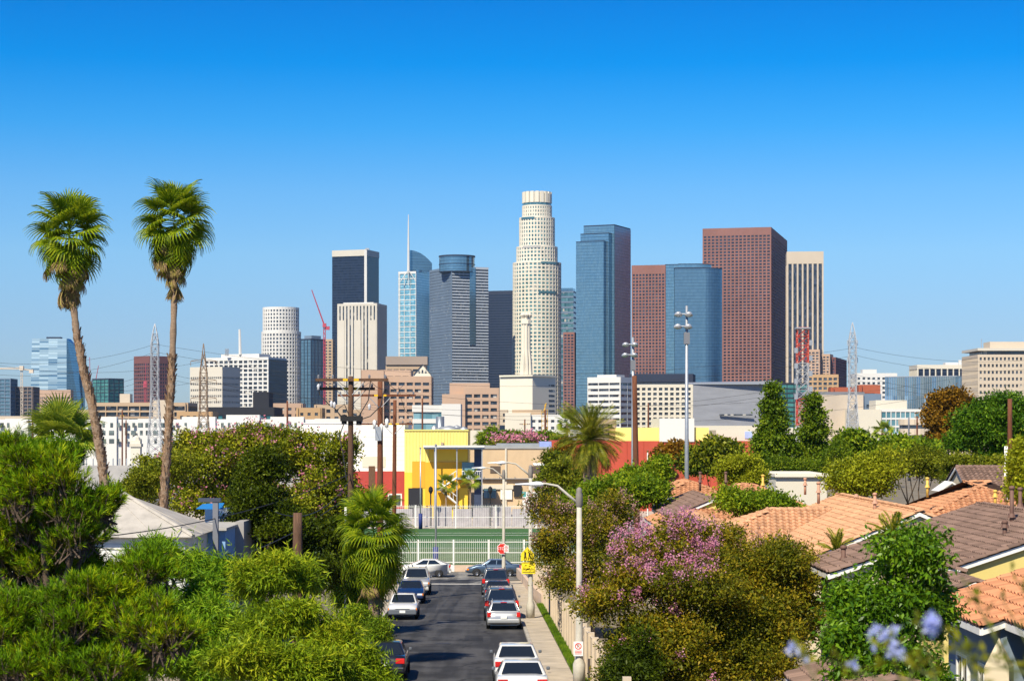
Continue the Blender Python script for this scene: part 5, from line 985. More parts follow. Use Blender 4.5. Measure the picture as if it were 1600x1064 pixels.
    if kind == 'suv' or kind == 'wagon':
        for s in sgn: b = MB(); b.tube([(s * wrf * .92, rb + .15, Hh + .05), (s * wrf * .92, rf - .2, Hh + .05)], .025, 6); b.build('roof_rail', M_dark if kind == 'suv' else M_chrome, t)
    if kind in ('suv', 'wagon', 'hatch'): b = MB(); b.box(-.16, .16, rb - .06, rb + .02, Hh - .05, Hh - .02); b.build('brake_light', M_tail, t)
    return t
pw = paint('white', (.60, .60, .58)); ps = paint('silver', (.44, .45, .46), .5); pb = paint('blue', (.012, .03, .095), .3); pd = paint('black', (.012, .013, .016), .2); pg = paint('graphite', (.05, .055, .065), .4); pbg = paint('blue_grey', (.075, .115, .17), .5); pcr = paint('champagne', (.50, .49, .45), .4); pnv = paint('navy', (.01, .018, .05), .3)
car('old white sedan facing the camera with grey bumper, left kerb', 'oldsedan', pw, -4.15, 113.2, False, bumper=M_bump)
car('dark blue sedan facing the camera behind the old white sedan', 'sedan', pb, -4.25, 129, False); car('pale silver estate partly hidden behind the dark blue sedan', 'suv', pcr, -4.2, 139.5, False)
car('black car half covered by foliage at the near left kerb', 'sedan', pd, -3.55, 77.5, True)
car('silver estate car with number plate, rear towards camera', 'wagon', ps, 1.4, 105.6); car('large dark sport utility car parked ahead of the silver estate', 'suv', pg, 1.38, 112.2); car('dark blue sedan parked ahead of the large dark utility car', 'sedan', pnv, 1.35, 121.5); car('very dark grey sedan second from the junction, right kerb', 'sedan', pd, 1.35, 129); car('dark graphite utility car nearest the junction, right kerb', 'suv', pg, 1.3, 139)
car('white sedan with dark rear window ahead of the nearest white coupe', 'sedan', pw, 1.50, 76.2); car('nearest white coupe cut by the lower picture edge', 'coupe', pw, 1.55, 69.6)
car('white hatchback in profile crossing the junction', 'hatch', pw, pos=(X(662, 166), 166, .006), heading=R(90), group='cars on the side street'); car('blue grey sedan in profile parked by the picket fence', 'sedan', pbg, pos=(X(771, 166.5), 167, .006), heading=R(90), group='cars on the side street')
# ------------------------------------------------------------------ tiled houses
def tile_geom(wd=.31, ln=.44):
    n = 6; prof = [(-wd / 2 + wd * i / n, .075 * max(0, math.sin(math.pi * min(1, i / (n * .72)))) - (.012 if i == n else 0)) for i in range(n + 1)]
    v = [(x, 0, z + .07) for (x, z) in prof] + [(x, ln, z + .004) for (x, z) in prof] + [(x, 0, z - .010) for (x, z) in prof]
    f = [(i, i + 1, n + 2 + i, n + 1 + i) for i in range(n)] + [(2 * n + 2 + i, 2 * n + 3 + i, i + 1, i) for i in range(n)]
    return np.array(v), f
def cap_geom(r=.13, ln=.44):
    n = 6; v = []; 
    for (y, rr, dz) in ((0, r, .03), (ln, r * .86, .0)):
        for i in range(n + 1): a = math.pi * i / n; v.append((rr * math.cos(a), y, rr * math.sin(a) * .8 + dz - .02))
    f = [(i, i + 1, n + 2 + i, n + 1 + i) for i in range(n)] + [tuple(range(n, -1, -1))]
    return np.array(v), f
TG, CG = tile_geom(), cap_geom()
def geom_mesh(name, g, m): me = bpy.data.meshes.new(name); me.from_pydata([tuple(p) for p in g[0]], [], g[1]); me.materials.append(m); me.update(); return me
def in_view(p): 
    if p.y < 5: return False
    px, py = CX + p.x * F / p.y, HY + (CAMZ - p.z) * F / p.y
    return -10 < px < 1610 and py < 1075
def joined(name, g, Ms, m, parent):
    V, Fc = g; nv = len(V); A = np.array([np.array(M) for M in Ms]); H_ = np.c_[V, np.ones(nv)]; P_ = np.einsum('nij,vj->nvi', A, H_)[:, :, :3].reshape(-1, 3)
    me = bpy.data.meshes.new(name); faces = [tuple(i + k * nv for i in f) for k in range(len(Ms)) for f in Fc]; me.from_pydata(P_.tolist(), [], faces); me.materials.append(m); me.update()
    o = link(name, me, parent); o['kind'] = 'stuff'; return o
def frame(o, u, v):
    n = u.cross(v).normalized(); M = Matrix.Identity(4)
    for i in range(3): M[i][0], M[i][1], M[i][2], M[i][3] = u[i], v[i], n[i], o[i]
    return M
def put(parent, name, g, Ms, m, indiv):
    Ms = list(Ms)
    if indiv:
        vis = sorted([M for M in Ms if in_view(M.translation)], key=lambda M: M.translation.y)[:indiv]; ids = set(id(M) for M in vis); me = geom_mesh(name, g, m)
        for M in vis: o = link(name, me, parent); o.matrix_local = M
        Ms = [M for M in Ms if id(M) not in ids]
    if Ms: joined(name + '_field', g, Ms, m, parent)
def slope_tiles(A, U, V, lu, lv, hl=0, hr=0, ch=1.0, tw=.31, ex=.37):
    """tiles over a slope whose eave starts at A; hl/hr = 1 where that end is a hip; ch = horizontal run per metre of slope"""
    Ms = []; nr = int(lv / ex); 
    for j in range(nr + 1):
        v = j * ex - .05; 
        if v + ex * .5 > lv: continue
        u0, u1 = hl * v * ch, lu - hr * v * ch; nc = int((u1 - u0) / tw); 
        for i in range(nc + 1):
            u = u0 + (i + .5) * tw
            if u > u1: break
            jt = random.uniform(-.006, .006); Ms.append(frame(A + U * u + V * (v + jt) + U.cross(V).normalized() * (.02 + random.uniform(-.004, .006)), U, V))
    return Ms
def caps(A, B, m=None):
    d = (B - A); L_ = d.length; d.normalize(); s = Vector((d.y, -d.x, 0))
    if s.length < .1: s = Vector((1, 0, 0))
    s.normalize(); return [frame(A + d * (i * .38), s, d) for i in range(max(1, int(L_ / .38)))]
def house(label, x0, x1, y0, y1, eave, pitch, tm, wm, ends=('gable', 'gable'), axis='y', indiv=0, base=None, oh=.45, vents=(), wins=(), name='tiled_house'):
    """rectangular house; ridge along y (or x); ends = near/far (or left/right) 'gable' or 'hip'"""
    cx, cy = (x0 + x1) / 2, (y0 + y1) / 2; zb = gz(y1) if base is None else base
    t = thing(name, label, 'house', (cx, cy, zb)); ez = eave - zb
    rot = Matrix() if axis == 'y' else Matrix.Rotation(R(-90), 4, 'Z')        # local ridge along +y; axis x: near end = left
    wx, wy = ((x1 - x0) / 2, (y1 - y0) / 2) if axis == 'y' else ((y1 - y0) / 2, (x1 - x0) / 2)
    if axis == 'x': rot = Matrix.Rotation(R(-90), 4, 'Z')                      # local -y (near end) -> world -x
    T = lambda p: rot @ Vector(p)
    rz = ez + wx * pitch; sl = math.hypot(wx, wx * pitch); ch = wx / sl
    h0, h1 = (1 if ends[0] == 'hip' else 0), (1 if ends[1] == 'hip' else 0)
    # walls with gables
    iw, ih = wx - oh, wy - oh * .3; b = MB(); wz = ez + oh * pitch - .16
    for (a, c) in (((-iw, -ih), (iw, -ih)), ((iw, -ih), (iw, ih)), ((iw, ih), (-iw, ih)), ((-iw, ih), (-iw, -ih))): b.face([T((a[0], a[1], -.5)), T((c[0], c[1], -.5)), T((c[0], c[1], wz)), T((a[0], a[1], wz))])
    for (s, h) in ((-1, h0), (1, h1)):
        if not h: f = [T((-iw, s * ih, wz)), T((iw, s * ih, wz)), T((0, s * ih, rz - .16))]; b.face(f if s < 0 else f[::-1])
    b.build('wall', wm, t)
    # deck
    r0, r1 = T((0, -wy + h0 * wx, rz)), T((0, wy - h1 * wx, rz)); c4 = [T((-wx, -wy, ez)), T((wx, -wy, ez)), T((wx, wy, ez)), T((-wx, wy, ez))]
    dk = tilemat(tm.name + '_deck', (.10, .06, .045)); b = MB(); b.face([c4[0], r0, r1, c4[3]][::-1]); b.face([c4[1], c4[2], r1, r0])
    if h0: b.face([c4[0], c4[1], r0])
    if h1: b.face([c4[2], c4[3], r1])
    b.build('roof_deck', dk, t)
    # tiles
    up = Vector((0, 0, 1)); Ms = []
    def sl_(A, B, hl, hr, lv):
        U = (B - A).normalized(); inn = up.cross(U); V = (inn * wx + up * wx * pitch).normalized(); return slope_tiles(A, U, V, (B - A).length, lv, hl, hr, ch)
    Ms += sl_(c4[3], c4[0], h1, h0, sl); Ms += sl_(c4[1], c4[2], h0, h1, sl)
    if h0: Ms += sl_(c4[0], c4[1], 1, 1, sl)
    if h1: Ms += sl_(c4[2], c4[3], 1, 1, sl)
    o_ = Vector((cx, cy, zb)); 
    if indiv:
        vis = sorted([M for M in Ms if in_view(M.translation + o_)], key=lambda M: M.translation.y)[:indiv]; ids = set(id(M) for M in vis); me = geom_mesh('roof_tile', TG, tm)
        for M in vis: o = link('roof_tile', me, t); o.matrix_local = M
        Ms = [M for M in Ms if id(M) not in ids]
    if Ms: joined('roof_tiles', TG, Ms, tm, t)
    Cs = caps(r0, r1) if (r1 - r0).length > .3 else []
    for (h, r, a, c) in ((h0, r0, c4[0], c4[1]), (h1, r1, c4[3], c4[2])):
        if h: Cs += caps(a, r) + caps(c, r)
        else: Cs += caps(a + Vector((0, 0, .05)), r + Vector((0, 0, .05))) + caps(c + Vector((0, 0, .05)), r + Vector((0, 0, .05)))
    if indiv:
        me = geom_mesh('ridge_tile', CG, tm); k = 0
        for M in Cs: o = link('ridge_tile', me, t); o.matrix_local = M
    elif Cs: joined('ridge_tiles', CG, Cs, tm, t)
    # fascia and rake boards
    def board(A, B, nm='fascia'):
        b = MB(); d = (B - A); q = Vector((d.y, -d.x, 0)); q = q.normalized() * .04 if q.length > .01 else Vector((.04, 0, 0)); z_ = Vector((0, 0, -.17)); zz = Vector((0, 0, -.012))
        c = [A + q + zz, B + q + zz, B + q + z_, A + q + z_]; e = [A - q + zz, B - q + zz, B - q + z_, A - q + z_]; b.face(c); b.face(e[::-1]); b.face([c[3], c[2], e[2], e[3]]); b.face([c[0], e[0], e[1], c[1]]); b.face([c[1], e[1], e[2], c[2]]); b.face([c[0], c[3], e[3], e[0]]); b.build(nm, M_white, t)
    board(c4[3], c4[0]); board(c4[1], c4[2])
    for (h, r, a, c) in ((h0, r0, c4[0], c4[1]), (h1, r1, c4[3], c4[2])):
        if h: board(a, c)
        else: board(a, r, 'rake_board'); board(r, c, 'rake_board')
    # soffits
    b = MB(); b.face([c4[0] + Vector((0, 0, -.20)), c4[1] + Vector((0, 0, -.20)), c4[2] + Vector((0, 0, -.20)), c4[3] + Vector((0, 0, -.20))]) if (h0 and h1) else None
    if b.f: b.build('soffit', M_white, t)
    for (px, py, D, h, m_) in vents:
        p = Vector((X(px, D), D, Z(py, D))) - o_; b = MB(); b.tube([p - Vector((0, 0, .6)), p + Vector((0, 0, h))], .075, 8); v = b.build('vent_pipe', m_, t, True); b = MB(); b.lathe([(.075, h - .02), (.11, h), (.11, h + .06), (.08, h + .10), (0, h + .12)], 10, Matrix.Translation(p)); b.build('vent_cap', m_, v, True); b = MB(); b.lathe([(.15, -.05), (.085, .1)], 8, Matrix.Translation(p)); b.build('flashing', m_, v)
    for (face, u, z, ww, hh) in wins:                                           # 'l' left wall, 'n' near wall; u from the near/left end
        b = MB()
        if face == 'l': M = Matrix.Translation((x0 + oh - cx - .02, y0 + u - cy, z - zb)) @ Matrix.Rotation(R(-90), 4, 'Z')
        else: M = Matrix.Translation((x0 + u - cx, y0 + oh * .3 - cy - .02, z - zb))
        b.box(-ww / 2, ww / 2, -.02, .06, 0, hh, M); w_ = b.build('window', G_car, t)
        b = MB()
        for (a0, a1, z0, z1) in ((-ww / 2 - .09, -ww / 2, -.09, hh + .09), (ww / 2, ww / 2 + .09, -.09, hh + .09), (-ww / 2, ww / 2, -.09, 0), (-ww / 2, ww / 2, hh, hh + .09), (-.03, .03, 0, hh), (-ww / 2, ww / 2, hh * .5 - .025, hh * .5 + .025)): b.box(a0, a1, -.06, .03, z0, z1, M)
        b.build('window_frame', M_white, w_)
    return t
T_or = tilemat('orange_roof_tile', (.44, .24, .135), .28); T_or2 = tilemat('terracotta_roof_tile', (.46, .225, .115), .28); T_pk = tilemat('salmon_roof_tile', (.50, .275, .15), .26); T_br = tilemat('brown_roof_tile', (.185, .12, .092), .35)
W_y = mat('yellow_stucco', (.62, .50, .17), .9, var=.06, scale=1, bump=.15, bscale=60); W_c = mat('cream_stucco', (.56, .48, .34), .9, var=.07, scale=1, bump=.15, bscale=60); W_b = mat('blue_grey_stucco', (.17, .22, .27), .9, var=.07, scale=1, bump=.15, bscale=60)
M_vb = mat('brown_pipe', (.14, .075, .055), .7, var=.15); M_vo = mat('salmon_pipe', (.48, .26, .17), .7, var=.1); M_vy = mat('yellow_pipe', (.65, .42, .08), .6)
house('near terracotta roofed house with blue grey wall at the right edge', 10.35, 17.4, 43.9, 49.4, 7.85, .34, tilemat('near_terracotta_tile', (.45, .20, .10), .28), W_b, indiv=300, wins=(('l', 1.4, 5.4, .9, 1.4), ('l', 3.6, 5.4, 1.0, 1.4)))
house('forward wing of the near terracotta house under the lower right corner', 10.9, 16.9, 37.5, 43.86, 7.98, .34, MATS['near_terracotta_tile'], W_b, indiv=120, wins=(('l', 1.6, 5.4, 1.2, 1.4), ('l', 4.4, 5.6, 1.0, 1.4)))
house('brown tiled house with yellow gable wall at the right edge', 14.15, 22.9, 64, 78.8, 7.76, .335, T_br, W_y, indiv=300, vents=((1581, 806, 70, .95, M_vb), (1594, 790, 76, .6, M_vb), (1570, 822, 67, .1, M_vb)))
house('low brown tiled wing left of the dark green tree', 9.85, 14.1, 61.9, 66.5, 7.74, .335, T_br, W_c, indiv=200, vents=((1318, 874, 63.5, .35, M_vb), (1362, 868, 64.5, .5, M_vb)), wins=(('l', 2, 5.2, .8, 1.3),))
house('small brown porch gable below the yellow gable wall', 12.2, 14.9, 58.2, 61.6, 7.25, .38, T_br, W_y, indiv=60)
house('large salmon tiled gabled house in the middle of the right terrace', 11.8, 23.0, 85, 106, 6.35, .42, T_pk, W_c, indiv=300, vents=((1367, 785, 92, .35, M_vo), (1338, 775, 100, .0, M_vo)))
house('salmon tiled cross wing reaching left behind the crepe myrtles', 9.3, 17.6, 96, 103.5, 6.75, .40, T_pk, W_c, ends=('hip', 'gable'), axis='x', vents=((1279, 768, 101, .4, M_vo),))
house('terracotta hip roofed house behind the leafy shrub', 8.5, 20, 116, 127, 6.55, .43, T_or2, W_c, ends=('hip', 'hip'), axis='x', vents=((1192, 757, 119, .5, M_vy), (1258, 757, 119, .3, M_vo)))
house('long terracotta roof stretch above the pink blossoms', 7.9, 13.4, 103, 118, 6.3, .42, T_or, W_c, ends=('hip', 'gable'))
house('brown tiled house with yellow gable left of the leafy shrub', 9.3, 14.6, 118, 132, 7.0, .42, T_br, W_y, vents=((1094, 752, 124, .5, M_vb), (1134, 752, 124, .5, M_vb)))
house('small orange hip roof at the foot of the taller floodlight', 10.2, 15.2, 140, 150, 7.5, .42, T_or2, W_c, ends=('hip', 'hip'), axis='y')
house('orange hip roofed house right of the salmon gable', 21.5, 31, 107, 118, 7.1, .40, T_or2, W_c, ends=('hip', 'hip'), axis='x', vents=((1449, 760, 109, .4, M_vy),))
house('salmon tiled house behind the brown roof at right', 25.2, 34, 96, 110, 7.1, .34, T_pk, W_c, ends=('hip', 'gable'), vents=((1571, 765, 99, .5, M_vo), (1555, 775, 97, .2, M_vy)))
t = house('brown tiled house with two small white trimmed dormers at far right', 28.2, 36, 122, 131, 8.1, .40, T_br, W_c, axis='x')
for px in (1487, 1507):
    D = 123.2; x = X(px, D) - t.location.x; y = D - t.location.y; z = Z(766 if px < 1500 else 772, D) - t.location.z; b = MB(); b.face([(x - .7, y, z), (x + .7, y, z), (x, y, z + .45)]); d_ = b.build('dormer', W_c, t); b = MB()
    for s in (-1, 1): b.face([(x + s * .85, y - .1, z - .05), (x, y - .1, z + .55), (x, y + 2, z + .55), (x + s * .85, y + 2, z - .05)]); b.face([(x + s * .85, y - .12, z - .15), (x, y - .12, z + .45), (x, y - .12, z + .56), (x + s * .85, y - .12, z - .04)])
    b.build('dormer_roof', M_white, d_)
house('low brown roof corner under the crepe myrtle at the bottom', 5.95, 8.9, 38.6, 43.0, 6.85, .34, T_br, W_c, indiv=160)
t = thing('obelisk_pillar', 'pointed cream pillar in front of the blue grey wall', 'pillar', (X(1561, 42), 42, gz(42))); b = MB(); b.lathe([(.42, 0), (.36, Z(1040, 42) - gz(42)), (0.0, Z(996, 42) - gz(42))], 4, Matrix.Rotation(R(20), 4, 'Z')); b.build('shaft', W_c, t); b = MB(); b.lathe([(.55, 0), (.55, .4), (.42, .5)], 4, Matrix.Rotation(R(20), 4, 'Z')); b.build('plinth', W_c, t)

# ------------------------------------------------------------------ left garden house, shed and lamp
M_sheet = mat('grey_roofing_felt', (.40, .37, .33), .9, var=.12, scale=1.2, stain=.4); M_wl = mat('white_timber_wall', (.72, .71, .68), .8, var=.06, scale=1.5, stain=.2); M_bl = mat('pale_blue_paint_wall', (.20, .36, .60), .8, var=.08, scale=1.2, stain=.15)
t = thing('hip_roofed_house', 'white timber house with grey felt hip roof behind the pine', 'house', (-17, 82, gz(82))); zb = gz(82); ez = 8.0 - zb; rz = 9.6 - zb; x1 = 4.55; x0 = -4.2
A, B_, C_, D_ = Vector((x0, -4.2, ez)), Vector((x1, -4.2, ez)), Vector((x1, 3.4, ez)), Vector((x0, 3.4, ez)); r0, r1 = Vector((x0 + 3, -.5, rz)), Vector((x1 - 3.5, -.5, rz))
def felt(a, c, d, e, n):                                # overlapping felt strips across one slope, each a sheet
    for i in range(n):
        f0, f1 = i / n, (i + 1) / n; p = [a.lerp(c, f0), a.lerp(c, f1), e.lerp(d, f1), e.lerp(d, f0)]; nn = (p[1] - p[0]).cross(p[3] - p[0]).normalized(); b = MB(); o_ = nn * (.012 + .02 * (i % 2)); q = [v + o_ for v in p]; b.face(q)
        for k in range(4): b.face([p[k], p[(k + 1) % 4], q[(k + 1) % 4], q[k]])
        b.build('felt_sheet', M_sheet, t)
felt(A, B_, r1, r0, 6); felt(B_, C_, r1 + Vector((.01, .02, 0)), r1, 3); felt(C_, D_, r0, r1, 6); felt(D_, A, r0, r0 + Vector((0, .02, 0)), 3)
b = MB(); b.tube([r0 + Vector((0, 0, .05)), r1 + Vector((0, 0, .05))], .14, 6); b.tube([r1 + Vector((0, 0, .04)), B_ + Vector((0, 0, .06))], .09, 6); b.build('ridge_cap', M_sheet, t)
b = MB(); b.box(x0 + .4, x1 - .4, -3.8, 3.0, -.5, ez); b.build('wall', M_wl, t)
for k in range(12): b = MB(); b.box(x0 + .38, x1 - .38, -3.86, -3.79, ez - .25 * k - .24, ez - .25 * k - .02); b.build('weatherboard', M_wl, t)
b = MB(); b.box(x0 + 1.6, x0 + 2.3, -.7, -.1, rz - .3, rz + .35); b.build('chimney', M_pale, t)
t = thing('flat_shed', 'flat roofed shed with pale blue wall right of the felt roofed house', 'shed', (X(315, 84), 88, gz(88))); zb = gz(88)
def lb(n, px0, px1, y0, y1, za, zc, m_): b = MB(); b.box(X(px0, 84) - t.location.x, X(px1, 84) - t.location.x, y0, y1, za - zb, zc - zb); return b.build(n, m_, t)
lb('wall', 297, 352, -4, 6, zb - .5, Z(828, 84), M_bl); lb('roof', 294, 356, -4.4, 6.4, Z(828, 84), Z(824, 84), mat('grey_flat_roof', (.36, .35, .33), .9, var=.15, scale=1)); lb('parapet', 262, 368, 6.2, 6.6, Z(824, 84) - 1, Z(799, 90), M_wl); lb('side_wall', 352, 366, -1, 6, zb - .5, Z(820, 84), mat('grey_board', (.30, .29, .28), .9))
t = thing('steel_t_post', 'dark steel T shaped post standing over the flat shed', 'post', (X(337, 82), 82.0, gz(82))); b = MB(); b.box(-.11, .11, -.11, .11, 0, Z(780, 82) - gz(82)); b.build('post', M_dgrey, t); b = MB(); b.box(-.7, .22, -.14, .14, Z(784, 82) - gz(82), Z(778, 82) - gz(82)); b.build('beam', mat('dark_blue_steel', (.05, .06, .09), .6), t)
t = thing('tarpaulin', 'small blue tarpaulin beneath the T shaped post', 'tarpaulin', (X(330, 90), 90, gz(90))); b = MB(); b.face([(-.7, 0, Z(795, 90) - gz(90)), (.6, -.4, Z(795, 90) - gz(90)), (.5, .6, Z(786, 90) - gz(90)), (-.5, .8, Z(788, 90) - gz(90))]); b.build('sheet', mat('blue_tarp', (.02, .16, .42), .5), t)
for k, (px, D) in enumerate(((150, 320), (182, 330), (205, 318), (225, 335), (168, 345))):
    car(['far grey car on the left viaduct road behind the pine', 'far pale car beside the leaning palm trunk', 'far silver car between the palm trunks', 'far dark car by the left bridge pier', 'far white car above the pine top'][k], 'sedan', (pg, pcr, ps, pd, pw)[k], pos=(X(px, D), D, 1.2), heading=R(90), group='cars on the far left road')
b = MB(); b.box(X(40, 330), X(300, 330), 312, 352, .1, 1.2); tag(b.build('raised_road', M_asph2), kind='structure')
# ------------------------------------------------------------------ trees
def unit(n):
    v = RNG.normal(size=(n, 3)); return v / np.linalg.norm(v, axis=1)[:, None]
def leaves(Pc, ax, ln, wd, fold=.25, up=.3):
    """one folded rhombic leaf per row of Pc pointing along ax"""
    n = len(Pc); ax = ax / np.linalg.norm(ax, axis=1)[:, None]; r = unit(n) + np.array([0, 0, up]); s = np.cross(ax, r); s /= (np.linalg.norm(s, axis=1)[:, None] + 1e-9); nm = np.cross(s, ax)
    ln = (ln * RNG.uniform(.65, 1.25, n))[:, None]; wd = (wd * RNG.uniform(.7, 1.2, n))[:, None]; mid = Pc + ax * ln * .45
    return np.stack([Pc, mid + s * wd * .5 + nm * wd * fold, Pc + ax * ln, mid - s * wd * .5 + nm * wd * fold], 1)
def blob_clumps(blobs, n, shell=.55):
    """clump centres spread through the outer part of ellipsoid blobs [(c, (rx,ry,rz))]"""
    wts = np.array([(r[0] * r[1] + r[1] * r[2] + r[0] * r[2]) for (_, r) in blobs]); wts = wts / wts.sum(); idx = RNG.choice(len(blobs), n, p=wts); d = unit(n); rad = shell + (1 - shell) * RNG.uniform(0, 1, n) ** .6
    rad *= 1 + .13 * np.sin(d[:, 0] * 7 + idx) * np.cos(d[:, 2] * 6 + idx * 2) + RNG.normal(0, .05, n)
    c = np.array([np.array(b[0]) for b in blobs])[idx]; r = np.array([np.array(b[1]) for b in blobs])[idx]
    keep = (d[:, 2] > -.75) & ((d[:, 1] < .45) | (RNG.uniform(0, 1, n) < .55))
    return (c + d * r * rad[:, None])[keep], d[keep]
def expand(blobs, k=8, lo=.24, hi=.42, flat=.72):
    """break each ellipsoid into smaller leaf masses so the crown gets lobes, hollows and an uneven edge"""
    out = []
    for (c, r) in blobs:
        c = np.array(c); r = np.array(r)
        for d in unit(k):
            if d[2] < -.6: continue
            s = RNG.uniform(lo, hi); out.append((c + d * r * RNG.uniform(.45, .80), tuple(r * s * np.array([1.12, 1.08, flat]))))
        out.append((c, tuple(r * .5)))
    return out
def limbs(root, base, blobs, r0, m, top=None):
    b = MB(); base = Vector(base); cs = [Vector(c) for (c, _) in blobs]; ctr = sum(cs, Vector()) / len(cs); fork = base.lerp(Vector((ctr.x, ctr.y, ctr.z)), .45); fork.x = base.x * .6 + ctr.x * .4
    b.tube([base - Vector((0, 0, .3)), base.lerp(fork, .5) + Vector((random.uniform(-.1, .1), 0, 0)), fork], [r0 * 1.25, r0, r0 * .8], 9)
    b.build('trunk', m, root, True)
    for c in cs:
        b = MB(); mid = fork.lerp(c, .5) + Vector((random.uniform(-.3, .3), random.uniform(-.3, .3), .25)); b.tube([fork, mid, c, c + (c - mid) * .15], [r0 * .6, r0 * .4, r0 * .2, r0 * .07], 6); b.build('limb', m, root, True)
def px_blobs(lst, D, k=1.0):
    """[(px, py, rx px, rz px, dD)] -> blobs"""
    out = []
    for (px, py, rx, rz, dd) in lst:
        d = D + dd; s = d / F; c = (X(px, d), d, Z(py, d)); out.append((c, (rx * s, (rx + rz) / 2 * s * k, rz * s)))
    return out
def tree(name, label, D, lst, lm, n, per, cr, ln, wd, bark, base=None, r0=.16, droop=0.0, flowers=None, shell=.5, up=.35, ydepth=1.0, group=None, cat='tree', outw=.8, sprigs=0, subs=14, flat=.72):
    bl = px_blobs(lst, D, ydepth); bx_ = base if base else (sum(b[0][0] for b in bl) / len(bl), D); root = thing(name, label, cat, (bx_[0], bx_[1], gz(bx_[1])), 0, group); o_ = np.array(root.location)
    limbs(root, (0, 0, 0), [((b[0][0] - o_[0], b[0][1] - o_[1], b[0][2] - o_[2]), b[1]) for b in bl], r0, bark)
    cc, dd = blob_clumps(expand(bl, subs, flat=flat), n, shell); m = len(cc); P_ = np.repeat(cc, per, 0) + RNG.normal(size=(m * per, 3)) * cr * np.array([1, 1, .7]); ax = np.repeat(dd, per, 0) * outw + unit(m * per) * .9 + np.array([0, 0, -droop])
    V = leaves(P_, ax, ln, wd, up=up)
    if sprigs:                                             # longer shoots breaking the outline
        k = RNG.choice(m, sprigs); q = []
        for i in k:
            if dd[i][2] < -.1: continue
            g = dd[i] * .6 + np.array([0, 0, .7]) + RNG.normal(0, .25, 3); g /= np.linalg.norm(g); L_ = RNG.uniform(.3, .9); tt = np.linspace(0, 1, 9); q.append(cc[i] + np.outer(tt * L_, g) - np.outer(tt ** 2 * L_ * .25, [0, 0, 1]))
        q = np.concatenate(q); V = np.concatenate([V, leaves(q, unit(len(q)) * .8 + np.array([0, 0, .5]), ln, wd)])
    V = V - o_; c = link('crown', np_mesh('crown', V, 4, lm), root)
    if flowers:
        fm, nf, pf, fr, fl, zmin, px0, px1 = flowers; s_ = np.where((dd[:, 2] > zmin) & (dd[:, 1] < .3))[0]; pxs = CX + cc[s_, 0] * F / cc[s_, 1]; pys = HY + (CAMZ - cc[s_, 2]) * F / cc[s_, 1]; s_ = s_[(pxs > px0) & (pxs < px1) & (RNG.uniform(0, 1, len(s_)) < np.clip((985 - pys) / 130, .08, 1))]; s_ = RNG.choice(s_, nf); fc = cc[s_] + dd[s_] * cr * .9
        k = nf * pf; t_ = np.tile(np.linspace(0, 1, pf), nf)[:, None]; Pq = np.repeat(fc, pf, 0) + RNG.normal(size=(k, 3)) * fr * (1.1 - .6 * t_) + np.array([0, 0, 1]) * t_ * fr * 2.2 + np.repeat(dd[s_], pf, 0) * t_ * fr * 1.6
        link('blossom', np_mesh('blossom', leaves(Pq, unit(k), fl, fl * .9, .3) - o_, 4, fm), root)
    return root
B_br = mat('brown_bark', (.12, .085, .06), .95, var=.35, scale=3, stretch=(4, 4, .6), bump=.6); B_gr = mat('pale_bark', (.30, .24, .18), .9, var=.3, scale=3, bump=.4)
L_pine = leafmat('pine_needles', (.012, .04, .003), (.06, .165, .007), (.17, .31, .012), .2, .5, .9, hue=(1.5, 1.12, .4)); L_shadp = leafmat('shaded_old_pine_needles', (.02, .035, .005), (.045, .075, .008), (.085, .10, .012), .15, .6, .9, boost=1.3); L_feath = leafmat('feathery_leaves', (.03, .075, .008), (.085, .17, .014), (.20, .28, .03), .22); L_bush = leafmat('bush_leaves', (.02, .045, .005), (.075, .12, .012), (.19, .21, .03), .22); L_dk = leafmat('dark_leaves', (.008, .02, .003), (.022, .045, .005), (.05, .085, .010), .25); L_con = leafmat('conifer_leaves', (.015, .045, .004), (.045, .10, .010), (.10, .16, .02), .25)  # old needle tone is darkened to carry the crown's inner shade
L_myr = leafmat('myrtle_leaves', (.018, .034, .005), (.062, .088, .012), (.14, .125, .02), .25); L_fic = leafmat('glossy_leaves', (.012, .045, .004), (.035, .105, .008), (.085, .18, .02), .25, .36, spec=.25); L_grn = leafmat('fresh_leaves', (.025, .07, .008), (.07, .15, .016), (.16, .24, .03), .35); L_yel = leafmat('yellow_green_leaves', (.05, .09, .008), (.12, .18, .018), (.23, .27, .04), .35); L_ol = leafmat('olive_leaves', (.025, .05, .008), (.06, .10, .014), (.13, .17, .03), .3); L_brn = leafmat('bronze_leaves', (.04, .03, .006), (.10, .072, .014), (.17, .12, .03), .3)
F_pink = leafmat('pink_petals', (.46, .15, .27), (.60, .25, .37), (.72, .42, .50), .35, nscale=2, boost=1); F_rose = leafmat('rose_petals', (.48, .14, .22), (.64, .24, .32), (.74, .40, .46), .3, nscale=2, boost=1); F_dull = leafmat('fading_petals', (.26, .12, .11), (.42, .24, .21), (.55, .36, .32), .3, nscale=2, boost=1)

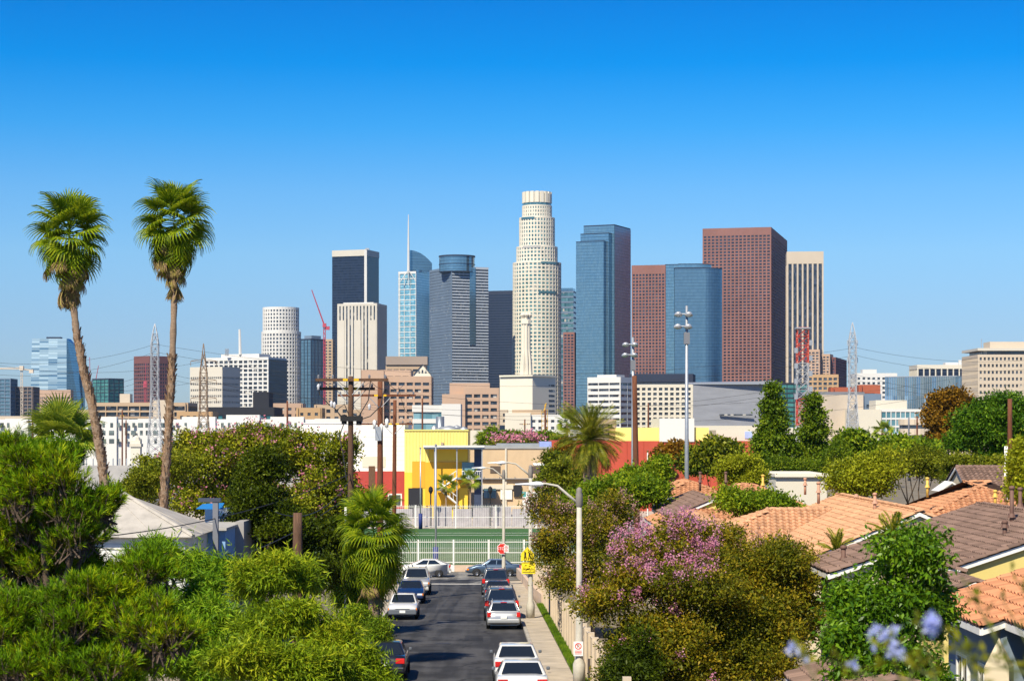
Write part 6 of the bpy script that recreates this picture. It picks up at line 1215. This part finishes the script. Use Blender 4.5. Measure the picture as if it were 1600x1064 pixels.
# left: pine in the corner (needle tufts)
def pine(name, label, D, lst, n, needles, ln, base):
    bl = px_blobs(lst, D, .9); root = thing(name, label, 'tree', (base, D + 1.0, gz(D + 1)), 0); o_ = np.array(root.location); limbs(root, (0, 0, 0), [((b[0][0] - o_[0], b[0][1] - o_[1], b[0][2] - o_[2]), b[1]) for b in bl], .2, B_br)
    cc, dd = blob_clumps(expand(bl, 17, .26, .42, .62), n, .3); g = dd * .6 + np.array([0, 0, .8]) + RNG.normal(0, .22, (len(cc), 3)); g /= np.linalg.norm(g, axis=1)[:, None]; L_ = RNG.uniform(.16, .34, len(cc))
    k = len(cc) * needles; tt = RNG.uniform(0, 1, k) ** .8; G = np.repeat(g, needles, 0); Pq = np.repeat(cc, needles, 0) + G * (tt * np.repeat(L_, needles))[:, None]; ax = G * RNG.uniform(.9, 1.5, k)[:, None] + unit(k) * .8
    new_ = tt > .45; link('crown', np_mesh('crown', leaves(Pq[new_], ax[new_], ln, .015, .1) - o_, 4, L_pine), root); link('shaded_old_needles', np_mesh('shaded_old_needles', leaves(Pq[~new_], ax[~new_], ln, .016, .1) - o_, 4, L_shadp), root); b = MB()  # older needles at tuft bases coloured darker, painting in the crown's dark interior
    for i in range(0, len(cc), 3): b.tube([Vector(cc[i] - o_ - g[i] * .35), Vector(cc[i] - o_ + g[i] * L_[i] * .8)], [.018, .008], 4, False)
    tag(b.build('twigs', B_br, root), kind='stuff'); return root
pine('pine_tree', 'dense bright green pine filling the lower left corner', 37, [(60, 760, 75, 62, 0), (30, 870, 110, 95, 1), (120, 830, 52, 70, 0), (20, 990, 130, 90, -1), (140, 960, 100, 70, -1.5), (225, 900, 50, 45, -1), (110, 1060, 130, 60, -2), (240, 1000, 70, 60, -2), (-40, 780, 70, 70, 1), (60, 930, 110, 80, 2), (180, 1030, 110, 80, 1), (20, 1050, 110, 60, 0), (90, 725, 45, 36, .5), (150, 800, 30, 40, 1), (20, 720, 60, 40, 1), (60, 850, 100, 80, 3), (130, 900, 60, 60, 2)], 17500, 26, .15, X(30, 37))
tree('willow_leaved_tree', 'mid green feathery tree between the pine and the white house wall', 50, [(255, 872, 36, 40, 0), (235, 950, 55, 50, 0), (315, 930, 38, 36, 1), (320, 975, 70, 50, 0), (260, 1030, 90, 60, -1), (360, 1040, 80, 50, -1), (375, 905, 34, 32, 2), (300, 888, 34, 30, 2), (345, 895, 32, 30, 2)], leafmat('feathery_green_leaves', (.02, .065, .006), (.06, .16, .014), (.14, .26, .03), .22, hue=(1.45, 1.12, .45)), 4600, 16, .11, .20, .032, B_br, base=(X(300, 50), 50), droop=.35, flat=.5, sprigs=200, up=.2)
tree('willow_leaved_tree', 'yellow green feathery tree bending over the near left kerb', 46, [(420, 905, 55, 48, 1), (470, 900, 30, 45, 2), (440, 970, 65, 50, 0), (400, 1030, 80, 50, -1), (510, 1000, 50, 42, 0), (490, 1050, 80, 45, -1), (555, 1045, 50, 40, 0), (590, 1058, 26, 28, 0)], L_feath, 4600, 16, .11, .20, .032, B_br, base=(X(450, 46), 46), droop=.35, flat=.5, sprigs=220, up=.2)
tree('garden_tree', 'dark low tree behind the sawn off post and the fan palms', 91, [(490, 840, 45, 35, 0), (450, 860, 45, 35, 0), (535, 850, 40, 40, 0), (500, 900, 50, 40, -2), (430, 880, 40, 30, 0)], L_dk, 2200, 13, .2, .18, .10, B_br, r0=.14)
tree('flowering_bush_tree', 'broad olive tree dotted with pink flowers behind the white house', 146, [(340, 720, 70, 50, 0), (430, 700, 70, 42, 1), (500, 720, 55, 45, 1), (270, 760, 60, 45, 0), (220, 765, 45, 30, 2), (470, 790, 75, 60, -1), (400, 770, 60, 50, 0), (520, 800, 45, 60, 0), (330, 790, 60, 40, -1), (300, 700, 40, 30, 2), (535, 705, 24, 34, 1), (380, 690, 40, 28, 1), (460, 730, 60, 45, 2), (540, 760, 30, 45, 2), (250, 735, 40, 28, 2), (360, 750, 60, 45, 3), (490, 830, 60, 45, 1)], L_bush, 9500, 13, .28, .24, .14, B_br, base=(X(420, 146), 146), r0=.3, flowers=(F_rose, 380, 8, .16, .17, -.2, 250, 560), sprigs=420)
tree('dark_tree', 'dark evergreen in front of the flowering bush tree', 90, [(405, 740, 44, 40, 0), (400, 790, 55, 50, 0), (440, 820, 50, 40, -1), (380, 830, 45, 30, 0)], L_dk, 2000, 13, .2, .16, .09, B_br, r0=.15)
tree('hedge_tree', 'low olive hedge tree between the palm trunks', 118, [(230, 750, 40, 24, 0), (275, 735, 35, 26, 0), (205, 770, 30, 22, 0)], L_ol, 900, 12, .2, .17, .10, B_br, r0=.1)
# right: crepe myrtles
my = dict(cat='tree', group='crepe myrtles along the fence')
tree('crepe_myrtle', 'large pink blossomed crepe myrtle before the board fence', 62, [(1000, 880, 85, 70, 0), (1080, 860, 75, 60, 1), (960, 950, 80, 70, -1), (1080, 950, 110, 90, -1), (1190, 900, 75, 65, 1), (1180, 990, 90, 80, 0), (1060, 1040, 130, 70, -1), (1250, 960, 50, 70, 1), (1000, 1050, 70, 60, -1), (1170, 1045, 90, 50, -1), (1110, 905, 70, 50, 0)], L_myr, 11500, 15, .17, .13, .062, B_gr, base=(X(1080, 62), 62), r0=.09, flowers=(F_pink, 230, 50, .12, .06, -.1, 890, 1120), sprigs=380, **my)
tree('crepe_myrtle', 'yellowing crepe myrtle with few faded blossoms right of the pink one', 66, [(1200, 868, 65, 40, 0), (1130, 852, 50, 33, 0), (1250, 900, 45, 48, 0), (1230, 980, 60, 60, 0), (1180, 920, 60, 50, 1)], leafmat('gold_leaves', (.04, .06, .008), (.11, .13, .016), (.22, .19, .03), .35), 2600, 14, .17, .13, .05, B_gr, r0=.08, flowers=(F_dull, 80, 20, .10, .06, -.1, 1080, 1300), sprigs=160, **my)
tree('crepe_myrtle', 'bronze leaved crepe myrtle overhanging the street lights', 98, [(880, 830, 50, 45, 0), (935, 850, 60, 55, 0), (850, 800, 35, 30, 1), (900, 900, 55, 50, -1), (960, 800, 40, 35, 2), (860, 870, 30, 40, 0), (985, 900, 50, 60, 0)], L_myr, 3600, 14, .22, .15, .075, B_gr, base=(X(930, 98), 98), r0=.09, flowers=(F_dull, 120, 36, .15, .085, -.3, 820, 1010), sprigs=200, **my)
tree('leafy_tree', 'bright green leafy tree behind the bronze crepe myrtle', 128, [(965, 772, 58, 42, 0), (1005, 775, 40, 38, 0), (910, 785, 40, 32, 0), (940, 805, 60, 35, 0), (985, 745, 25, 20, 2)], L_grn, 3200, 13, .25, .22, .13, B_br, r0=.15, sprigs=160)
tree('leafy_tree', 'olive leafy tree left of the date palm trunk', 150, [(880, 742, 33, 26, 0), (860, 765, 25, 28, 0), (900, 760, 35, 25, 0), (868, 718, 20, 15, 3)], L_ol, 1500, 12, .28, .24, .15, B_br, r0=.14)
tree('glossy_tree', 'glossy dark green tree before the brown tiled house', 41, [(1415, 880, 58, 62, 0), (1400, 960, 72, 60, -.4), (1340, 950, 42, 50, 0), (1450, 960, 42, 70, .3), (1380, 1040, 85, 60, -1), (1320, 1010, 40, 60, -.5), (1420, 1060, 70, 50, -1)], L_fic, 2700, 14, .15, .155, .06, B_br, base=(X(1400, 41), 41), r0=.1, droop=.55, shell=.4)
sh = dict(group='trees behind the tiled roofs')
tree('conifer_tree', 'tall dark upright tree left of the radio mast', 190, [(1206, 610, 7, 14, 0), (1206, 632, 14, 18, 0), (1208, 660, 21, 24, 0), (1207, 690, 28, 26, 0), (1208, 718, 32, 24, 0), (1228, 695, 14, 22, 0)], L_con, 2600, 12, .35, .32, .2, B_br, r0=.25, droop=.3, sprigs=80, **sh)
tree('conifer_tree', 'tall dark upright tree right of the radio mast', 195, [(1272, 628, 7, 13, 0), (1272, 650, 14, 18, 0), (1273, 678, 21, 24, 0), (1273, 706, 26, 24, 0), (1272, 728, 28, 20, 0)], L_con, 2300, 12, .35, .32, .2, B_br, r0=.25, droop=.3, sprigs=80, **sh)
tree('brown_tree', 'rounded bronze brown tree in front of the blue glass cube', 230, [(1480, 630, 30, 24, 0), (1465, 655, 25, 25, 0), (1500, 660, 28, 30, 0), (1478, 685, 30, 22, 0), (1510, 635, 14, 18, 2)], L_brn, 2100, 12, .45, .4, .26, B_br, r0=.3, sprigs=90, **sh)
tree('tall_tree', 'big wind swept green tree at the right edge', 150, [(1555, 640, 38, 32, 0), (1590, 655, 35, 35, 0), (1530, 670, 38, 34, 0), (1570, 700, 50, 40, 0), (1620, 690, 40, 60, 0), (1610, 640, 25, 25, 2), (1510, 690, 30, 30, 0)], leafmat('willow_green', (.008, .035, .006), (.03, .095, .012), (.09, .19, .03), .3), 4600, 13, .34, .34, .12, B_br, r0=.3, droop=.1, sprigs=260, **sh)
for k, (pxs, D, m_, lb) in enumerate((([(1340, 735, 45, 32, 0), (1380, 730, 40, 30, 0), (1320, 760, 40, 30, 0), (1365, 760, 45, 28, 0)], 118, L_yel, 'yellow green bushy tree behind the salmon ridge'), ([(1420, 730, 45, 28, 0), (1460, 735, 40, 26, 0), (1440, 715, 30, 20, 0)], 150, L_ol, 'olive bushy tree right of the yellow green one'), ([(1500, 735, 45, 30, 0), (1545, 735, 35, 25, 0)], 145, L_ol, 'olive bush under the wind swept tree'), ([(1160, 730, 32, 24, 0), (1165, 748, 36, 18, 0)], 140, L_yel, 'small bright yellow green tree before the dark uprights'), ([(1125, 705, 30, 25, 0), (1100, 725, 35, 25, 0), (1140, 725, 30, 22, 0)], 205, L_ol, 'olive tree in front of the red gymnasium'), ([(1055, 710, 28, 20, 0), (1085, 720, 22, 22, 0)], 215, L_brn, 'small reddish tree before the red gymnasium'), ([(1225, 735, 45, 22, 0), (1280, 735, 40, 25, 0), (1310, 715, 25, 28, 0)], 175, L_con, 'dark shrub row at the foot of the dark uprights'), ([(1335, 700, 30, 20, 0), (1330, 690, 20, 16, 0), (1370, 705, 30, 18, 0)], 200, L_grn, 'green tree below the white lattice pylon'), ([(1415, 700, 40, 18, 0), (1450, 705, 30, 18, 0), (1390, 712, 25, 16, 0)], 210, L_grn, 'green tree below the curtain wall office'), ([(1180, 790, 50, 20, 0), (1150, 785, 28, 22, 0), (1205, 782, 26, 18, 0), (1225, 795, 24, 16, 0)], 111, L_grn, 'leafy shrub between the terracotta roofs'), ([(1020, 750, 22, 30, 0), (1030, 730, 14, 16, 0)], 130, L_grn, 'small bright tree left of the orange hip roof'), ([(1597, 760, 22, 45, 0), (1600, 720, 16, 30, 0)], 92, L_yel, 'yellow green branches at the right picture edge'), ([(865, 690, 30, 12, 0), (800, 682, 45, 8, 0), (840, 682, 30, 8, 0)], 420, L_grn, 'far green hedge row behind the tan classroom'), ([(758, 690, 10, 14, 0), (770, 682, 10, 14, 0)], 400, L_grn, 'far small tree by the orange trimmed gate'), ([(885, 700, 14, 14, 0), (872, 715, 20, 18, 0)], 190, L_brn, 'reddish shrub at the periwinkle wall'))):
    tree('bushy_tree', lb, D, pxs, m_, 1500 if D < 160 else 900, 12, .26 if D < 200 else .4, .2 if D < 200 else .45, .11 if D < 200 else .28, B_br, r0=.12, sprigs=70, **sh)
tree('oleander_row', 'pink flowered shrub row behind the tan classroom roof', 330, [(795, 694, 22, 6, 0), (825, 693, 25, 7, 0), (775, 696, 12, 5, 0)], L_ol, 500, 10, .4, .4, .25, B_br, r0=.1, flowers=(F_rose, 90, 8, .4, .35, -.2, 700, 900), cat='shrub')
# hedge under the left trees along the pavement
tree('roadside_shrub', 'light green shrub at the near left kerb', 78, [(590, 985, 20, 28, 0), (575, 1015, 34, 30, 0), (560, 970, 28, 26, 2)], L_grn, 1500, 12, .15, .14, .05, B_br, r0=.05, cat='shrub')
tree('fence_vine', 'dark shrub hanging over the board fence at the bottom', 58, [(1000, 1030, 45, 45, 0), (985, 1060, 45, 35, -1)], L_dk, 1100, 13, .15, .13, .06, B_br, r0=.05, cat='shrub')

# ------------------------------------------------------------------ palms
def fan_frond(n=26, r=.95, droop=.5, pet=.75, spread=250, fold=.02):
    """fan palm frond along +y: petiole then a pleated fan with drooping split tips"""
    b = MB(); b.tube([(0, 0, 0), (0, pet * .5, .03), (0, pet, 0)], [.028, .02, .014], 4)
    for i in range(n):
        a = R(-spread / 2 + spread * i / (n - 1)); d = Vector((math.sin(a), math.cos(a), 0)); s = Vector((d.y, -d.x, 0)); rr = r * (.78 + .22 * math.cos(a * .8)) * random.uniform(.92, 1.05); w0 = rr * .029; o_ = Vector((0, pet, 0)); zc = .10 * rr * abs(math.sin(a)); pts = []
        for (f, wv, dz) in ((0.02, .3, 0), (.35, 1.25, -.02), (.62, 1.3, -.10 * droop), (.85, .75, -.34 * droop), (1.0, .08, -.75 * droop)): c = o_ + d * rr * f * (1 - .12 * droop * f) + Vector((0, 0, zc * f + dz * rr)); pts.append((c - s * w0 * wv, c + Vector((0, 0, -fold)), c + s * w0 * wv))
        for p, q in zip(pts, pts[1:]): b.face([p[0], p[1], q[1], q[0]]); b.face([p[1], p[2], q[2], q[1]])
    return b
def pin_frond(L_=3.0, n=34, droop=.9, leaf=.55, up=.35, curl=1.0):
    """feather frond along +y"""
    b = MB(); N_ = 10; pts = [Vector((0, L_ * f * (1 - .18 * droop * f), up * L_ * f - droop * L_ * .62 * f * f)) for f in [i / N_ for i in range(N_ + 1)]]; b.tube(pts, [.04 * (1 - .85 * i / N_) + .004 for i in range(N_ + 1)], 4)
    for i in range(n):
        f = .10 + .9 * i / (n - 1); k = min(N_ - 1, int(f * N_)); c = pts[k].lerp(pts[k + 1], f * N_ - k); tg = (pts[k + 1] - pts[k]).normalized(); l = leaf * (1 - .65 * abs(f - .45) ** 1.4 * 1.6) 
        for s in (-1, 1):
            d = (Vector((s, 0, .25)) + tg * .9).normalized(); e = c + d * l * random.uniform(.85, 1.1) + Vector((0, 0, -.18 * l * curl)); m_ = c.lerp(e, .5) + Vector((0, 0, .04)); w_ = tg * .022; b.face([c - w_, m_ - w_ * 1.1, e, m_ + w_ * 1.1])
    return b
L_fan = leafmat('fan_palm_leaf', (.02, .065, .006), (.075, .15, .012), (.17, .24, .025), .35, .4, 1.2); L_fan2 = leafmat('young_fan_leaf', (.05, .12, .02), (.11, .19, .035), (.24, .28, .08), .35, .42, 1.2); L_dead = leafmat('dead_frond', (.12, .08, .04), (.22, .155, .085), (.34, .26, .15), .25, .8, 1.5, hue=(1, 1, 1)); L_date = leafmat('date_palm_leaf', (.025, .05, .006), (.07, .11, .016), (.17, .19, .05), .3, .4, 1.0); T_palm = mat('palm_trunk', (.29, .205, .14), .95, var=.35, scale=4, stretch=(1, 1, 5), bump=.8, bscale=14); T_boot = mat('palm_boots', (.33, .21, .125), .95, var=.5, scale=5, bump=.5)
FAN = [fan_frond(droop=d).mesh('frond') for d in (.35, .6, .9)]; FANY = [fan_frond(n=30, droop=d, r=1.05, pet=.9).mesh('frond') for d in (.15, .35, .6)]; DEAD = [fan_frond(n=18, droop=.3, r=.85, pet=.6, spread=52).mesh('dead_frond') for _ in range(3)]; DATE = [pin_frond(droop=d, n=40, leaf=.6).mesh('frond') for d in (.45, .7, 1.0)]; ROEB = [pin_frond(1.3, 26, d, .28, .5).mesh('frond') for d in (.6, 1.0)]
for m_ in FAN: m_.materials.append(L_fan)
for m_ in FANY: m_.materials.append(L_fan2)
for m_ in DEAD: m_.materials.append(L_dead)
for m_ in DATE + ROEB: m_.materials.append(L_date)
def orient(az, el, roll=0.0): return Matrix.Rotation(az, 4, 'Z') @ Matrix.Rotation(el, 4, 'X') @ Matrix.Rotation(roll, 4, 'Y')
def fan_palm(label, pts, D, rad, boots, n, sc_, meshes, dead, elr=(-35, 85), name='fan_palm', dz=.55, trunkm=None):
    """pts: trunk line in photo pixels, base first"""
    P_ = [W(px, py, D) for (px, py) in pts]; g0 = gz(D); P_.insert(0, Vector((P_[0].x + (P_[0].x - P_[1].x) * .3, D, g0 - .2))); root = thing(name, label, 'palm tree', (P_[0].x, D, g0)); o_ = Vector(root.location); P_ = [p - o_ for p in P_]; k = len(P_)
    fine = []; 
    for a, c in zip(P_, P_[1:]): fine += [a.lerp(c, i / 6) for i in range(6)]
    fine.append(P_[-1]); b = MB(); m = len(fine); b.tube(fine, [rad[0] + (rad[1] - rad[0]) * (i / (m - 1)) ** .7 + .012 * (-1) ** i for i in range(m)], 12); b.build('trunk', trunkm or T_palm, root, True)
    if boots:                                             # old leaf bases, stubs woven round the trunk
        z0, z1 = boots; L_ = []; b = MB(); zz = z0; i = 0
        while zz < z1:
            f = None
            for a, c in zip(P_, P_[1:]):
                if a.z <= zz <= c.z: q = (zz - a.z) / (c.z - a.z); ctr = a.lerp(c, q)
            az = i * 2.4; fr = (zz - P_[0].z) / (P_[-1].z - P_[0].z); r_ = rad[0] + (rad[1] - rad[0]) * fr ** .7; d = Vector((math.cos(az), math.sin(az), 0)); s = Vector((-d.y, d.x, 0)); w_ = .085 * random.uniform(.8, 1.2); l_ = random.uniform(.18, .40); p = ctr + d * (r_ - .03); tip = p + d * random.uniform(.03, .15) + Vector((0, 0, l_)) + s * random.uniform(-.05, .05)
            b.face([p - s * w_, p + s * w_, tip + s * w_ * .45, tip - s * w_ * .45]); b.face([p - s * w_ - d * .02, tip - s * w_ * .45 - d * .03, tip + s * w_ * .45 - d * .03, p + s * w_ - d * .02]); b.face([tip - s * w_ * .45, tip + s * w_ * .45, tip + s * w_ * .45 - d * .03, tip - s * w_ * .45 - d * .03]); zz += .026; i += 1
        tag(b.build('leaf_bases', T_boot, root), kind='stuff')
    top = P_[-1]
    for i in range(n):
        f = i / n; el = R(elr[1] + (elr[0] - elr[1]) * f ** .8 + random.uniform(-8, 8)); az = i * 2.39996 + random.uniform(-.2, .2); me = meshes[0 if f < .3 else 1 if f < .65 else 2]; o = link('frond', me, root); s = sc_ * random.uniform(.85, 1.1) * (.75 if f < .1 else 1); o.matrix_local = Matrix.Translation(top + Vector((0, 0, dz * (.9 - f)))) @ orient(az, el, random.uniform(-.75, .75)) @ Matrix.Scale(s, 4)
    for i in range(dead):
        az = i * 2.39996 + .5; f = i / max(1, dead); el = R(-42 - 44 * f ** .6 + random.uniform(-8, 8)); o = link('dead_frond', DEAD[i % 3], root); o.matrix_local = Matrix.Translation(top + Vector((0, 0, .25 - 1.35 * f * dz))) @ orient(az, el, random.uniform(-.4, .4)) @ Matrix.Scale(sc_ * random.uniform(.75, 1.2), 4)
    return root
g85 = gz(85)
fan_palm('leaning tall fan palm with shaggy dead skirt, further left', [(165, 770), (158, 715), (145, 640), (130, 580), (120, 525), (114, 470), (109, 385)], 84, (.235, .13), (.4, Z(522, 84) - gz(84)), 44, 1.12, FAN, 26, elr=(-58, 84), dz=1.15)
fan_palm('straight tall fan palm, the higher of the two', [(255, 800), (260, 720), (268, 600), (272, 480), (272, 368)], 86, (.215, .12), (.4, Z(560, 86) - gz(86)), 46, 1.12, FAN, 20, elr=(-68, 84), dz=1.25)
fan_palm('bushy pale fan palm behind the pine top', [(98, 730), (96, 690)], 120, (.32, .28), None, 34, 1.35, FANY, 8, elr=(-20, 80))
fan_palm('young fan palm beside the street at the foot of the double armed pole', [(584, 930), (584, 868)], 82, (.24, .22), None, 54, 1.06, FAN, 8, elr=(-72, 80), dz=1.9)
fan_palm('low fan palm overhanging the left kerb', [(558, 970), (558, 900)], 101, (.26, .22), None, 42, 1.45, FAN, 5, elr=(-65, 65), dz=.6)
fan_palm('dense date palm with arching feather fronds before the red gymnasium', [(922, 770), (922, 692)], 142, (.45, .5), None, 96, .98, DATE, 0, elr=(-52, 74), name='date_palm', dz=.7)
for (px, py, D, s, lb) in ((1308, 862, 72, .75, 'small feathery palm by the cream wall of the brown wing'), (1395, 838, 60, .7, 'small feathery palm against the salmon gable')):
    root = fan_palm(lb, [(px, py + 60), (px, py + 5)], D, (.09, .08), None, 26, s, [ROEB[0], ROEB[0], ROEB[1]], 0, elr=(-20, 75), name='dwarf_palm', dz=.1)
for (px, py, D, lb) in ((703, 868, 0, ''),):
    pass
for (px, py, lb) in ((758, 690, 'far small palm right of the yellow school roof'), (886, 662, 'far small palm left of the date palm crown'), (1380, 676, 'far tiny palm left of the curtain wall')):
    fan_palm(lb, [(px, py + 18), (px, py)], 420, (.3, .25), None, 16, 1.6, FANY, 4, name='far_palm')
for (px, py, D, lb) in ((735, 752, 262, 'small potted palm by the school stair'), (697, 760, 260, 'small palm under the school stair')):
    fan_palm(lb, [(px, py + 20), (px, py)], D, (.12, .1), None, 14, .9, FANY, 2, name='yard_palm')

# ------------------------------------------------------------------ plumbago close to the camera
L_plu = leafmat('plumbago_leaf', (.04, .075, .012), (.09, .13, .02), (.20, .20, .04), .45); F_blu = leafmat('plumbago_petal', (.36, .40, .72), (.46, .50, .78), (.56, .60, .84), .4, nscale=3, boost=1)
def sprig(root, A, B_, nl, off):
    A, B_ = np.array(A), np.array(B_); tt = RNG.uniform(.05, 1, nl); P_ = A + np.outer(tt, B_ - A) + np.outer(np.sin(tt * 3.1), [0, 0, .03]); return P_
root = thing('plumbago_bush', 'blurred plumbago branches with pale blue flowers close to the camera', 'shrub', (1.15, 5.4, 4.8)); o_ = np.array(root.location); Q = []; b = MB()
for (x0, y0, x1, y1, d) in ((1300, 1120, 1245, 1010, 5.2), (1420, 1120, 1385, 990, 5.4), (1480, 1120, 1430, 960, 5.6), (1560, 1120, 1470, 975, 5.0), (1500, 1090, 1370, 1010, 5.2), (1600, 1100, 1520, 930, 5.8), (1640, 1080, 1560, 925, 6.0), (1620, 1060, 1460, 1010, 5.3), (1590, 1060, 1500, 900, 6.2), (1450, 1100, 1290, 1030, 5.0), (1640, 1010, 1580, 890, 6.3), (1660, 1064, 1520, 1040, 5.0), (1360, 1110, 1330, 1040, 5.6), (1550, 1110, 1500, 1000, 5.4), (1410, 1090, 1440, 1020, 5.2)):
    A, B_ = np.array(W(x0, y0, d)), np.array(W(x1, y1, d)); b.tube([Vector(A - o_), Vector((A + B_) / 2 - o_ + np.array([0, 0, .01])), Vector(B_ - o_)], [.004, .003, .0015], 5); Q.append(sprig(root, A, B_, 13, 0))
tag(b.build('stems', mat('plumbago_stem', (.10, .12, .03), .7), root), kind='stuff'); Q = np.concatenate(Q); link('leaves', np_mesh('leaves', leaves(Q, unit(len(Q)) + np.array([0, 0, .5]), .04, .016) - o_, 4, L_plu), root)
for (px, py, d, n_, s) in ((1463, 970, 5.0, 16, .011), (1452, 978, 5.0, 8, .010), (1375, 992, 5.3, 9, .012), (1388, 1008, 5.3, 7, .011), (1237, 1010, 5.2, 6, .009), (1252, 1020, 5.2, 5, .009), (1398, 985, 5.6, 5, .01), (1408, 1016, 5.4, 5, .01), (1333, 1036, 5.5, 4, .008)):
    c = np.array(W(px, py, d)); Pq = c + RNG.normal(size=(n_, 3)) * s; ax = np.tile(unit(n_), (5, 1)) * .0 + unit(n_ * 5); link('flower_cluster', np_mesh('flower_cluster', leaves(np.repeat(Pq, 5, 0), ax, .017, .013, .1) - o_, 4, F_blu), root)
# ------------------------------------------------------------------ thin summer haze over the city
b = MB(); b.box(-4100, 4100, -80, 6100, -1.5, 345); hz_o = b.build('haze', bpy.data.materials.new('haze_air')); tag(hz_o, 'thin pale blue summer haze over the whole city', 'haze', kind='stuff')
hm = MATS['haze'] = hz_o.data.materials[0]; hm.use_nodes = True; hn = hm.node_tree; hn.nodes.clear(); pv_ = hn.nodes.new('ShaderNodeVolumePrincipled'); oo = hn.nodes.new('ShaderNodeOutputMaterial')
pv_.inputs['Color'].default_value = (0.42, 0.66, 0.98, 1); pv_.inputs['Density'].default_value = 3.0e-5; pv_.inputs['Anisotropy'].default_value = 0.2; hn.links.new(pv_.outputs[0], oo.inputs['Volume'])
sc.cycles.volume_bounces = 0
